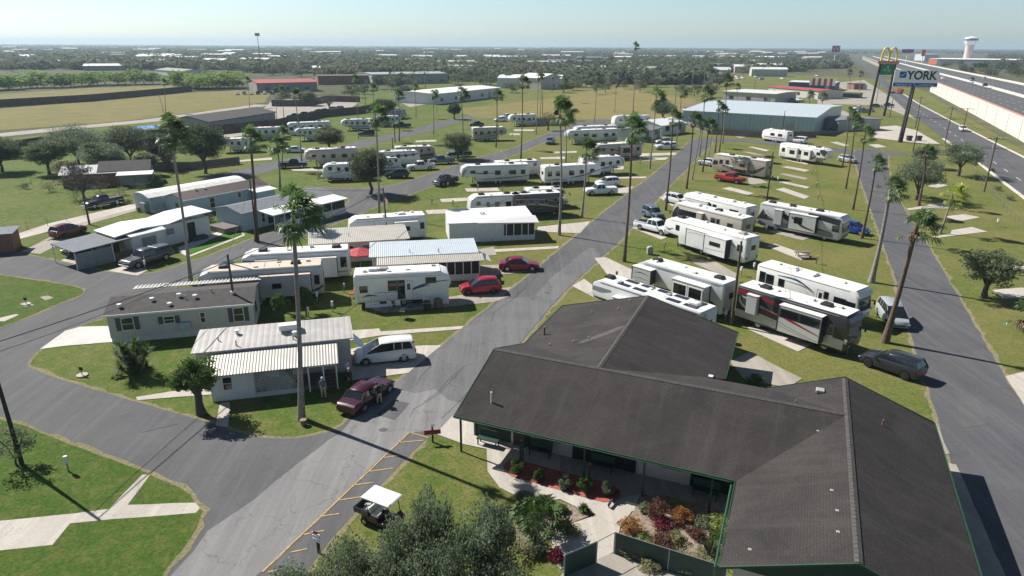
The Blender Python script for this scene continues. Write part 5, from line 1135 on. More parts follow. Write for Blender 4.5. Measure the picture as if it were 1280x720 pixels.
for w0, w1, z0, z1 in ((-12.9, -11.7, .95, 2.1), (-5.4, -4.2, .95, 2.1)):
    MB().bb(w0-CW, w1-CW, 35.93-CU, 35.99-CU, z0, z1).build('window', 'glass', club)
for w0, w1 in ((-15.1, -13.9), (-11.0, -6.9), (-3.6, -1.0)):
    d = MB().bb(w0-CW, w1-CW, 35.92-CU, 35.99-CU, .1, 2.3); d.build('glazed_door', 'screen', club)
MB().bb(-17.8-CW, -15.3-CW, 36.0-CU, 36.1-CU, 0, 2.6).bb(-18-CW, -17.9-CW, 36.1-CU, 44-CU, 0, 2.6).build('porch_screen_wall', 'dark_green', club)
MB().bb(1-CW, 3-CW, 27.22-CU, 27.29-CU, .9, 2.1).build('window', 'glass', club)
for u_ in (30, 34, 38, 41): MB().bb(9.2-CW, 9.25-CW, u_-CU, u_+1.2-CU, 1, 2.1).build('window', 'glass', club)
def onroof(w_, u_, pl):
    a, b, c = [Vector(q) for q in planes[pl][:3]]; n = (b-a).cross(c-a); return a.z-(n.x*(w_-a.x)+n.y*(u_-a.y))/n.z
def rpipe(w_, u_, pl, h_=.5, rr=.05, m_='metal_grey'):
    z = onroof(w_, u_, pl); MB().tube(K(w_, u_, z-.05), K(w_, u_, z+h_), rr, n=8).build('vent_pipe', m_, club)
def rcap(w_, u_, pl, s=.35, hh_=.2, m_='white_plastic'):
    z = onroof(w_, u_, pl); x, y, zz = K(w_, u_, z); MB().box((x, y, zz+hh_/2), (s, s, hh_)).build('roof_vent', m_, club, bevel=.04)
rpipe(-16.3, 35.1, 0, .75, .06, 'trim_white'); rpipe(-17.2, 47.2, 2, .7, .09, 'brick'); rpipe(-5.4, 47.3, 3, .55, .12, 'brick'); rpipe(6.4, 40.6, 7, .35, .05, 'brick')
rcap(-8.9, 43.7, 3, .4, .15); rcap(3.0, 43.0, 5, .5, .22, 'grey_plastic'); rcap(-3.9, 45.2, 3, .35, .12)
for a in ((-14.6, 51.6), (-12.4, 51.8), (-11.9, 53.6), (-14, 44.8), (-13, 45.4), (-15.8, 44.6)): rpipe(a[0], a[1], 2, .18, .05, 'grey_plastic')
for a in ((2.9, 38), (3.5, 31.9), (3.7, 30.2), (3.7, 28.6), (.2, 27.6)): rcap(a[0], a[1], 6, .16, .05, 'grey_plastic')
for a in ((1.6, 40.3),): rpipe(a[0], a[1], 4, .2, .05)
m = MB(); Z_ = lambda w_, u_, p_=2: K(w_, u_, onroof(w_, u_, p_)+.006)
m.poly([Z_(*q) for q in ((-10.75, 47.6), (-10.9, 46.9), (-12.0, 45.6), (-13.1, 44.7), (-13.6, 44.5), (-13.5, 44.9), (-12.4, 46.1), (-11.3, 47.3))])
for q in (((-3.6, 45.9), (-4.1, 46.4), (-4.4, 47.6), (-3.3, 48.6), (-3.05, 47.0)),): m.poly([Z_(*v, 3) for v in q])
for w0, u0 in (): m.poly([Z_(w0+a, u0+b, 6) for a, b in ((0, 0), (.5, .15), (1.6, .12), (1.7, -.05), (.7, -.1))])
mat('roof_stain', (.085, .078, .072), .95, .3, 3); m.build('weather_stains', 'roof_stain', croof)
# benches, people, tubs on the porch
def bench(w_, u_, label):
    p = W(u_, w_, .0); o = empty('garden_bench', (p.x, p.y, .06), BR(113), label, 'bench')
    MB().box((0, 0, .45), (1.5, .5, .06)).build('seat', 'dark_green', o); MB().box((0, .26, .75), (1.5, .06, .45), 0, 0, -.15).build('backrest', 'dark_green', o)
    for s in (-1, 1):
        for t in (-.2, .2): MB().box((s*.65, t, .22), (.07, .07, .42)).build('leg', 'dark_green', o)
bench(-16.6, 35.2, 'dark green bench under the left end of the clubhouse porch'); bench(-13.0, 35.4, 'dark green bench below the first clubhouse window'); bench(-8.9, 35.4, 'dark green bench in the deep shade of the middle porch'); bench(-2.6, 35.3, 'dark green bench at the inner corner of the porch')

# ---- vehicles of the park
RW = 'rv_white'
rv('fifth', (560, 375), (445, 376), .65, 'white fifth wheel trailer with navy swoosh and open door beside the patio table', 'trailer', bearing=80, L=9.6, H=3.5,
   stripes=[('stripe_navy', [(.56, 1.7), (.68, 2.1), (.82, 2.42), (.99, 2.55)], [.02, .14, .10, .02]), ('stripe_navy', [(.58, 1.6), (.66, 1.95), (.78, 2.1)], [.02, .16, .02]), ('stripe_navy', [(.08, 1.15), (.14, 1.35), (.24, 1.25)], [.02, .14, .02]), ('stripe_grey', [(.20, 1.55), (.32, 1.57), (.44, 1.57)], [.05, .05, .05]), ('stripe_grey', [(.05, 3.1), (.5, 3.14), (.9, 3.1)], [.03, .03, .02])],
   wins=[(.06, .13, 1.7, 2.3), (.35, .43, 1.75, 2.75), (.445, .51, .85, 2.75), (.74, .84, 2.35, 2.9)], door=.52, ac=((.20, 'white_plastic'), (.30, 'grey_plastic')), skirt=True)
rv('fifth', (252, 377), (404, 366), .65, 'grey fifth wheel trailer with tan stained roof behind the dark roofed mobile home', 'trailer', bearing=257, L=12.0, body='rv_grey', roof='rv_tan_roof',
   stripes=[('stripe_black', [(.60, 2.9), (.75, 2.4), (.86, 2.6), (.99, 2.2)], [.02, .1, .12, .05]), ('stripe_black', [(.84, 2.9), (.92, 2.6), (.99, 2.9)], [.05, .1, .05]), ('stripe_black', [(.0, 1.5), (.05, 1.1), (.12, .9)], [.08, .2, .02])],
   slides=[(.10, .51, .8, 3.0, .8, [(.58, .76, 1.7, 2.25)])], wins=[(.03, .07, 1.6, 2.6)], ac=(.22, .80), slide_mat='rv_grey')
rv('fifth', (309, 352), (433, 345), .65, 'long white roofed fifth wheel with black pinstripes next to the red umbrella', 'trailer', bearing=258, L=11.4, body='rv_lightgrey',
   stripes=[('stripe_black', [(.30, 2.6), (.6, 2.7), (.98, 2.95)], [.05, .05, .1]), ('stripe_black', [(.5, 2.2), (.8, 2.6), (.97, 2.5)], [.02, .08, .1]), ('stripe_grey', [(.02, 1.2), (.3, 1.0), (.5, 1.0)], [.1, .1, .02])],
   slides=[(.12, .48, .8, 3.0, .7, [(.46, .6, 1.9, 2.4)]), (.66, .86, 1.7, 3.0, .5, [])], wins=[(.03, .085, 1.7, 2.8)], ac=(.12, .80))
rv('travel', (440, 303), (532, 294), .65, 'plain white trailer with a side slide-out and a man standing on its roof', 'trailer', bearing=253, L=10.2, H=3.5,
   slides=[(.12, .42, .9, 2.9, .8, [(.35, .62, 1.75, 2.35)])], wins=[(.03, .075, 1.7, 2.5), (.36, .42, 2.4, 2.6)], stripes=[('stripe_grey', [(.1, 3.12), (.5, 3.15), (.9, 3.1)], [.03, .03, .03]), ('stripe_grey', [(.67, 3.0), (.67, 2.0), (.68, .8)], [.03, .03, .03])], ac=((.3, 'white_plastic'),))
rv('fifth', (740, 348), (877, 392), 3.6, 'white trailer with roof solar panels, nearest the clubhouse roof', 'trailer', bearing=318, L=12.4, body='rv_lightgrey', solar=True,
   stripes=[('stripe_grey', [(.80, 2.9), (.9, 2.7), (.99, 2.7)], [.1, .35, .3]), ('stripe_black', [(.84, 1.85), (.9, 1.8), (.97, 1.85)], [.1, .16, .06])], slides=[(.60, .74, 1.6, 2.7, .7, [])], ac=((.9, 'black_plastic'), (.12, 'white_plastic')), wins=[(.3, .4, 2, 2.6)])
rv('fifth', (801, 326), (899, 355), 3.7, 'pale grey fifth wheel with large patio door windows in its slide-out, behind the solar trailer', 'trailer', bearing=319, L=10.6, H=3.7, body='rv_silver',
   stripes=[('stripe_black', [(.86, 3.1), (.93, 3.0), (.99, 2.7)], [.03, .08, .2]), ('stripe_black', [(.05, 1.4), (.14, 1.6), (.2, 1.4)], [.02, .2, .02]), ('stripe_black', [(.55, 1.5), (.66, 1.35), (.74, 1.4)], [.1, .22, .03]), ('stripe_grey', [(.05, 3.4), (.5, 3.4), (.9, 3.4)], [.05]*3)],
   slides=[(.14, .50, .75, 3.2, 1.0, [(.07, .45, 1.1, 2.85), (.53, .92, 1.1, 2.85)]), (.76, .985, 1.75, 3.2, .8, [], [('stripe_black', [(.1, 2.6), (.5, 2.75), (.9, 2.6)], [.02, .08, .02]), ('stripe_grey', [(.1, 2.1), (.5, 2.15), (.9, 2.1)], [.02, .08, .02])])], wins=[], ac=(.13, .83), patio=True)
rv('fifth', (836, 271.5), (927, 298), 3.6, 'long white fifth wheel with two slide-outs behind the white pickup at the road', 'trailer', bearing=326, L=13.2, H=3.6,
   stripes=[('stripe_black', [(.05, 2.2), (.15, 2.4), (.22, 2.35)], [.02, .05, .02]), ('stripe_grey', [(.5, 2.5), (.65, 2.7), (.72, 2.75)], [.02, .06, .02]), ('stripe_black', [(.87, 2.4), (.93, 2.1), (.97, 2.3)], [.02, .14, .04])],
   slides=[(.17, .42, .75, 3.0, .9, [(.25, .75, 1.9, 2.4)], [('stripe_grey', [(.05, 1.5), (.5, 1.4), (.95, 1.35)], [.04]*3)]), (.44, .68, .75, 3.0, .35, [], [('stripe_grey', [(.1, 2.6), (.5, 2.65), (.9, 2.5)], [.04]*3)])], wins=[(.04, .09, 1.9, 2.6), (.80, .84, 2.3, 2.9)], ac=((.12, 'grey_plastic'), (.86, 'black_plastic')))
rv('A', (842, 253.6), (927, 274), 3.5, 'white roofed motorhome with long dark side windows between two white units', 'motorhome', bearing=325, L=12.2, H=3.5, body='rv_beige', stripes=[('stripe_black', [(.9, 3.0), (.95, 2.2), (.97, 1.0)], [.4, .5, .2])], wins=[(.30, .34, 1.7, 2.7), (.36, .42, 1.7, 2.7), (.12, .19, 1.8, 2.5), (.62, .90, 1.9, 2.8)], ac=((.15, 'white_plastic'), (.4, 'black_plastic'), (.7, 'white_plastic')), slides=[(.52, .60, .8, 3.0, .5, [])])
rv('A', (857, 240), (929, 259), 3.5, 'older white motorhome parked behind the long dark windowed motorhome', 'motorhome', bearing=327, L=12.2, H=3.4, wins=[(.12, .24, 1.6, 2.6), (.45, .5, 1.9, 2.7), (.53, .57, 1.9, 2.7), (.62, .74, 1.9, 2.6), (.78, .9, 1.9, 2.6)], stripes=[('stripe_grey', [(.0, 1.4), (.5, 1.5), (1, 1.4)], [.08]*3)], ac=((.3, 'white_plastic'), (.6, 'white_plastic')), slides=[(.56, .93, 1.3, 2.9, .4, [(.1, .4, 1.8, 2.5), (.55, .85, 1.8, 2.5)])])
SWB = [('stripe_black', [(.01, 2.0), (.10, 1.5), (.3, 1.1), (.6, .85)], [1.3, .7, .4, .15]), ('stripe_silver', [(.05, 2.7), (.08, 2.1), (.2, 1.5), (.42, 1.2)], [.1, .2, .18, .05]), ('stripe_silver', [(.09, 2.8), (.14, 2.2), (.27, 1.7), (.5, 1.4)], [.06, .12, .12, .05]), ('stripe_black', [(.2, 2.9), (.4, 2.0), (.7, 1.3), (.95, 1.0)], [.3, .5, .4, .4]), ('stripe_grey', [(.35, 2.4), (.55, 2.3), (.75, 1.7)], [.04, .18, .03]), ('stripe_black', [(.6, 3.15), (.8, 3.0), (.97, 2.8)], [.4, .5, .6])]
rv('A', (1046, 272), (958, 256), 3.5, 'white motorhome with black and silver swirls facing the blue car', 'motorhome', bearing=138, L=12.0, H=3.6, body='rv_silver', stripes=SWB, wins=[(.55, .66, 1.7, 2.6)], slides=[(.2, .3, 1.0, 3.1, .3, []), (.40, .72, .9, 3.1, .6, [(.2, .5, 1.8, 2.7)], [('stripe_black', [(.1, 2.6), (.5, 1.6), (.95, 1.2)], [.2, .3, .1])])], ac=(.1, .35, .68), lower='stripe_grey')
rv('A', (1063, 363), (958, 333), 3.5, 'white motorhome with blue tinted front cap behind the burgundy striped motorhome', 'motorhome', bearing=143, L=11.0, H=3.5, body='rv_white', front='rv_lightgrey',
   stripes=[('stripe_navy', [(.22, 2.9), (.42, 2.95), (.60, 2.2)], [.03, .14, .03]), ('stripe_grey', [(.3, 2.6), (.5, 2.5), (.6, 2.0)], [.03, .1, .03])], wins=[(.04, .09, 1.7, 2.8), (.11, .18, 1.6, 2.7), (.24, .29, 1.9, 2.6), (.68, .72, 2.0, 2.6), (.78, .88, 1.9, 2.4)], door=.62, ac=((.3, 'white_plastic'), (.5, 'white_plastic')))
SWR = [('stripe_black', [(.0, 2.3), (.02, 1.7), (.16, 1.05), (.5, .8)], [.2, .5, .5, .1]), ('stripe_red', [(.01, 3.1), (.2, 2.9), (.45, 2.35), (.62, 1.9)], [.3, .32, .28, .1]), ('stripe_silver', [(.04, 2.3), (.07, 1.8), (.22, 1.25), (.5, 1.05)], [.1, .2, .15, .05]), ('stripe_red', [(.18, 1.9), (.3, 1.7), (.5, 1.3)], [.05, .22, .03]), ('stripe_black', [(.12, 2.6), (.3, 2.4), (.55, 1.8)], [.05, .2, .1])]
rv('A', (1053.6, 395.5), (932, 359.6), 3.65, 'burgundy, black and silver striped motorhome with dark windscreen, beside the dark grey car', 'motorhome', bearing=140, L=10.8, H=3.65, body='rv_dark', front='rv_dark', lower='rv_silver',
   stripes=[('stripe_red', [(.01, 3.25), (.15, 3.15), (.3, 3.0), (.44, 2.8)], [.28, .24, .2, .16]), ('stripe_silver', [(.03, 2.6), (.045, 2.1), (.14, 1.6), (.42, 1.3)], [.08, .16, .16, .1]), ('stripe_silver', [(.05, 2.75), (.12, 2.6), (.25, 2.2), (.44, 1.9)], [.06, .16, .12, .05]), ('stripe_red', [(.10, 2.35), (.2, 2.2), (.34, 1.9), (.44, 1.75)], [.06, .18, .14, .1]), ('stripe_silver', [(.82, 1.4), (.9, 1.5), (.99, 1.45)], [.2, .3, .3])],
   slides=[(.12, .22, 1.4, 3.2, .45, []), (.44, .80, .8, 3.25, .75, [(.06, .46, 2.3, 2.95), (.52, .95, 2.2, 2.95)], [('rv_dark', [(.02, 2.6), (.5, 2.6), (.98, 2.6)], [.85, .85, .85]), ('stripe_red', [(.02, 2.35), (.35, 2.05), (.98, 1.5)], [.2, .2, .06]), ('stripe_grey', [(.02, 1.7), (.5, 1.25), (.98, .95)], [.06, .06, .03]), ('stripe_grey', [(.02, 1.4), (.4, 1.1), (.8, .9)], [.04, .05, .03])])], wins=[(.84, .87, 1.9, 2.6)], ac=(.2, .74), slide_mat='rv_silver')
rv('A', (889.7, 192.5), (960, 203), 3.5, 'tan motorhome with pale and black swirls beside the red pickup', 'motorhome', bearing=322, L=12.6, H=3.6, body='rv_tan', stripes=[('stripe_black', [(.02, 2.4), (.2, 1.2), (.5, 1.0), (.8, 1.6)], [.2, .5, .5, .2]), ('stripe_silver', [(.1, 1.6), (.35, 1.2), (.6, 1.6)], [.1, .6, .1]), ('rv_white', [(.5, 1.5), (.65, 1.4), (.8, 1.7)], [.1, .5, .1])], wins=[(.68, .74, 1.9, 2.7), (.80, .86, 1.8, 2.6)], slides=[(.3, .55, 1.3, 3.0, .5, [(.2, .6, 1.9, 2.5)])], ac=(.3, .7))
rv('fifth', (1033, 188), (975.6, 178.4), 3.6, 'white trailer with black nose and red folding chairs outside', 'trailer', bearing=150, L=12.6, H=3.6, stripes=[('rv_dark', [(.86, 3.2), (.93, 2.9), (.99, 2.6)], [.2, .9, .9]), ('stripe_black', [(.5, 1.5), (.7, 1.2), (.8, 1.9)], [.05, .3, .1])], slides=[(.2, .42, .9, 3.0, .6, [(.3, .8, 1.6, 2.5)]), (.52, .7, .9, 3.0, .6, [(.3, .8, 1.8, 2.6)])], ac=(.75,))
rv('travel', (958, 161), (977, 165), 3.2, 'small white trailer standing against the pale blue warehouse fence', 'trailer', bearing=330, L=8.5, H=3.2, wins=[(.2, .35, 1.8, 2.4), (.5, .65, 1.8, 2.4)], stripes=[('stripe_red', [(.1, 1.3), (.5, 1.3), (.9, 1.3)], [.12]*3)])
ST = lambda a, b: [(a, [(.1, 1.5), (.4, 1.9), (.8, 2.7)], [.03, .15, .04]), (b, [(.3, 1.2), (.6, 1.5), (.95, 2.3)], [.03, .12, .03])]
MID = [('fifth', (707.7, 164), (775, 161), 3.6, 'long cream fifth wheel with striped side facing the grey SUV', 250, 15, 'rv_silver', ST('stripe_black', 'stripe_grey'), [(.3, .6, .9, 3.0, .6, [(.5, .8, 1.7, 2.5)])]),
 ('fifth', (718, 159), (774, 157), 3.6, 'cream fifth wheel showing only its roof behind the long cream one', 250, 13, 'rv_silver', ST('stripe_black', 'stripe_grey'), []),
 ('travel', (766, 146), (816, 144), 3.6, 'white box-like trailer at the back beside the road bend', 250, 13, 'rv_white', [('stripe_grey', [(.1, 2.2), (.5, 1.8), (.9, 2.4)], [.03, .1, .03])], []),
 ('fifth', (745.8, 182), (803, 177.7), 3.6, 'beige fifth wheel with dark windows under the bushy palm', 247, 12.5, 'rv_beige', ST('stripe_brown', 'stripe_grey'), [(.2, .5, .9, 3.0, .6, [(.2, .8, 1.5, 2.6)])]),
 ('fifth', (774, 195), (738.7, 198), 3.6, 'white fifth wheel with raised black edged nose, pointing right', 70, 9.5, 'rv_white', [('stripe_black', [(.9, 3.3), (.95, 2.6), (.98, 2.0)], [.1, .1, .05])]+ST('stripe_grey', 'stripe_black'), []),
 ('fifth', (751, 205), (682.6, 209), 3.6, 'big white fifth wheel with black swooshes and dark windows beside the white pickups', 72, 11.6, 'rv_white', [('stripe_black', [(.45, 1.3), (.7, 1.7), (.98, 2.6)], [.03, .2, .06]), ('stripe_black', [(.03, 1.0), (.2, 1.1), (.4, 1.0)], [.05, .1, .03])], []),
 ('travel', (596, 247), (645, 243.4), 3.5, 'white trailer with thin black lines just above the white flat roofed home', 255, 8, 'rv_lightgrey', [('stripe_black', [(.1, 2.6), (.5, 2.2), (.8, 1.4)], [.05, .08, .03]), ('stripe_black', [(.3, 2.9), (.6, 2.2), (.9, 2.4)], [.03, .06, .03])], []),
 ('A', (700, 241.5), (646, 244), 3.5, 'black and silver motorhome pointing right by the tall thin palm', 75, 8.2, 'rv_dark', [('stripe_grey', [(.05, 2.8), (.5, 2.7), (.9, 2.2)], [.1, .1, .1]), ('stripe_silver', [(.05, 2.0), (.5, 1.9), (.9, 1.3)], [.05, .1, .05]), ('stripe_black', [(.1, 1.3), (.5, 1.0), (.9, .9)], [.2, .3, .1])], []),
 ('C', (710, 236), (660, 238), 3.0, 'small low silver camper van behind the black motorhome', 75, 7.0, 'rv_silver', [], []),
 ('fifth', (577, 208), (661, 205.8), 3.6, 'long beige white fifth wheel with black swooshes behind the black pickup', 257, 13, 'rv_lightgrey', [('stripe_black', [(.0, 1.5), (.3, 1.2), (.7, 1.0)], [.05, .14, .03]), ('stripe_black', [(.5, 2.1), (.75, 2.2), (.9, 2.6)], [.03, .14, .03]), ('stripe_grey', [(.3, 2.6), (.35, 1.6), (.5, 1.2)], [.02, .05, .02]), ('stripe_grey', [(.93, 3.0), (.97, 2.3), (.99, 1.7)], [.2, .35, .2])], []),
 ('travel', (676, 200), (626, 204), 3.2, 'grey trailer peeping out behind the long beige white fifth wheel', 72, 9.5, 'rv_silver', [], []),
 ('fifth', (633.5, 159), (591, 160), 3.6, 'tan grey fifth wheel with nose to the right beside the round crowned tree', 74, 9.6, 'rv_beige', ST('stripe_brown', 'stripe_black'), []),
 ('fifth', (640, 144), (668, 143), 3.6, 'white fifth wheel beside the low grey privacy wall', 250, 9.0, 'rv_lightgrey', ST('stripe_black', 'stripe_grey'), []),
 ('travel', (525, 188.6), (473, 190.5), 3.2, 'white trailer with slanted front beside the blue pickup', 74, 9, 'rv_lightgrey', [('stripe_black', [(.1, 2.2), (.6, 2.3), (.95, 2.6)], [.15, .2, .1])], []),
 ('travel', (543, 183), (495, 184.5), 3.2, 'brown grey trailer with white slide-out, farthest of the cluster by the blue pickup', 74, 9, 'rv_tan', [('rv_dark', [(.1, 1.2), (.6, 1.2), (.95, 1.4)], [.4]*3)], []),
 ('travel', (495, 197), (471, 199), 3.0, 'small rounded trailer under the dark spreading tree', 70, 6.5, 'rv_lightgrey', [('stripe_navy', [(.1, 1.2), (.6, 1.0), (.95, 1.2)], [.05, .1, .05])], []),
 ('fifth', (383, 188.6), (445, 184.7), 3.7, 'beige fifth wheel with a big pale oval on its nose', 247, 11, 'rv_beige', [('rv_white', [(.78, 2.6), (.86, 2.75), (.96, 2.6)], [.05, .25, .05]), ('stripe_grey', [(.8, 1.9), (.9, 2.0), (.99, 2.2)], [.05, .2, .05])], []),
 ('travel', (408, 206.5), (455, 204.5), 3.2, 'white trailer with black outlined slide-out beside the dark spreading tree', 254, 8.6, 'rv_white', [('stripe_black', [(.5, 2.6), (.6, 1.8), (.9, 1.5)], [.03, .08, .04])], []),
 ('A', (360, 155), (415, 151), 3.5, 'white motorhome in the back row below the parked cars', 245, 12, 'rv_lightgrey', [], []),
 ('fifth', (429, 150), (462, 149), 3.3, 'grey trailer in the back row half hidden by the feathery palm', 250, 9, 'rv_lightgrey', [('stripe_black', [(.1, 1.2), (.5, 1.3), (.9, 1.4)], [.15]*3)], []),
 ('fifth', (375, 161.5), (400, 160), 3.3, 'white trailer end beside the round tree, in front of the back row motorhome', 250, 7.5, 'rv_lightgrey', [], []),
 ('fifth', (311.5, 160.5), (350, 159), 3.3, 'grey white trailer between the two bushy palms', 250, 9, 'rv_silver', [], []),
 ('fifth', (282, 175), (316, 172), 3.3, 'pale trailer with tall nose beside the big dark oak', 250, 8.5, 'rv_lightgrey', [], []),
 ('travel', (508, 135.5), (488, 136.5), 3.3, 'small cream trailer far back in front of the long metal building', 70, 6.5, 'rv_lightgrey', [('stripe_black', [(.1, 1.4), (.5, 1.5), (.9, 1.6)], [.15]*3)], []),
 ('fifth', (497, 144.5), (478, 146), 3.3, 'white fifth wheel nose beside the black pickup near the rear lane', 70, 8, 'rv_lightgrey', [], [])]
for k_, pa, pb, z_, lb, br_, L_, bd, st_, sl in MID: rv(k_, pa, pb, z_, lb, 'motorhome' if k_ in 'AC' else 'trailer', bearing=br_, L=L_, body=bd, stripes=st_, slides=sl, H=z_)
# ------------------------------------------------------------------ cars
car_side('minivan', 'white', (446, 459), (519, 451), 'white minivan on the drive beside the lattice porch home', 'minivan', bearing=256, roofp='white')
bc = car_side('sedan', 'burgundy', (491, 489), (452, 519), 'old burgundy saloon with its passenger doors open on the road edge', 'car', L=5.2, bearing=24)
# opened doors on the right-hand side (local -y)
for x, a in ((.75, -1.0), (-.35, -.9)):
    d = MB(); c_, s_ = math.cos(a), math.sin(a); x0, y0 = x, -.92
    pts = [(0, .35), (-.95, .35), (-.95, .9), (-.85, .95), (0, .95)]
    d.ring([[(x0+p[0]*c_-t*s_, y0+p[0]*s_+t*c_, p[1]) for p in pts] for t in (-.04, .04)]); dd = d.build('door', 'paint_burgundy', bc, bevel=.02)
    f = MB(); f.tube((x0, y0, .95), (x0-.5*c_, y0-.5*s_, 1.38), .022).tube((x0-.5*c_, y0-.5*s_, 1.38), (x0-.9*c_, y0-.9*s_, .95), .022); f.build('window_frame', 'stripe_silver', dd)
    f = MB(); f.ring([[(x0+p[0]*c_-t*s_, y0+p[0]*s_+t*c_, p[1]) for p in [(-.1, .45), (-.85, .45), (-.85, .85), (-.1, .85)]] for t in (.041, .055)]).ring([[(x0+p[0]*c_-t*s_, y0+p[0]*s_+t*c_, p[1]) for p in [(-.1, .45), (-.85, .45), (-.85, .85), (-.1, .85)]] for t in (-.055, -.041)]); f.build('door_lining', 'rv_beige', dd)
car_side('hatch', 'red', (577, 370), (627, 367), 'red hatchback in front of the white trailer patio', 'car', bearing=260, L=4.4, dark_rims=True)
car_side('sedan', 'cherry', (674, 340), (623, 339), 'dark red saloon beside the footpath to the white flat roofed home', 'car', bearing=88)
car_side('pickup', 'white', (834, 299), (789, 283), 'white pickup with open dark bed in front of the long white fifth wheel', 'pickup truck', bearing=140, L=6.2)
car('jeep', 'slate', G(816, 273), 160, 'slate blue boxy car facing the viewer at the road edge above the white pickup', 'car')
car_side('suv', 'white', (855, 258), (829, 253), 'white estate car beside the palm trunk at the road edge', 'car', bearing=140, rack=True)
car_side('pickup', 'bright_red', (929, 231), (891, 226), 'bright red pickup in front of the tan swirled motorhome', 'pickup truck', bearing=135, L=5.9, bed='paint_bright_red')
car('hatch', 'blue', G(1066, 291), 140, 'bright blue car behind the windscreen of the black swirled motorhome', 'car')
car('minivan', 'silver', G(1114, 402), 192, 'silver minivan facing the viewer beside the thick palm trunk', 'minivan', L=4.9)
car_side('suv', 'dark_grey', (1074, 456), (1143, 479), 'dark grey SUV on the grass beside the burgundy striped motorhome', 'car', bearing=322, dark_rims=True, L=4.75)
car_side('pickup', 'truck_grey', (167, 339), (217, 322), 'dark grey pickup with bed cap beside the white carport home', 'pickup truck', bearing=206, L=6.1, cap=True)
car_side('suv', 'maroon', (115, 289), (70, 301), 'dark red SUV on the gravel drive behind the carport', 'car', bearing=18, dark_rims=True, L=4.7)
car('jeep', 'black', G(104, 318), 205, 'black boxy car parked under the grey carport', 'car', dark_rims=True)
car_side('pickup', 'black', (120, 263), (152, 253), 'black pickup on the gravel drive below the twiggy tree', 'pickup truck', bearing=212)
car('pickup', 'navy', G(286, 349), 258, 'dark pickup almost hidden between the two long fifth wheels at left', 'pickup truck')
car_side('pickup', 'black', (382, 210), (350, 211), 'black pickup at the loop lane beside the thin palm', 'pickup truck', bearing=78)
car_side('sedan', 'white', (379, 191), (359, 191), 'white saloon behind the black pickup at the loop lane', 'car', bearing=80)
car('pickup', 'black', G(557, 231), 215, 'black pickup facing the viewer beside the long beige white fifth wheel', 'pickup truck', L=5.6)
car_side('suv', 'dark_grey', (482, 224), (513, 222), 'dark grey SUV beside the palm pole under the dark spreading tree', 'car', bearing=258)
car_side('pickup', 'white', (510, 214), (545, 212), 'white pickup between the dark SUV and the blue pickup', 'pickup truck', bearing=252)
car_side('pickup', 'slate', (534, 206), (570, 205), 'slate blue pickup beside the slanted white trailer', 'pickup truck', bearing=252)
car_side('pickup', 'black', (557, 197), (592, 196), 'black pickup under the round crowned tree', 'pickup truck', bearing=255)
car_side('hatch', 'white', (616, 152), (635, 152), 'white hatchback on the far loop beside the white pickup', 'car', bearing=255)
car_side('pickup', 'white', (627, 149), (642, 149), 'white pickup on the far loop behind the white hatchback', 'pickup truck', bearing=250)
car('suv', 'slate', G(688, 180), 195, 'grey SUV coming down the lane past the cream fifth wheels', 'car')
car_side('pickup', 'white', (731, 245), (774, 243), 'white pickup nearest the road, in front of the big white fifth wheel', 'pickup truck', bearing=257, bed='rv_white')
car_side('suv', 'white', (753, 234), (770, 233), 'small white car half hidden behind the white pickup nearest the road', 'car', bearing=255)
car_side('pickup', 'white', (821, 188), (849, 186), 'white pickup with cap beside the screened white porch', 'pickup truck', bearing=255, cap=True, roofp='white')
car_side('sedan', 'silver', (822, 180), (842, 179), 'silver car behind the white capped pickup', 'car', bearing=255)
car_side('suv', 'dark_grey', (450, 171), (471, 169), 'dark red brown car on the far lane at the foot of a thin palm', 'car', bearing=255)
car_side('pickup', 'black', (490, 160), (513, 160), 'black pickup beside the white fifth wheel nose near the rear lane', 'pickup truck', bearing=255)
car_side('sedan', 'navy', (589, 158), (605, 157), 'dark blue saloon behind the tan grey fifth wheel', 'car', bearing=255)
car_side('minivan', 'white', (986, 179), (1012, 179), 'white panel van behind the black nosed trailer', 'van', bearing=318)
car('suv', 'silver', G(884, 207), 325, 'silver car beside the front of the tan motorhome', 'car')
car('hatch', 'silver', G(1059, 203), 150, 'silver car behind the palm trunk at the right hand road', 'car')
car('suv', 'white', G(1203, 164), 205, 'white SUV driving on the service road', 'car')
GR = 'cars in the far car park'
for i, (x, y, c_, st_) in enumerate([(367, 147, 'black', 'sedan'), (378, 146, 'dark_grey', 'suv'), (389, 144.5, 'black', 'sedan'), (397, 142, 'dark_grey', 'hatch'), (405, 140.5, 'navy', 'sedan'), (414, 139, 'white', 'suv'), (423, 138, 'silver', 'suv')]):
    car(st_, c_, G(x, y), 250, f'{["black saloon leftmost", "dark grey SUV second from the left", "black saloon third from the left", "dark hatchback in the middle", "dark blue saloon beside the white SUV", "white SUV", "silver SUV rightmost"][i]} in the far walled car park', 'car', GR, detail=False)
for i, (x, y, c_) in enumerate([(1033, 160, 'slate'), (1047, 163, 'black'), (1039, 139, 'dark_grey'), (1077, 141, 'slate'), (1086, 140, 'silver'), (1093, 134, 'dark_grey'), (1109, 134, 'navy'), (1072, 137, 'white'), (998, 126, 'white'), (990, 128, 'silver')]):
    car('pickup' if i % 3 == 0 else 'sedan', c_, G(x, y), 250 if i < 8 else 150, ['blue pickup in the shade beside the warehouse', 'black car in the shade beside the warehouse', 'dark car at the edge of the grass behind the warehouse', 'slate pickup beside the right hand palm row', 'silver car below the tall arch sign', 'dark car between the two arch sign legs', 'navy car right of the arch sign legs', 'white car behind the right hand palm row', 'white car behind the flat brown shop', 'silver car behind the flat brown shop'][i], 'car', 'cars parked by the shops', detail=False)
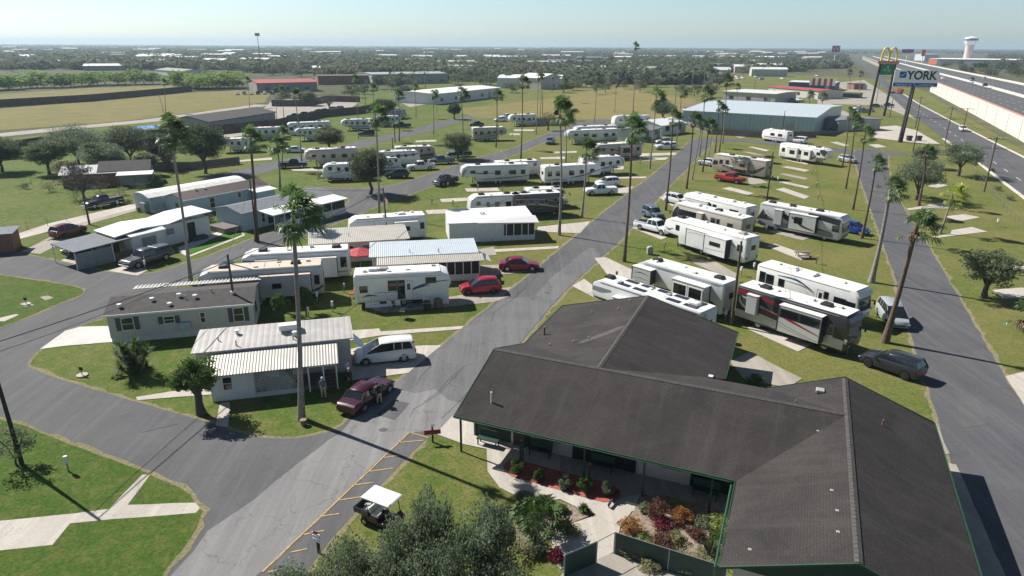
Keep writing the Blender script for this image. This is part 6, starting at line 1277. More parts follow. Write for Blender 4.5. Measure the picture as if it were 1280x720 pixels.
for i in range(6): car('suv' if i % 2 else 'sedan', ['white', 'silver', 'white', 'dark_grey', 'white', 'slate'][i], G(297+i*8.5, 118.5-i*.15), 340, 'car in the row along the tan building with red roof', 'car', 'cars in front of the red roofed building', detail=False)
for i, (x, y, z, c_) in enumerate([(1178, 99, 6.5, 'white'), (1214, 104, 6.5, 'white'), (1231, 108, 6.5, 'black'), (1215, 100.5, 6.5, 'black'), (1230, 99, 6.5, 'silver'), (1153, 91, 6.5, 'white'), (1110, 77, 6.5, 'white')]):
    p = G(x, y, z); o = car('suv' if i % 2 else 'sedan', c_, p, 205 if i < 4 else 25, ['white car farthest ahead on the near carriageway', 'white saloon in front of the black SUV on the highway', 'black SUV nearest on the highway', 'small black SUV behind the white saloon on the highway', 'silver car beyond the median barrier', 'white car half hidden by the blue and white billboard', 'tiny white car far down the highway'][i], 'car', 'cars on the raised highway', detail=False); o.location.z = z+.04
TR = mat('truck_red', (.3, .03, .03), .5)
o = empty('tow_truck', G(1120, 117), BR(160), 'red lorry crossing the road under the highway bridge', 'lorry'); MB().bb(-4.5, 1.6, -1.2, 1.2, 1.0, 3.0).build('cargo_box', 'brick', o, bevel=.05); MB().bb(1.7, 3.8, -1.15, 1.15, .6, 2.7).build('cab', 'truck_red', o, bevel=.15)
for x in (-3.3, -2.2, 2.8):
    for s in (-1, 1): MB().tube((x, s*.9, .5), (x, s*1.15, .5), .5, n=12).build('wheel', 'rubber', o)
# golf cart
g = empty('golf_cart', G(477, 655), BR(118), 'golf cart with white canopy and burgundy body by the parking bays', 'golf cart'); g.location.z = .06
MB().prism([(-.95, .32), (1.15, .32), (1.25, .62), (.95, .9), (.62, .55), (.2, .45), (.12, .72), (-.35, .74), (-.4, .6), (-.95, .6)], -.56, .56).build('body', 'paint_burgundy', g, bevel=.05)
MB().bb(-.3, .18, -.5, .5, .70, .86).bb(-.4, -.28, -.5, .5, .86, 1.25).build('seat', 'rv_white', g, bevel=.04)
mb = MB(); mb.bb(-1.45, -.42, -.55, .55, .62, .68); 
for a in ((-1.45, -1.40, -.55, .55), (-.47, -.42, -.55, .55), (-1.45, -.42, -.55, -.5), (-1.45, -.42, .5, .55)): mb.bb(*a, .68, .95)
mb.build('cargo_box', 'rv_dark', g); MB().box((-.95, .1, .78), (.35, .2, .2), .4).box((-.7, -.2, .8), (.2, .3, .2), .2).build('cargo', 'grey_plastic', g, bevel=.03)
MB().prism([(-.75, 1.86), (1.0, 1.86), (1.1, 1.80), (1.1, 1.76), (-.85, 1.76), (-.85, 1.80)], -.62, .62).build('canopy', 'white_plastic', g, bevel=.03)
mb = MB()
for s in (-1, 1): mb.tube((-.42, s*.5, .8), (-.6, s*.52, 1.78), .02).tube((.95, s*.5, .85), (.78, s*.52, 1.78), .02)
mb.build('canopy_posts', 'black_plastic', g); MB().tube((.62, -.2, .6), (.42, -.2, 1.0), .02).tube((.40, -.2, .98), (.44, -.2, 1.02), .17, n=12).build('steering_wheel', 'black_plastic', g)
for x in (-.72, .85):
    for s in (-1, 1):
        tw = MB().tube((x, s*.43, .24), (x, s*.60, .24), .24, n=14).build('wheel', 'rubber', g); MB().tube((x, s*.605, .24), (x, s*.612, .24), .13, n=10).build('rim', 'rim', tw)
# ------------------------------------------------------------------ people
p = G(484, 262, 3.6); person((p.x, p.y), 200, 'man in tan clothes standing on a trailer roof', 'cloth_tan', 'cloth_tan', pose='lean', z=3.57, hgt=1.8)
p = G(435, 475); person((p.x, p.y), 110, 'person in a lilac shirt standing behind the minivan nose', 'cloth_lilac', 'cloth_jeans', z=.08)
p = G(438, 486); person((p.x, p.y), 110, 'person in dark clothes and pale cap beside the burgundy saloon', 'cloth_dark', 'cloth_dark', z=.06, cap='cloth_tan')
p = G(405, 498); person((p.x, p.y), 150, 'person in grey blue shirt and light cap walking in front of the porch steps', 'cloth_teal', 'cloth_tan', z=.06, cap='cloth_white')
p = G(475, 506); person((p.x, p.y), 300, 'person leaning in at the open car door', 'cloth_dark', 'cloth_tan', pose='lean', z=.06, hair='hair_dark')
p = G(652, 577); person((p.x, p.y), 200, 'person in dark top and jeans standing in the porch shade', 'cloth_dark', 'cloth_jeans', z=.07, hair='hair_dark')
# ------------------------------------------------------------------ palms
PL = [((377, 524), (366, 268), 'tall leaning palm with thick windblown crown in front of the lattice porch home', 'palm_trunk', 1.4, .2),
 ((239, 356), (212, 166), 'tall slim palm with windblown crown behind the dark roofed mobile home', 'palm_trunk', 1.5, .18),
 ((321, 302), (313, 176), 'bushy palm with shaggy brown trunk above the slate roofed home', 'palm_trunk_brown', 1.4, .24),
 ((350, 238), (346, 181), 'bushy palm just right of the shaggy brown trunked one', 'palm_trunk', 1.5, .2),
 ((352, 212), (354, 167), 'thin palm standing behind the black pickup at the loop lane', 'palm_trunk_brown', 1.2, .12),
 ((377, 201), (368, 118), 'slender curving palm beside the round oak', 'palm_trunk', 1.15, .13),
 ((355, 152), (351, 112), 'slender palm on the car park edge left of the curving one', 'palm_trunk', 1.15, .13),
 ((346, 150), (343, 113), 'thin palm leaning behind the walled car park', 'palm_trunk', .9, .1),
 ((207, 141), (205, 103), 'lone palm in the hay field', 'palm_trunk', 1.15, .12), ((204, 141), (198, 118), 'short bare leaning palm beside the lone field palm', 'palm_trunk', .3, .1),
 ((312, 134), (309, 100), 'palm at the hay field corner by the parked cars', 'palm_trunk', 1.1, .12),
 ((474, 270), (469, 145), 'tall palm with shaggy crown above the plain white trailer', 'palm_trunk', 1.5, .17),
 ((448, 173), (444, 99), 'very thin tall palm behind the grey back row trailer', 'palm_trunk', 1.0, .12), ((467, 160), (466, 110), 'palm standing just left of the rear lane pickup', 'palm_trunk', 1.2, .14),
 ((499, 177), (498, 119), 'dark thin palm beside the slanted white trailer', 'palm_trunk_brown', 1.25, .14), ((520, 147), (518, 109), 'palm beside the far metal building corner', 'palm_trunk', 1.2, .13),
 ((542, 168), (541, 119), 'palm with curving trunk on the lawn by the rear lane', 'palm_trunk', 1.15, .14), ((546, 141), (545, 115), 'small palm behind the one with the curving trunk', 'palm_trunk', .8, .1),
 ((579, 200), (576, 118), 'palm with curving trunk through the round crowned tree', 'palm_trunk', 1.35, .16), ((620, 184), (621, 119), 'palm with full crown in front of the tan grey fifth wheel', 'palm_trunk_brown', 1.3, .15),
 ((651, 199), (653, 103), 'tall thin palm beside the long beige white fifth wheel', 'palm_trunk_brown', 1.35, .15), ((670, 168), (673, 96), 'thin palm beside the low grey privacy wall', 'palm_trunk', 1.05, .12), ((675, 148), (677, 95), 'thin palm on the far side of the privacy wall', 'palm_trunk', 1.0, .12),
 ((704, 128), (706, 101), 'palm in front of the far pale shed', 'palm_trunk', 1.2, .14), ((743, 154), (746, 95), 'thin palm on the meadow edge, left', 'palm_trunk', 1.1, .13), ((768, 141), (770, 106), 'palm in the middle of the dry meadow', 'palm_trunk', 1.0, .13),
 ((791, 141), (794, 58), 'extremely tall palm with round crown on the horizon', 'palm_trunk', 1.3, .17),
 ((699, 294), (700, 139), 'tall bushy palm with long thin trunk in front of the black motorhome', 'palm_trunk', 1.65, .17), ((707, 203), (706, 148), 'bushy palm directly behind the tall bushy one', 'palm_trunk', 1.4, .15),
 ((727, 272), (733, 187), 'shorter bushy palm beside the big white fifth wheel', 'palm_trunk', 1.5, .17), ((780, 327), (790, 164), 'tall palm at the road edge with long straight thin trunk', 'palm_trunk_brown', 1.5, .18),
 ((812, 211), (820, 122), 'palm with wide crown standing on the lawn left of the road', 'palm_trunk', 1.6, .16), ((832, 263), (841, 148), 'palm with dark trunk beside the slate blue car', 'palm_trunk_brown', 1.25, .16), ((845, 181), (852, 116), 'palm behind the white capped pickup', 'palm_trunk', 1.2, .14),
 ((858, 236), (867, 150), 'dark trunked palm right of the road, left of a pair', 'palm_trunk_brown', 1.3, .16), ((865, 225), (877, 155), 'thin palm right of the road, middle of three', 'palm_trunk', 1.0, .12), ((878, 215), (886, 156), 'palm with thick dark trunk by the silver car', 'palm_trunk_brown', 1.3, .16), ((885, 200), (891, 160), 'slim palm behind the silver car', 'palm_trunk', .9, .1),
 ((874, 196), (881, 118), 'big leaning crown palm in front of the warehouse corner', 'palm_trunk', 1.7, .16), ((903, 180), (908, 101), 'tall palm rising over the warehouse roof', 'palm_trunk', 1.5, .16), ((893.6, 191), (898, 133), 'palm with brown trunk at the lane mouth, left', 'palm_trunk_brown', 1.2, .15), ((899, 190), (904, 137), 'palm with brown trunk at the lane mouth, right', 'palm_trunk_brown', 1.05, .14),
 ((921, 140), (921, 108), 'palm with drooping crown behind the warehouse', 'palm_trunk', 1.2, .14),
 ((1106, 428), (1146, 283), 'thick leaning palm with shaggy trunk beside the silver minivan', 'palm_trunk_brown', 1.28, .26), ((1089, 353), (1113, 237), 'thick leaning palm second nearest along the right hand road', 'palm_trunk', 1.3, .25), ((1077, 298), (1095, 205), 'leaning palm third along the right hand road', 'palm_trunk_brown', 1.05, .17),
 ((1066, 262), (1081, 169), 'slim leaning palm fourth along the right hand road', 'palm_trunk_brown', 1.25, .15), ((1057, 236), (1069, 153), 'slim leaning palm fifth along the right hand road', 'palm_trunk_brown', 1.2, .14), ((1053, 207), (1062, 142), 'slim palm farthest along the right hand road', 'palm_trunk_brown', 1.2, .14),
 ((1148, 257), (1158, 189), 'palm with brown trunk in front of the twiggy oaks at right', 'palm_trunk_brown', 1.0, .2),
 ((1011, 130), (1012, 118), 'short full palm in the shop car park', 'palm_trunk', 1.7, .2), ((1027, 137), (1028, 121), 'short palm beside the shop car park palm', 'palm_trunk', 1.7, .2),
 ((1062, 112), (1061, 90), 'palm beside the far striped restaurant, left', 'palm_trunk', 1.6, .2), ((1074, 114), (1075, 92), 'palm beside the far striped restaurant, right', 'palm_trunk', 1.6, .2)]
for b_, t_, lb, tr, s_, r_ in PL: palm(b_, t_, lb, tr, s_*.80, r=r_*.92)
palm((1175, 292), (1191, 243), 'small palm with bright yellow green crown on the right lawn', 'palm_trunk', 1.15, crown=PALM_Y, r=.15)
palm((1300, 470), (1283, 392), 'palm whose fronds just reach in at the right edge', 'palm_trunk', 1.1, r=.2)
# far palms on the skyline
rg = random.Random(5)
for i in range(70):
    x = rg.choice([rg.uniform(640, 1000), rg.uniform(340, 640), rg.uniform(0, 1040)]); y = rg.uniform(80, 116) if x > 480 else rg.uniform(78, 92)
    if x > 960 and y > 85: y = rg.uniform(74, 84)
    B = G(x, y); palm((x, y), None, 'slender far off palm rising above the distant trees', 'palm_trunk', 1.5, r=.18, group='far palms on the plain', far=True, hgt=rg.uniform(9, 17))
# ------------------------------------------------------------------ trees
T = [((100, 211), 6.6, 9.0, 'broad grey green oak at the left, over the pale roofed house', 'leaf_grey'), ((165, 207), 6.2, 8.6, 'dark oak in the middle of the left hand clump', 'leaf_dark'), ((257, 217), 5.4, 10.2, 'very dark round oak on the lawn beside the pale nosed trailer', 'leaf_dark'),
 ((133, 222), 4.6, 7.0, 'grey oak filling the gap between the two largest left hand oaks', 'leaf_grey'), ((205, 209), 4.2, 7.4, 'dark oak right behind the tall slim palm crown', 'leaf_dark'), ((88, 232), 3.0, 5.4, 'pale twiggy shrub-like tree before the pale roofed house', 'twig'),
 ((185, 219), 2.6, 4.6, 'small olive green tree between the two dark oaks', 'leaf_olive'), ((62, 218), 4.2, 7.0, 'leafy tree left of the broad oak', 'leaf_olive'), ((3, 215), 5, 7.5, 'dark tree cut by the left edge', 'leaf_dark'), ((212, 214), 2.2, 5.0, 'thin twiggy tree behind the tall slim palm', 'twig'),
 ((412, 190), 4.2, 6.3, 'round dark green oak beside the slender curving palm', 'leaf_olive'), ((463, 243), 4.0, 8.2, 'dark spreading tree at the loop junction', 'leaf_dark'), ((572, 199), 4.0, 6.2, 'round crowned olive tree over the black pickup', 'leaf_olive'), ((568, 149), 2.6, 5.6, 'small dark tree on the rear lawn', 'leaf_dark'),
 ((685, 163), 3.0, 5.6, 'twiggy grey tree beside the low privacy wall', 'twig'), ((828, 152), 4.5, 7.5, 'airy green tree in front of the warehouse end', 'leaf_grey'), ((702, 144), 0.01, .01, '', ''),
 ((1145, 250), 4.4, 7.5, 'grey green oak with many stems left of the twiggy right hand pair', 'leaf_grey'), ((1198, 220), 4.6, 7.2, 'grey green oak with thick trunk beside the service road', 'leaf_grey'), ((1230, 372), 3.1, 5.4, 'round grey green tree on the right lawn', 'leaf_olive'),
 ((482, 148), 4.5, 7.0, 'big dark tree behind the rear lane pickup', 'leaf_dark'), ((505, 128), 4, 7, 'dark tree in front of the grey warehouses', 'leaf_dark'), ((412, 139), 4.2, 7, 'bare grey tree beside the walled car park', 'twig'), ((385, 132), 4.5, 6, 'olive bush-like tree beside the bare grey tree', 'leaf_olive'), ((704, 116), 4, 6, 'green tree behind the far pale shed', 'leaf_olive'),
 ((1155, 210), 3.0, 5, 'grey green bush-like oak behind the right hand pair', 'leaf_grey')]
for i, (b_, r_, h_, lb, lf) in enumerate(T):
    if r_ < .1: continue
    tree(b_, r_, h_, lb, lf, seed=11+i, dens=(.9 if b_[0] > 1100 else 1.35) if lf != 'twig' else .6, ls=.30 if lf != 'twig' else .2, lowcrown=.28, trunk=.25)
tree((105, 248), 3.6, 6.0, 'bare twiggy tree in front of the pale roofed house', 'twig', 77, .6, ls=.28, lowcrown=.15)
tree((252, 518), 1.75, 4.6, 'small thick trunked tree at the corner of the lattice porch home', 'leaf_green', 41, .85, ls=.2, trunk=.26, lowcrown=.38)
tree((22, 583), 1.5, 2.9, 'thin shrubby tree at the foot of the leaning pole', 'leaf_grey', 42, .4, ls=.17, lowcrown=.2, trunk=.06)
tree((354, 402), .9, 3.0, 'young leafy tree left of the tall leaning palm trunk', 'leaf_green', 43, .5, ls=.17, trunk=.07, lowcrown=.3); tree((383, 396), 1.0, 3.2, 'young leafy tree right of the tall leaning palm trunk', 'leaf_green', 44, .5, ls=.17, trunk=.07, lowcrown=.3)
# foreground trees along the bottom edge
FG = [((-8.9, 23.4, 0), 1.3, 3.4), ((-7.3, 24.3, 0), 1.35, 4.4), ((-5.7, 23.5, 0), 1.3, 4.5), ((-5.0, 25.6, 0), 1.15, 4.7), ((-3.7, 26.4, 0), 1.1, 5.5), ((-3.3, 23.6, 0), 1.5, 5.0), ((-1.7, 25.0, 0), 1.35, 5.0), ((-.9, 26.4, 0), 1.0, 5.1), ((-.2, 23.6, 0), 1.2, 3.9), ((-10.0, 24.6, 0), 1.1, 2.6)]
fl = ['low grey green tree at the bottom, leftmost and nearest the yellow bays', 'grey green tree at the bottom beside the arrow signpost', 'grey green tree at the bottom edge, below and left of the golf cart', 'pointed grey green tree just below the golf cart', 'tall plume-like tree right of the golf cart', 'dense grey green tree at the bottom edge below the tall plume', 'wide grey green tree in the middle of the bottom row', 'tall slim grey green tree nearest the fan palm', 'loose grey green tree at the bottom edge below the fan palm', 'lowest grey green tree, at the bottom left end of the row over the yellow bays']
for i, (b_, r_, h_) in enumerate(FG): tree(b_, r_*1.25, h_, fl[i], 'leaf_grey', 60+i, .95, ls=.125, lowcrown=.05, trunk=.06, cl=.25, vert=1.7)
# spiky yucca clump
B = G(168, 467); o = empty('yucca_clump', B, 0, 'large dark spiky yucca clump in front of the pale grey mobile home', 'shrub'); rg = random.Random(3); mb = MB(); st = MB()
for i in range(30):
    az = rg.uniform(0, 6.28); rr = rg.uniform(.1, 1.7); hz_ = rg.uniform(.6, 2.9)-rr*.45; c_ = Vector((math.cos(az)*rr, math.sin(az)*rr, hz_)); st.tube((c_.x*.3, c_.y*.3, 0), c_, .09, .07, 6)
    for k in range(80):
        a2 = rg.uniform(0, 6.28); el = R(rg.uniform(-45, 85)); d = Vector((math.cos(a2)*math.cos(el), math.sin(a2)*math.cos(el), math.sin(el))); t = d.cross(Vector((0, 0, 1))).normalized()*.05; e_ = c_+d*rg.uniform(.5, .85); mb.poly([c_-t, c_+t, e_])
mb.build('foliage', 'leaf_green', o); st.build('stems', 'bark', o)
bush((146, 472), .55, .5, 'small yellowish shrub beside the yucca clump', 'leaf_lime', 4); bush((333, 492), .7, 1.5, 'reddish leafless shrub against the lattice porch', 'leaf_rust', 5)
# garden planting
for i, (b_, r_, h_, lb, lf, sp) in enumerate([((786, 667), .62, .8, 'orange and green leaved shrub nearest the garden path', 'leaf_orange', 0), ((822, 649), .6, 1.1, 'rusty brown shrub at the top of the garden bed', 'leaf_rust', 0), ((829, 662), .5, .6, 'magenta leaved shrub below the rusty brown one', 'leaf_magenta', 0), ((853, 655), .6, .8, 'orange flowering shrub in the middle of the garden bed', 'leaf_orange', 0),
  ((829, 690), .62, 1.1, 'brown dried shrub above the screen fence', 'leaf_rust', 0), ((794, 693), .7, .6, 'pale grassy shrub beside the fence gate', 'leaf_hay', 0), ((866, 711), .85, 1.0, 'round hay green shrub against the screen fence', 'leaf_hay', 0), ((888, 697), .7, 1.1, 'dark green spiky clump below the gutter', 'leaf_dark', 1), ((880, 661), .55, .7, 'grey green shrub beside the orange flowering one', 'leaf_grey', 0), ((899, 664), .6, .9, 'lime green shrub at the corner of the bed', 'leaf_lime', 0), ((826, 704), .5, .6, 'blue green low shrub by the fence', 'leaf_grey', 0), ((801, 678), .5, .4, 'low lime green plant under the orange leaved shrub', 'leaf_lime', 0),
  ((646, 594), .4, 1.1, 'leafy rose bush in the red mulch, first from the left', 'leaf_green', 0), ((675, 601), .32, .8, 'leafy rose bush in the red mulch, second from the left', 'leaf_green', 0), ((706, 611), .35, .8, 'leafy rose bush in the red mulch, third from the left', 'leaf_grey', 0), ((730, 615), .38, .9, 'leafy rose bush in the red mulch, fourth from the left', 'leaf_green', 0), ((758, 621), .32, 1.0, 'leafy rose bush in the red mulch beside the downpipe', 'leaf_grey', 0),
  ((660, 660), .9, .9, 'loose grey green shrub beside the fan palm', 'leaf_grey', 0), ((650, 690), .9, .9, 'hay green shrub at the bottom below the fan palm', 'leaf_hay', 0), ((695, 700), .4, .6, 'dark red shrub left of the fence corner', 'leaf_magenta', 0), ((640, 715), .9, .8, 'yellow green shrub at the bottom edge', 'leaf_lime', 0), ((730, 640), .35, .6, 'small spiky green plant on the path edge', 'leaf_green', 1),
  ((808, 640), .4, .5, 'small grey green tuft at the top left of the garden bed', 'leaf_grey', 0), ((845, 678), .45, .5, 'hay coloured tuft in the middle of the garden bed', 'leaf_hay', 0), ((868, 672), .4, .5, 'small rusty tuft in the middle right of the garden bed', 'leaf_rust', 0), ((850, 640), .4, .5, 'pale lime tuft against the porch edge', 'leaf_lime', 0), ((812, 712), .5, .5, 'hay coloured tuft low against the screen fence', 'leaf_hay', 0), ((845, 704), .45, .5, 'green tuft behind the middle of the screen fence', 'leaf_green', 0), ((898, 680), .45, .7, 'bright green shrub beside the gutter', 'leaf_green', 0), ((712, 668), .5, .5, 'low hay coloured plant at the garden path bend', 'leaf_hay', 0), ((672, 690), .6, .7, 'grey green plant by the path left of the fence', 'leaf_grey', 0), ((700, 640), .4, .4, 'low green plant right of the fan palm', 'leaf_green', 0), ((655, 628), .5, .6, 'low green plant left of the fan palm', 'leaf_olive', 0),
  ((1240, 215), .7, .9, 'grey bush on the fence line beside the leaning pole', 'leaf_grey', 0), ((1246, 238), .8, 1.0, 'grey bush below the pole at the right edge', 'leaf_grey', 0), ((1262, 250), .8, .9, 'low grey bush farthest right on the fence line', 'leaf_grey', 0), ((1220, 225), .9, 1.1, 'grey bush near the oak trunk at right', 'leaf_grey', 0), ((945, 482), .8, .9, 'leafy green plants behind the clubhouse roof edge', 'leaf_green', 0),
  ((95, 250), 1.8, 2.2, 'grey green scrub at the foot of the bare twiggy tree', 'leaf_grey', 0), ((125, 240), 1.7, 2.0, 'dark scrub in front of the shabby house porch', 'leaf_dark', 0), ((150, 244), 1.4, 1.6, 'tangled olive scrub behind the black pickup on the gravel drive', 'leaf_olive', 0), ((175, 238), 1.8, 1.8, 'low dark scrub right of the shabby house', 'leaf_dark', 0), ((62, 240), 1.6, 2.4, 'olive bush left of the pale roofed house', 'leaf_olive', 0), ((195, 232), 1.5, 2.6, 'bright green bush by the grey board fence', 'leaf_green', 0),
  ((400, 222), .8, 1.2, 'pale flowering bush beside the black outlined trailer', 'leaf_hay', 0), ((175, 265), .6, .9, 'small green bush by the grey metal sided home', 'leaf_green', 0), ((263, 277), .9, 1.3, 'dark clipped bush beside the pale blue home', 'leaf_dark', 0), ((30, 236), 1.2, 1.2, 'low dark bush in the left hand field', 'leaf_dark', 0), ((160, 255), .9, .9, 'dark bush beside the black pickup', 'leaf_dark', 0)]):
    bush(b_, r_*(1.28 if b_[1] > 560 else 1), h_*(1.15 if b_[1] > 560 else 1), lb, lf, 100+i, spiky=sp)
# fan palm in the garden
B = G(676, 664); o = empty('fan_palm', B, 0, 'low fan palm with bright green leaves in the garden', 'palm'); rg = random.Random(8); mb = MB()
for i in range(24):
    az = rg.uniform(0, 6.28); el = R(rg.uniform(5, 80)); fan(mb, Vector((0, 0, .5)), Vector((math.cos(az)*math.cos(el), math.sin(az)*math.cos(el), math.sin(el))), rg.uniform(.9, 1.25), rg.uniform(.75, 1.0), 0, rg, .5)
mb.build('crown', ['leaf_green'], o); MB().tube((0, 0, 0), (0, 0, .6), .2, .15, 8).build('trunk', 'palm_trunk', o)
# screen fence round the yard
def fence_line(pts, h_, label, name='fence', m='dark_green', posts='metal_grey', zz=.05, sp=2.4, cat='fence', panel=True, th=.03, pr=.035):
    P = [G(*p) if len(p) == 2 else Vector(p) for p in pts]; o = empty(name, P[0], 0, label, cat); O = P[0]
    pm, pn = MB(), MB()
    for a, b in zip(P, P[1:]):
        a = a-O; b = b-O; d = (b-a); n = max(1, round(d.length/sp)); s = Vector((-d.y, d.x, 0)).normalized()*th/2; Z = Vector((0, 0, 1))
        if panel: pn.ring([[q-s+Z*zz, q+s+Z*zz, q+s+Z*(h_-.04), q-s+Z*(h_-.04)] for q in (a, b)])
        for k in range(n+1): q = a+d*k/n; pm.tube(q, q+Z*h_, pr, n=6)
        pm.tube(a+Z*h_, b+Z*h_, pr*.6, n=6)
    if panel: pn.build('screen', m, o)
    pm.build('posts_and_rail', posts, o); return o
fence_line([(705, 722), (744, 705)], 1.4, 'dark green screen fence left of the garden gate'); fence_line([(768, 693), (905, 738)], 1.4, 'dark green screen fence along the bottom of the garden bed'); fence_line([(745, 705), (767, 693)], 1.4, 'open metal gate frame in the screen fence', name='gate', panel=False, cat='gate', sp=1.2)
fence_line([(-20, 295), (60, 283), (185, 250)], 1.2, 'thin wire fence along the gravel drive', panel=False, sp=3); fence_line([(1290, 300), (1253, 262), (1215, 215)], 1.3, 'thin wire fence beside the service road', panel=False, sp=3)
fence_line([(-60, 203), (0, 200), (45, 196)], 2.0, 'dark timber fence at the far left behind the bushes', m='dark_wood', posts='dark_wood', sp=4); fence_line([(0, 235), (40, 232), (110, 226)], 1.5, 'wire fence across the left hand field', panel=False, sp=5)
fence_line([(190, 212), (240, 212), (300, 205)], 1.6, 'grey board fence behind the pale blue home', m='grey_wood', posts='grey_wood', sp=2.5)
fence_line([(667, 157), (697, 157), (700, 150)], 2.4, 'low grey privacy wall beside the twiggy tree', name='privacy_wall', m='privacy_grey', posts='privacy_grey', th=.15, cat='wall')
fence_line([(-200, 144), (-60, 139), (0, 134), (110, 127), (205, 118), (240, 114)], 3.0, 'long dark wall between the hay field and the green field', name='boundary_wall', m='fence_brown', posts='fence_brown', th=.3, sp=12, pr=.1, cat='wall')
fence_line([(175, 176), (270, 168), (345, 160), (400, 147), (450, 142), (470, 138)], 2.6, 'long brown wall behind the back row of trailers', name='boundary_wall', m='fence_brown', posts='fence_brown', th=.2, sp=6, pr=.08, cat='wall')
fence_line([(340, 133), (380, 133), (410, 127), (450, 128)], 2.6, 'brown wall on the far side of the car park', name='boundary_wall', m='fence_brown', posts='fence_brown', th=.2, sp=6, pr=.08, cat='wall')
fence_line([(0, 190), (60, 181), (95, 178)], 2.2, 'dark wall below the field road at the far left', name='boundary_wall', m='fence_brown', posts='fence_brown', th=.2, sp=6, pr=.08, cat='wall')
fence_line([(858, 158), (884, 168), (955, 173), (1020, 172)], 1.8, 'weathered fence along the foot of the warehouse', m='grey_wood', posts='grey_wood', sp=3)
# ------------------------------------------------------------------ poles, signs, wires
mb = pole((28, 582), 8.5, 'dark utility pole leaning in at the left edge', lean=(-.1, 0), m='pole_dark')
UP = [((112, 281), 7.5, 'leaning utility pole beside the gravel drive', [], 'pole_wood'), ((322, 304), 8.5, 'dark utility pole beside the slate roofed home', [], 'pole_dark'), ((297, 407), 7.0, 'short wooden pole rising over the dark roofed mobile home', [], 'pole_wood'), ((485, 305), .5, '', [], ''),
 ((914, 407), 8.3, 'utility pole leaning beside the patio door trailer', [], 'pole_wood'), ((958, 254), 8.5, 'dark utility pole beside the tan swirled motorhome', [], 'pole_dark'), ((976, 178), 8.5, 'dark utility pole beside the small white trailer', [], 'pole_dark'), ((494, 179), 7, 'dark pole on the lawn by the rear lane', [], 'pole_dark'), ((491, 187), 3, 'short dark post beside the slanted trailer', [], 'pole_dark'),
 ((1141, 190), 9, 'plain dark pole behind the billboard foot', [], 'pole_dark'), ((1144, 160), 10, 'utility pole at the service road beyond the billboard', [(9.6, 2)], 'pole_wood'), ((1181, 180), 10, 'utility pole with crossarm left of the white SUV', [(9.5, 2.6)], 'pole_wood'), ((1203, 166), 7.5, 'utility pole beside the white SUV with a wide crossarm', [(7.2, 4)], 'pole_wood'), ((1230, 240), 10, 'nearest utility pole at right with crossarm and transformer', [(9.6, 3)], 'pole_wood'),
 ((1112, 147), 7, 'utility pole between the arch sign and the road', [], 'pole_dark'), ((1095, 128), 9, 'utility pole behind the arch sign', [], 'pole_dark'), ((97, 141+0), .1, '', [], ''), ((678, 143), 8, 'dark pole on the dry meadow edge', [], 'pole_dark'), ((843, 141), 8, 'thin pole beside the airy green tree', [], 'pole_wood'), ((457, 132), 8, 'thin pole beside the far cars', [], 'pole_dark'), ((1250, 235), .1, '', [], '')]
for b_, h_, lb, ar, m_ in UP:
    if h_ > 1: pole(b_, h_, lb, None, ar, .13 if m_ != 'pole_wood' else .15, m_, can='transformer' in lb)
pole((485, 305), 7.4, 'wooden utility pole beside the man on the trailer roof', lean=(.5, .6))
a = Vector(G(28, 582)); a.z = 8.3; b = Vector(G(483, 303)); b.z = 7.2
wire(a, b, 1.0, 'upper black cable crossing the left lawn towards the man on the roof', .035); c_ = Vector(G(297, 407)); c_.z = 6.9; wire(a-Vector((0, 0, .6)), c_, .5, 'lower black cable running to the short wooden pole', .02); d_ = Vector(G(322, 304)); d_.z = 8.2; wire(c_, d_, .3, 'cable from the short wooden pole to the slate roofed home', .02); wire(b, d_, .6, 'cable between the roof man pole and the slate roofed home', .02)
e_ = Vector(G(914, 407)); e_.z = 8.1; f_ = Vector(G(958, 254)); f_.z = 8.3; wire(e_, f_, .6, 'cable above the white and black motorhomes', .018); g_ = Vector(G(976, 178)); g_.z = 8.3; wire(f_, g_, .6, 'cable running on to the warehouse pole', .018)
for (pa, za), (pb, zb), lb in ((((1230, 240), 9.7), ((1181, 180), 9.6), 'power line between the two nearest service road poles'), (((1181, 180), 9.6), ((1144, 160), 9.7), 'power line running on beyond the billboard'), (((1141, 190), 8.8), ((1181, 180), 9.5), 'short power line behind the billboard foot')):
    p, q = Vector(G(*pa)), Vector(G(*pb)); p.z = za; q.z = zb; wire(p, q, .8, lb, .03)
# utility pedestals
for i, (x, y, lb) in enumerate([(86, 590, 'white utility pedestal on the bottom left lawn'), (386, 397, 'grey meter box behind the porch home roof'), (397, 378, 'grey meter post beside the tan roofed trailer'), (416, 390, 'white utility pedestal behind the porch home roof'), (830, 296, 'white marker post beside the white pickup'), (1229, 350+0, 'white pedestal beside the round grey green tree'), (917, 470+0, ''), (1058, 443, 'thin white post beside the dark grey SUV'), (182, 337, 'white water tap post beside the dark grey pickup'), (277, 275, 'white gas bottle beside the clipped bush'), (1246, 283, 'pale pedestal on the right lawn'), (1201, 236, 'pale pedestal behind the yellow green palm'), (906, 401, 'white meter box at the back of the patio door trailer'), (957, 291, 'white pedestal beside the swirled motorhome'), (972, 228, 'white pedestal among the empty pads'), (926, 345, 'white satellite post behind the long white fifth wheel'), (942, 340, 'leaning white post beside the twiggy utility pole')]):
    if not lb: continue
    B = G(x, y); o = empty('utility_pedestal', (B.x, B.y, .05), R(20), lb, 'utility box'); MB().tube((0, 0, 0), (0, 0, .7), .05).build('post', 'metal_grey', o); MB().box((0, 0, .85), (.22, .18, .5)).build('meter_box', 'white_plastic', o, bevel=.02)
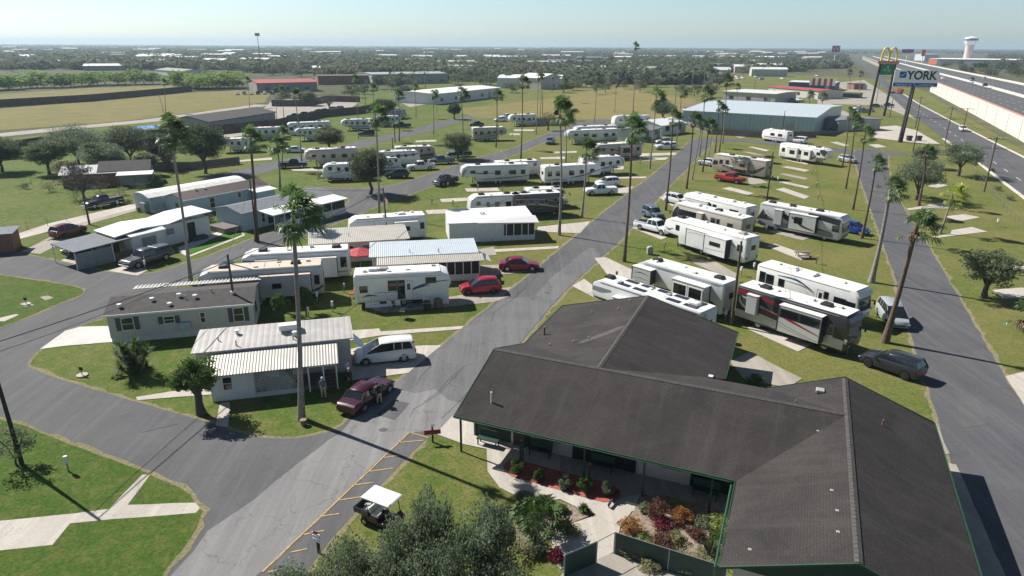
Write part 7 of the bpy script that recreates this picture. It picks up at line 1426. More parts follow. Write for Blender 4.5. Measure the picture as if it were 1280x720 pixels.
for i, (x, y, lb) in enumerate([(103, 470, 'small black sign on a pale base on the corner lawn'), (33, 381, 'small dark post in a concrete disc on the left lawn')]):
    B = G(x, y); o = empty('garden_marker', (B.x, B.y, .05), 0, lb, 'marker'); MB().tube((0, 0, 0), (0, 0, .08), .42, n=14).build('base', 'concrete', o); MB().tube((0, 0, .08), (0, 0, .45), .03).box((0, 0, .6), (.3, .04, .3)).build('board', 'sign_ink', o)
def text(body, size, loc, rot, m_, parent, ext=.02, name='lettering', align='CENTER', sx=1, off=0.0):
    cu = bpy.data.curves.new(name, 'FONT'); cu.body = body; cu.size = size; cu.align_x = align; cu.align_y = 'CENTER'; cu.extrude = ext; cu.offset = off
    t = bpy.data.objects.new('t', cu); C.objects.link(t); bpy.context.view_layer.update()
    me = bpy.data.meshes.new_from_object(t.evaluated_get(bpy.context.evaluated_depsgraph_get())); bpy.data.objects.remove(t)
    o = link(name, me, [m_] if not me.materials else [], parent)
    if me.materials and me.materials[0] is None: me.materials[0] = M[m_]
    o.location = loc; o.rotation_euler = rot; o.scale = (sx, 1, 1); return o
# small wooden signs
B = G(541, 553); o = empty('wooden_sign', (B.x, B.y, .05), R(10), 'small brown wooden sign with a crossed board at the forecourt corner', 'sign'); MB().bb(-.06, .06, -.06, .06, 0, 1.15).build('post', 'dark_wood', o); MB().bb(-.55, .55, -.10, -.062, .62, .95).build('board', 'truck_red', o, bevel=.01)
B = G(399, 692); o = empty('arrow_sign', (B.x, B.y, .05), R(-25), 'white signpost with stacked arrow boards beside the yellow bays', 'sign'); MB().bb(-.06, .06, -.06, .06, 0, 1.3).build('post', 'dark_wood', o)
for k in range(3): MB().box((0, -.09, 1.25-.2*k), (.5, .04, .14), 0, 0, 0, .15).build('board', 'sign_white', o)
MB().box((0, -.12, 1.38), (.28, .03, .14)).build('top_board', 'truck_red', o)
# billboard
B = G(1125, 178); o = empty('billboard', B, R(-18), 'big blue and white air conditioning billboard on a thick dark column', 'billboard')
zt, zb = [ (lambda px, py: (lambda d: H+d.z*(B.y/d.y))(G(px, py, -400)-Vector((0, 0, H))))(1140, y) for y in (87.5, 108)]
MB().tube((0, 0, 0), (.6, 0, zb+.3), .62, .5, 16).build('column', 'pole_dark', o, smooth=40); MB().tube((.1, -.55, 3), (.55, -.75, zb), .06).build('conduit', 'metal_grey', o)
bw = 5.35; hh_ = zt-zb; cx = .75
panel = MB().bb(cx-bw, cx+bw, -.5, -.2, zb, zt).build('panel', 'sign_white', o)
MB().bb(cx-bw, cx+bw, -.55, -.51, zb+.02, zb+hh_*.22).build('blue_band', 'sign_blue', panel)
MB().bb(cx-bw+1.3, cx-bw+2.9, -.56, -.51, zb+hh_*.52, zb+hh_*.90).build('logo_square', 'sign_blue', panel)
sw = MB(); swoosh(sw, [(cx-bw+1.35, zb+hh_*.62), (cx-bw+2.0, zb+hh_*.68), (cx-bw+2.8, zb+hh_*.86)], [.04, .16, .03], -.57, -1); sw.build('logo_swoosh', 'sign_white', panel)
text('YORK', hh_*.72, (cx+1.3, -.53, zb+hh_*.66), (R(90), 0, 0), 'sign_ink', panel, .02, sx=.86, off=.08)
text('Heating & Air', hh_*.17, (cx-2.7, -.57, zb+hh_*.115), (R(90), 0, 0), 'sign_white', panel, .01); text('Conditioning', hh_*.17, (cx+2.7, -.57, zb+hh_*.115), (R(90), 0, 0), 'sign_white', panel, .01); text('C', hh_*.3, (cx+.1, -.57, zb+hh_*.14), (R(90), 0, 0), 'sign_white', panel, .01)
MB().bb(cx-bw, cx+bw, -1.5, -.6, zb-.25, zb-.18).build('catwalk', 'metal_grey', o)
# golden arches sign
Bl, Br_ = G(1087.5, 144), G(1103.5, 145.5); c_ = (Bl+Br_)/2; o = empty('arch_sign', c_, R(-16), 'very tall two legged restaurant sign with yellow arches above a green board', 'sign')
def ZY(px, py, Y): d = G(px, py, -400 if py > 58 else H+400)-Vector((0, 0, H)); return H+d.z*(Y/d.y)
z1, z2, z3, z4 = [ZY(1108, y, c_.y) for y in (93.5, 80, 76.5, 59.6)]
hw = (Br_-Bl).length/2
for s in (-1, 1): MB().tube((s*hw, 0, 0), (s*hw*.98+.8, 0, z3), .45, .4, 12).build('leg', 'pole_dark', o, smooth=40)
MB().bb(-hw+1.1, hw+.5, -.35, .25, z1, z2).build('board', 'sign_green', o); MB().bb(-hw+.9, hw+.7, -.3, .2, z1-.25, z1-.02).bb(-hw+.9, hw+.7, -.3, .2, z2+.02, z2+.25).build('board_frame', 'sign_white', o)
lf = MB()
for k in range(3):
    a = R(90+k*120-10); lf.box((.8+math.cos(a)*.8, -.4, (z1+z2)/2+math.sin(a)*.7+.1), (1.0, .06, .75), 0, 0, 0, -a)
lf.box((.8, -.4, z1+.7), (.15, .06, 1.2)); lf.build('leaf_emblem', 'sign_leaf', o)
MB().bb(-hw-.2, hw+1.8, -.4, .3, z3-.9, z3+.1).build('red_base', 'band_red', o)
ar = MB(); aw = hw*.95
for s in (-1, 1):
    cxa = .8+s*aw*.52; P_ = []
    for k in range(17):
        t = math.pi*k/16; P_.append((cxa+math.cos(t)*aw*.5, 0, z3+.1+math.sin(t)**.75*(z4-z3)*.98))
    ar.path(P_, [.33-.0*k for k in range(17)], 8)
ar.build('arches', 'sign_yellow', o, smooth=60)
text('open', .7, (.8, -.42, z3-.4), (R(90), 0, 0), 'sign_white', o) if False else None
# orange W sign and purple sign
for (bx, by), (x0, y0, x1, y1), m_, lb in (((1041.5, 84), (1040, 57, 1048.5, 65), 'sign_red', 'far orange and white restaurant sign on a tall white pole'), ((1131, 84), (1127, 61.5, 1139, 66), 'sign_purple', 'far purple sign on a pole beside the highway'), ((1151, 84), (1149, 62, 1153, 70), 'sign_orange', 'far narrow orange sign beside the highway')):
    B = G(bx, by); o = empty('roadside_sign', B, R(-20), lb, 'sign'); d0 = ZY(x0, y0, B.y); d1 = ZY(x0, y1, B.y); wd = (x1-x0)/850*B.y*1.02; MB().tube((0, 0, 0), (0, 0, d1), .5, n=8).build('pole', 'sign_white', o); MB().bb(-wd/2, wd/2, -.5, .5, d1, d0).build('board', m_, o)
    if m_ == 'sign_red': text('W', (d0-d1)*1.15, (0, -.6, (d0+d1)/2), (R(90), 0, 0), 'sign_white', o, .02)
# water tower
B = G(1207, 82); o = empty('water_tower', B, 0, 'pinkish fluted water tower with white bulbous tank on the horizon', 'water tower')
zt_ = ZY(1209, 46, B.y); zm = ZY(1209, 56, B.y); k_ = B.y/850
def lathe(prof, n=28): return MB().ring([[(r_*math.cos(2*math.pi*j/n), r_*math.sin(2*math.pi*j/n), z) for j in range(n)] for r_, z in prof])
lathe([(4.3*k_, 0), (4.2*k_, zm*.7), (4.6*k_, zm), (5.2*k_, zm+.5)]).build('stem', 'tower_pink', o, smooth=40)
lathe([(5.0*k_, zm), (6.4*k_, zm+(zt_-zm)*.35), (7.2*k_, zm+(zt_-zm)*.6), (7.0*k_, zm+(zt_-zm)*.85), (5.2*k_, zt_-.3), (.5, zt_+.6)]).build('tank', 'tower_white', o, smooth=50); lathe([(7.28*k_, zm+(zt_-zm)*.55), (7.28*k_, zm+(zt_-zm)*.70)]).build('blue_lettering_band', 'sign_blue', o)
# floodlight mast on the skyline
B = G(327, 92); o = empty('floodlight_mast', B, 0, 'thin mast with a lamp head above the horizon at left', 'mast'); z_ = ZY(326, 45, B.y); MB().tube((0, 0, 0), (0, 0, z_), .3, .2, 8).build('post', 'pole_dark', o); MB().bb(-1.9, 1.9, -.6, .6, z_, z_+2.4).build('lamp_head', 'metal_grey', o)
# ------------------------------------------------------------------ warehouses and far buildings
def shed(pl, pr, depth, h_, label, wall, roof, bearing=None, rise=1.2, name='warehouse', cat='warehouse', group=None, axis='x', wins=0, door=True):
    A, Bq = G(*pl), G(*pr); d = Bq-A; b = math.degrees(math.atan2(d.x, d.y)) if bearing is None else bearing; L_ = d.length
    o = empty(name, A, BR(b), label, cat, group)
    if axis == 'x': xprism(MB(), [(0, 0), (0, h_), (depth/2, h_+rise), (depth, h_), (depth, 0)], 0, L_).build('wall', wall, o, uvscale=1); m = MB(); slab(m, [(-.4, -.4, h_), (L_+.4, -.4, h_), (L_+.4, depth/2, h_+rise+.1), (-.4, depth/2, h_+rise+.1)], .2); slab(m, [(-.4, depth/2, h_+rise+.1), (L_+.4, depth/2, h_+rise+.1), (L_+.4, depth+.4, h_), (-.4, depth+.4, h_)], .2)
    else:
        MB().prism([(0, 0), (L_, 0), (L_, h_), (L_/2, h_+rise), (0, h_)], 0, depth).build('wall', wall, o, uvscale=1); m = MB(); slab(m, [(-.4, -.4, h_), (L_/2, -.4, h_+rise+.1), (L_/2, depth+.4, h_+rise+.1), (-.4, depth+.4, h_)], .2); slab(m, [(L_/2, -.4, h_+rise+.1), (L_+.4, -.4, h_), (L_+.4, depth+.4, h_), (L_/2, depth+.4, h_+rise+.1)], .2)
    m.build('roof', roof, o, uvscale=1)
    for k in range(wins): x = L_*(k+.5)/wins; MB().bb(x-1, x+1, -.08, -.01, 1.2, 2.6).build('window', 'glass_soft', o)
    if door: MB().bb(L_*.8, L_*.8+2.5, -.08, -.01, 0, min(3, h_*.8)).build('door', 'metal_grey', o)
    return o
wh = shed((852, 158), (1016, 169), 52, 5.2, 'large pale blue metal warehouse with low pitched roof', 'warehouse_wall', 'warehouse_roof', rise=1.2)
lm = MB()
for k in range(6): lm.bb(3+k*6.2, 3.15+k*6.2, -.08, -.01, 0, 5.1)
lm.build('wall_seams', 'metal_grey', wh)
shed((1022, 160), (1045, 164), 16, 3.4, 'dark low annex on the shaded right side of the pale blue warehouse', 'wall_grey', 'grey_roof', rise=.3)
shed((523, 128), (543, 131), 38, 5.5, 'narrow end of a long pale metal shed', 'wall_grey', 'roof_far', rise=.6, axis='y', door=False) if False else None
o = shed((543, 131), (625, 121), 22, 4.6, 'long white metal building with pale flat roof behind the rear lawn', 'wall_white', 'roof_far', rise=.6, wins=5)
shed((322, 116), (397, 114), 26, 5, 'tan building with red metal roof beyond the car park', 'wall_far', 'red_roof', rise=1.2, wins=3)
shed((325, 158), (256, 168), 0.1, .1, '', '', '') if False else None
shed((262, 166), (345, 152), 14, 3.2, 'long low grey brown roofed building behind the back row', 'wall_grey', 'dark_roof', rise=1.4)
shed((466, 106), (560, 104), 36, 6.5, 'grey flat roofed warehouse far behind the long white building', 'wall_grey', 'wall_grey', rise=.6, wins=6); shed((622, 110), (701, 111), 30, 6.0, 'pale grey sheds behind the meadow', 'wall_white', 'roof_far', rise=1.4, wins=4); shed((676, 112), (704, 110), 18, 6.5, 'pale gabled shed end facing the meadow', 'wall_cream', 'roof_far', rise=2.2, axis='y')
shed((398, 106), (470, 105), 22, 5.5, 'brown flat roofed block left of the grey warehouse', 'brick', 'fence_brown', rise=.3)
shed((903, 126), (968, 130), 24, 4.5, 'brown flat roofed shop behind the warehouse', 'wall_far', 'roof_far', rise=.2, wins=3); shed((960, 118), (1022, 124), 16, 4.0, 'white flat shop with orange fascia behind the warehouse', 'wall_cream', 'red_roof', rise=.5, wins=4)
o = shed((985, 112), (1042, 114), 22, 4.6, 'restaurant with dark blue front and red and white striped corner', 'store_blue', 'roof_far', rise=.2)
Ls = (G(1042, 114)-G(985, 112)).length; st_ = MB(); sr = MB()
for k in range(9): (sr if k % 2 else st_).bb(Ls-14+k*1.6, Ls-12.45+k*1.6, -.6, -.1, 3, 7.0)
st_.build('white_stripes', 'sign_white', o); sr.build('red_stripes', 'store_red', o)
shed((1050, 122), (1073, 123), 10, 2.2, 'low green canopy roof by the arch sign', 'dark_green', 'leaf_far', rise=.3, door=False, name='canopy_building'); shed((1067, 112), (1081, 112), 8, 3.4, 'small brown hut beside the green canopy', 'brick', 'fence_brown', rise=.3); shed((825, 101), (880, 104), 18, 4, 'low white and grey office behind the palms', 'wall_white', 'roof_far', rise=.6, wins=4); shed((745, 101), (775, 101), 14, 4.2, 'small white house beyond the meadow', 'wall_white', 'roof_far', rise=1.2)
shed((853, 143), (887, 149), 10, 3.0, 'small house with rusty gable beside the warehouse corner', 'wall_white', 'wood', rise=1.4, name='small_house', cat='house'); shed((803, 178), (825, 172), 8, 2.8, 'low grey roofed home with white screened porch at the road bend', 'wall_white', 'grey_roof', rise=.7, name='mobile_home', cat='mobile home', wins=2); shed((826, 170), (856, 166), 10, 3.0, 'white roofed home with gable at the road bend', 'wall_white', 'white_roof', rise=1.2, name='mobile_home', cat='mobile home', wins=2)
shed((105, 88.5), (160, 88), 22, 4.5, 'long white roofed shed far left beyond the field trees', 'wall_far', 'white_roof', rise=1.5); shed((0, 84), (75, 82), 26, 5, 'long brown roofed building on the far left horizon', 'fence_brown', 'wall_far', rise=1)
shed((130, 80), (165, 80), 24, 5, 'blue fronted shop with cars far left', 'sign_blue', 'wall_far', rise=.5); shed((195, 93), (226, 96), 20, 4, 'pale house with red door end beyond the field', 'wall_white', 'wall_far', rise=1.3)
shed((800, 75), (935, 76), 60, 7, 'very long white roofed factory near the horizon', 'wall_white', 'white_roof', rise=1); shed((940, 76), (985, 77), 50, 7, 'white block right of the very long factory', 'wall_white', 'white_roof', rise=1)
shed((1170, 82), (1270, 84), 60, 9, 'long dark fronted store with white roof below the water tower', 'wall_grey', 'white_roof', rise=1); shed((1160, 80), (1178, 80.5), 20, 8, 'orange fronted store wing beside the water tower', 'sign_orange', 'white_roof', rise=.5); shed((1155, 76), (1172, 76), 25, 12, 'small white block left of the water tower', 'wall_white', 'roof_far', rise=.5); shed((1255, 80), (1330, 82), 40, 7, 'pale roofed building at the right edge near the horizon', 'wall_far', 'white_roof', rise=1)
rg = random.Random(21)
for i in range(150):
    x = rg.uniform(0, 1030); y = rg.uniform(60, 97 if x > 380 else 86)
    if i > 124: x = rg.uniform(690, 905); y = rg.uniform(94, 105)
    if x > 960: y = rg.uniform(62, 80)
    B = G(x, y); w_ = rg.uniform(12, 34)*(1+(97-y)/40); B2 = B+Vector((w_, rg.uniform(-4, 4), 0)); o = empty('distant_house', B, BR(90+rg.uniform(-18, 18)), 'small pale roofed building among the distant trees', 'building', 'scattered far buildings'); h_ = rg.uniform(4, 6.5)+(97-y)*.1; dp = rg.uniform(9, 18)
    xprism(MB(), [(0, 0), (0, h_), (dp/2, h_+1.4), (dp, h_), (dp, 0)], 0, w_).build('wall', 'wall_far', o); m = MB(); slab(m, [(-.4, -.4, h_), (w_+.4, -.4, h_), (w_+.4, dp/2, h_+1.6), (-.4, dp/2, h_+1.6)], .2); slab(m, [(-.4, dp/2, h_+1.6), (w_+.4, dp/2, h_+1.6), (w_+.4, dp+.4, h_), (-.4, dp+.4, h_)], .2); m.build('roof', rg.choice(['roof_far', 'white_roof', 'grey_roof', 'wall_far', 'roof_far']), o)
# ------------------------------------------------------------------ raised highway
near = [(1500, 262), (1400, 200), (1280, 145), (1225, 123), (1165, 100), (1130, 88), (1100, 77.5), (1078, 70)]
HZ = 6.5
PN = [G(x, y, HZ) for x, y in near]; 
def offs(P, dist):
    out = []
    for i, p in enumerate(P):
        d = (P[min(i+1, len(P)-1)]-P[max(0, i-1)]).normalized(); out.append(p+Vector((d.y, -d.x, 0))*dist)
    return out
hwy = empty('highway', (PN[2].x, PN[2].y, 0), 0, 'raised highway with cream retaining wall and red topped barrier', 'highway'); O = Vector((PN[2].x, PN[2].y, 0))
def ribbon(name, a_, b_, z0, z1, m_, d0=0, d1=99):
    A_ = offs(PN, a_)[d0:d1]; B_ = offs(PN, b_)[d0:d1]; mb = MB(); mb.ring([[Vector((p.x, p.y, z0))-O, Vector((q.x, q.y, z0))-O, Vector((q.x, q.y, z1))-O, Vector((p.x, p.y, z1))-O] for p, q in zip(A_, B_)]); return mb.build(name, m_, hwy)
ribbon('deck', .5, 42, 4.4, 5.6, 'asphalt'); ribbon('retaining_wall', .0, .49, -.02, 5.7, 'wall_highway', 0, 5); ribbon('embankment_core', .6, 41.5, -.02, 4.35, 'wall_highway', 0, 5); ribbon('far_embankment', .6, 41.5, -.02, 4.35, 'dull_concrete', 5, 8); ribbon('parapet', -.12, .45, 5.71, 6.2, 'barrier'); ribbon('red_band', -.16, .40, 6.21, 6.5, 'band_red'); ribbon('median_barrier', 19.4, 20.2, 5.61, 6.6, 'barrier'); ribbon('far_barrier', 41.2, 42.1, 5.61, 6.6, 'barrier')
mb = MB()
for off in (5, 9, 13, 25, 29, 33):
    A_ = offs(PN, off); B_ = offs(PN, off+.16)
    for i in range(len(PN)-1):
        n = int((PN[i+1]-PN[i]).length/12)
        for k in range(min(n, 60)):
            t0, t1 = k/n, (k+.3)/n; a = A_[i].lerp(A_[i+1], t0); b = A_[i].lerp(A_[i+1], t1); c = B_[i].lerp(B_[i+1], t1); d = B_[i].lerp(B_[i+1], t0); mb.poly([(q.x-O.x, q.y-O.y, 5.62) for q in (a, b, c, d)])
mb.build('lane_markings', 'white_paint', hwy)
mb = MB()
for i in range(2, 5):
    d = (PN[i+1]-PN[i]); n = int(d.length/18)
    for k in range(n): p = PN[i]+d*k/n-O; mb.box((p.x-.03, p.y-.0, 2.8), (.12, .12, 5.5), math.atan2(d.y, d.x))
mb.build('wall_joints', 'dull_concrete' if False else 'metal_grey', hwy)
# overpass mouth: dark opening with piers beyond the wall end
fl_ = [G(1240, 96, 0), G(1000, 60.5, 0)]
# sign gantry and posts on the far side
for x, y in ((1218, 100), (1238, 104), (1252, 106)):
    B = G(x, y, 6.5); pole((x, y), 14, f'thin lamp post beyond the far carriageway, {["left", "middle", "right"][(x-1218)//17]} of three', m='metal_grey', r=.2, cat='lamp post', name='lamp_post')
B = G(1223, 95); o = empty('highway_sign', B, R(-20), 'green highway sign with yellow panel beyond the raised road', 'road sign'); MB().bb(-5.5, 5.5, -.1, .1, 7.5, 11).build('board', 'sign_green', o); MB().bb(-4, 4, -.1, .1, 5.2, 7.4).build('yellow_panel', 'sign_yellow', o)
for s in (-4, 4): MB().tube((s, .2, 0), (s, .2, 8), .2).build('post', 'metal_grey', o)
# ------------------------------------------------------------------ distant trees
PR = [crown_mesh(200+i, 16, 46, .20, 'leaf_far', 1.0, cl=.46) for i in range(6)]; PRF = [crown_mesh(230+i, 16, 46, .20, 'leaf_field', 1.0, cl=.46) for i in range(2)]; PRD = [crown_mesh(240+i, 18, 60, .16, 'leaf_dark', 1.0, cl=.42) for i in range(2)]; PRT = [crown_mesh(250+i, 14, 40, .12, 'twig', 1.0, cl=.45) for i in range(2)]
TK = MB().tube((0, 0, 0), (0, 0, 1), .05, .03, 5); tko = TK.build('trunk', 'bark'); TKM = tko.data; bpy.data.objects.remove(tko)
def ftree(B, r_, h_, me, label, group, name='distant_tree'):
    o = empty(name, B, rg.uniform(0, 6), label, 'tree', group)
    c = bpy.data.objects.new('crown', me); C.objects.link(c); c.parent = o; c.location = (0, 0, h_*.56); c.scale = (r_, r_*rg.uniform(.8, 1.15), h_*.47)
    t = bpy.data.objects.new('trunk', TKM); C.objects.link(t); t.parent = o; t.scale = (h_*.6, h_*.6, h_*.6)
rg = random.Random(31); n = 0
def blocked(x, y): return (x < 300 and y > 90) or (300 <= x < 460 and y > 96) or (1030 < x) or (560 < x < 900 and y > 109) or (900 <= x and y > 97)
while n < 265:
    x = rg.uniform(-40, 1030); y = 76+36*rg.random()
    if blocked(x, y): continue
    B = G(x, y); sc_ = 1.0; ftree(B, rg.uniform(4.5, 8.5), rg.uniform(6, 10), rg.choice(PR+PR+PRD+PRT), 'round grey green tree in the distant belt behind the park', 'trees across the middle distance'); n += 1
ORD = 'first second third fourth fifth sixth seventh eighth ninth tenth eleventh twelfth thirteenth fourteenth fifteenth sixteenth seventeenth eighteenth nineteenth twentieth'.split()
for i in range(34):       # bright green belts in the field
    if i < 20: x = -20+i*11+rg.uniform(-3, 3); y = 112.5-i*.42+rg.uniform(-1, 1)
    else: x = 224+(i-20)*5.2; y = 111+rg.uniform(-2, 1)
    ftree(G(x, y), rg.uniform(8, 11), rg.uniform(6.5, 9.5), rg.choice(PRF), f'bushy bright green field tree, {ORD[i if i < 20 else i-20]} from the left in the {"longer left hand" if i < 20 else "shorter right hand"} row', 'bright green field trees', 'field_tree')
for i in range(42):       # trees beyond the highway
    x = 1190+rg.uniform(-15, 140); y = rg.uniform(84, 97) if x > 1200 else rg.uniform(80, 85); ftree(G(x, y), rg.uniform(4.5, 7), rg.uniform(6, 9.5), rg.choice(PR[:3]+PRD), 'green tree in the belt beyond the highway', 'trees beyond the highway')
for i, (x, y) in enumerate(sorted([(745, 118), (757, 116), (780, 112), (800, 115), (716, 113), (850, 118), (868, 120), (890, 122), (640, 116), (600, 118), (575, 118), (500, 120), (440, 122), (455, 118), (355, 128)])):
    ftree(G(x, y), rg.uniform(3, 5), rg.uniform(4.5, 7), rg.choice(PR+PRD), f'round tree on the far edge of the meadow and lots, {ORD[i]} from the left', 'trees along the meadow edge')
ORD_ = 0
# the woods that run to the horizon, past counting
rg = random.Random(55); mb = MB(); 
base = []
for k in range(5):
    pts = []
    for i in range(60):
        while True:
            p = Vector((rg.uniform(-1, 1), rg.uniform(-1, 1), rg.uniform(-.9, 1)))
            if .5 < p.length < 1: break
        a = Vector((rg.gauss(0, 1), rg.gauss(0, 1), rg.gauss(.4, .7))).normalized(); b = a.orthogonal().normalized(); t = a.cross(b); s = rg.uniform(.22, .42); pts.append([p-b*s, p+t*s*.7, p+b*s, p-t*s*.7])
    base.append(pts)
cnt = 0
while cnt < 7600:
    y = 56.6+2.2*(rg.random()**-1.0)-2.2 if rg.random() < .3 else rg.uniform(57.5, 106); x = rg.uniform(-60, 1340)
    x0h = 53+6.5*x/1280*1.0; y2 = y+(x-640)*.005
    if y > 84 and (x > 1000 or (x < 310 and y > 90) or rg.random() < .3): continue
    if y > 105: continue
    if y > 93 and not 400 < x < 890: continue
    if y > 101 and x < 640 or 885 < x and y > 90: continue
    if 1055 < x < 1400 and y2 > 66 and y2 < 120 and x < 1240 and y2 > 68: continue
    B = G(x, max(y2, x0h+.9))
    if B.y > 6500 or B.y < 100: continue
    k_ = 1+B.y/1500
    r_ = rg.uniform(4, 7)*k_; h_ = rg.uniform(6, 10.5); rz_ = rg.uniform(0, 6.28); cr, sr_ = math.cos(rz_), math.sin(rz_)
    pts = rg.choice(base) if B.y < 1800 else rg.choice(base)[:26]
    for q in pts: mb.poly([(B.x+(v.x*cr-v.y*sr_)*r_, B.y+(v.x*sr_+v.y*cr)*r_, h_*(.5+.5*v.z)) for v in q])
    cnt += 1
tag(mb.build('distant_woods', 'leaf_far'), 'far woods running to the hazy horizon', 'woodland', kind='stuff')
# clutter: patio things, umbrella, chairs
B = G(451, 335); o = empty('patio_umbrella', B, 0, 'red patio umbrella beside the black pinstriped trailer', 'umbrella'); MB().tube((0, 0, 0), (0, 0, 2.3), .03).build('pole', 'metal_grey', o)
mb = MB()
for k in range(8):
    a, b = k*math.pi/4, (k+1)*math.pi/4; mb.poly([(0, 0, 2.55), (1.75*math.cos(a), 1.75*math.sin(a), 1.95), (1.75*math.cos(b), 1.75*math.sin(b), 1.95)]); mb.poly([(1.75*math.cos(a), 1.75*math.sin(a), 1.95), (1.75*math.cos(b), 1.75*math.sin(b), 1.95), (1.75*math.cos(b), 1.75*math.sin(b), 1.8), (1.75*math.cos(a), 1.75*math.sin(a), 1.8)])
mb.build('canopy', 'umbrella_red', o)
def chair(px, label, rz=0, m_='stripe_grey'):
    B = G(*px); o = empty('folding_chair', (B.x, B.y, .07), rz, label, 'chair'); MB().box((0, 0, .42), (.5, .5, .05)).build('seat', m_, o); MB().box((-.25, 0, .72), (.05, .5, .5), 0, 0, 0, -.2).build('backrest', m_, o)
    for sx in (-.22, .22):
        for sy in (-.22, .22): MB().tube((sx, sy, 0), (sx, sy, .42), .018, n=6).build('leg', 'metal_grey', o)
B = G(477, 391); o = empty('patio_table', (B.x, B.y, .07), R(10), 'white folding table on the trailer patio', 'table'); MB().box((0, 0, .72), (1.3, .7, .04)).build('tabletop', 'white_plastic', o)
for sx in (-.55, .55):
    for sy in (-.28, .28): MB().tube((sx, sy, 0), (sx, sy, .7), .02, n=6).build('leg', 'metal_grey', o)
chair((488, 387), 'folding chair next to the white table, left one', R(80), 'white_plastic'); chair((498, 386), 'folding chair next to the white table, right one', R(95), 'white_plastic'); chair((440, 372), 'striped folding chair behind the white trailer', R(200), 'umbrella_red'); chair((1003, 199), 'red folding chair beside the black nosed trailer', R(200), 'umbrella_red')
for i, (x, y, lb) in enumerate([(945, 405, 'black bicycle leaning by the burgundy striped motorhome'), (968, 408, 'black bicycle nearer the slide-out of the burgundy striped motorhome')]):
    B = G(x, y); o = empty('bicycle', (B.x, B.y, .07), R(-40), lb, 'bicycle')
    for s in (-.5, .5):
        mb = MB(); mb.path([(s+.33*math.cos(t), 0.001*math.sin(t), .35+.33*math.sin(t)) for t in [2*math.pi*k/16 for k in range(17)]], .025, 5); mb.build('wheel', 'rubber', o)
    MB().tube((-.5, 0, .35), (-.1, 0, .3), .02).tube((-.1, 0, .3), (.4, 0, .8), .02).tube((-.2, 0, .82), (.4, 0, .8), .02).tube((-.1, 0, .3), (-.22, 0, .9), .02).tube((.5, 0, .35), (.36, 0, .98), .02).build('frame', 'black_plastic', o); MB().tube((.34, -.25, 1.0), (.34, .25, 1.0), .018).build('handlebar', 'black_plastic', o); MB().box((-.24, 0, .93), (.25, .13, .05)).build('saddle', 'black_plastic', o)
for i, (x, y, lb) in enumerate([(1136, 176, 'dark wheelie bin left of the plain pole'), (1148, 176, 'dark wheelie bin right of the plain pole')]):
    B = G(x, y); o = empty('wheelie_bin', B, 0, lb, 'bin'); MB().prism([(-.5, 0), (.5, 0), (.65, 1.3), (-.65, 1.3)], -.5, .5).build('body', 'black_plastic', o); MB().bb(-.7, .7, -.55, .55, 1.3, 1.4).build('lid', 'black_plastic', o)
B = G(378, 527); o = empty('flower_pot', (B.x+.25, B.y-.5, .05), 0, 'terracotta pot at the foot of the tall leaning palm', 'plant pot'); MB().tube((0, 0, 0), (0, 0, .4), .17, .25, 12).build('pot', 'brick', o); MB().tube((0, 0, .4), (0, 0, .42), .22, .22, 12).build('soil', 'garden_soil', o)
B = G(1248, 247); o = empty('small_shelter', (B.x-9, B.y-2, 0), 0, 'blue tarpaulin canopy behind the tall slim palm', 'canopy') if False else None
B = G(187, 172); o = empty('tarpaulin_canopy', B, R(10), 'small bright blue canopy behind the tall slim palm', 'canopy'); m = MB(); slab(m, [(-4, -2, 2.4), (3, -2, 2.8), (3, 3, 3.2), (-4, 3, 2.8)], .05); m.build('cover', 'blue_tarp', o)
for x, y in ((-3.8, -1.8), (2.8, -1.8), (2.8, 2.8), (-3.8, 2.8)): MB().tube((x, y, 0), (x, y, 2.5), .06).build('post', 'metal_grey', o)
B = G(766, 628); o = empty('handrail', (B.x, B.y, .07), BR(30), 'short leaning timber rail at the end of the mulch bed', 'handrail'); MB().box((0, 0, .25), (1.4, .1, .12), 0, 0, 0, -.1).build('rail', 'dark_wood', o); MB().tube((-.6, 0, 0), (-.6, 0, .3), .04).build('post', 'dark_wood', o)
B = W(33.7, -9.2); o = empty('porch_lamp_post', B, 0, 'thin dark post with red top standing before the middle porch', 'post'); MB().tube((0, 0, 0), (0, 0, 1.5), .05).build('post', 'pole_dark', o); MB().box((0, 0, 1.55), (.12, .12, .12)).build('cap', 'brick', o)

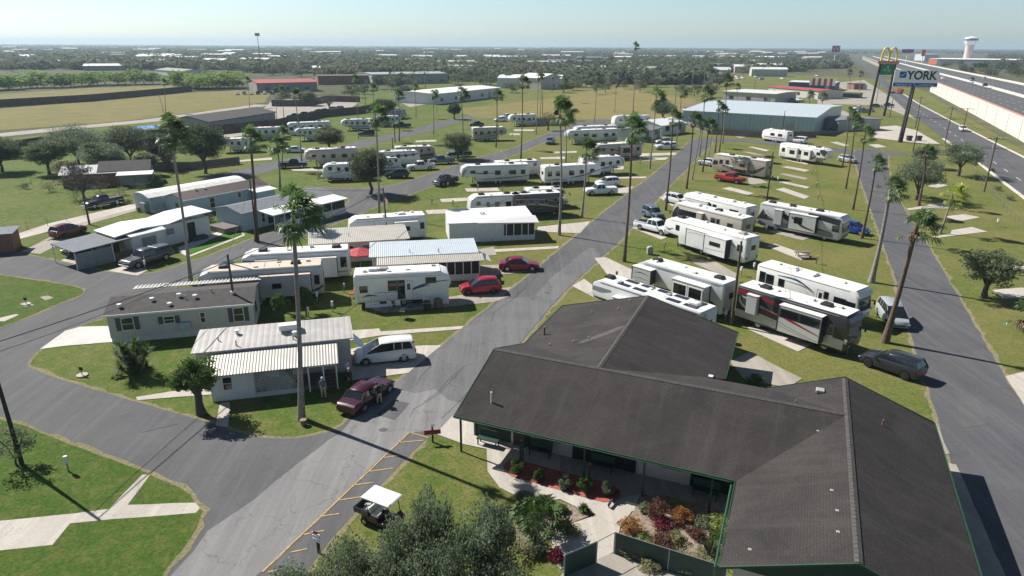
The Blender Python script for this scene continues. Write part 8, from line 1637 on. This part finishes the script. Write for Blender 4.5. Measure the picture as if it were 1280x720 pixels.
rg = random.Random(77)
for i, (x, y) in enumerate([(770, 350), (921, 395), (830, 312), (945, 300), (935, 262), (1020, 330), (1085, 395), (955, 215), (1015, 218), (1020, 235), (1022, 250), (965, 226), (690, 235), (672, 214), (560, 235), (597, 238), (628, 240), (540, 256), (566, 258), (700, 192), (715, 200), (800, 205), (812, 196), (640, 172), (560, 178), (530, 182), (460, 214), (398, 214), (615, 306), (430, 366), (520, 312)]):
    B = G(x, y); o = empty('hookup_post', (B.x, B.y, .05), rg.uniform(0, 3), 'small grey electric hookup post on the grass between the pitches', 'hookup post', 'hookup posts between the pitches'); MB().box((0, 0, .45), (.09, .09, .9)).build('post', 'wood', o); MB().box((0, -.08, .8), (.26, .12, .42)).build('meter_box', 'grey_plastic', o, bevel=.01)
for i, (x, y, lb) in enumerate([(1008, 428, 'wooden picnic table on the pad beside the burgundy striped motorhome'), (1003, 322, 'wooden picnic table beside the empty pad below the swirled motorhome'), (612, 250, 'wooden picnic table above the white flat roofed home'), (415, 228, 'wooden picnic table by the black outlined trailer')]):
    B = G(x, y); o = empty('picnic_table', (B.x, B.y, .06), R(rg.uniform(0, 180)), lb, 'picnic table'); MB().box((0, 0, .74), (1.8, .75, .05)).build('tabletop', 'grey_wood', o)
    for s_ in (-1, 1):
        MB().box((0, s_*.68, .45), (1.8, .26, .05)).build('bench_seat', 'grey_wood', o); MB().box((s_*.65, 0, .40), (.07, 1.3, .07)).tube((s_*.65, -.6, 0), (s_*.65, -.2, .72), .04).tube((s_*.65, .6, 0), (s_*.65, .2, .72), .04).build('leg', 'grey_wood', o)
for i, (x, y, lb, m_) in enumerate([(505, 398, 'dark barbecue grill at the end of the trailer patio', 'rv_dark'), (534, 388, 'black planter on the trailer patio near the skirting', 'black_plastic'), (548, 385, 'small brown bench like rack on the trailer patio', 'wood'), (812, 318, 'grey storage bin on the lawn below the long white fifth wheel', 'grey_plastic'), (908, 428, 'dark storage bin at the clubhouse service path', 'rv_dark')]):
    B = G(x, y); o = empty('barbecue_grill' if i == 0 else 'storage_box', (B.x, B.y, .07), R(rg.uniform(0, 90)), lb, 'grill' if i == 0 else 'box'); MB().prism([(-.35, .35 if i == 0 else 0), (.35, .35 if i == 0 else 0), (.38, .8), (.2, .98), (-.2, .98), (-.38, .8)], -.25, .25).build('body', m_, o, bevel=.03); MB().bb(-.4, .4, -.28, .28, .78, .82).build('lid_rim', 'metal_grey', o)
    if i == 0: MB().tube((-.3, -.2, 0), (-.3, -.2, .4), .02).tube((.3, .2, 0), (.3, .2, .4), .02).tube((-.3, .2, 0), (-.3, .2, .4), .02).tube((.3, -.2, 0), (.3, -.2, .4), .02).build('legs', 'metal_grey', o)

for i in range(60):
    x = rg.uniform(690, 1030); y = rg.uniform(94, 112) if x > 880 else rg.uniform(92, 108)
    if 895 < x and y > 101 and x < 1050: continue
    car(rg.choice(['sedan', 'suv', 'pickup', 'hatch']), rg.choice(['white', 'silver', 'dark_grey', 'black', 'red', 'slate', 'white']), G(x, y), rg.choice([250, 160, 340]), 'small parked car among the buildings beyond the meadow', 'car', 'cars parked beyond the meadow', detail=False)
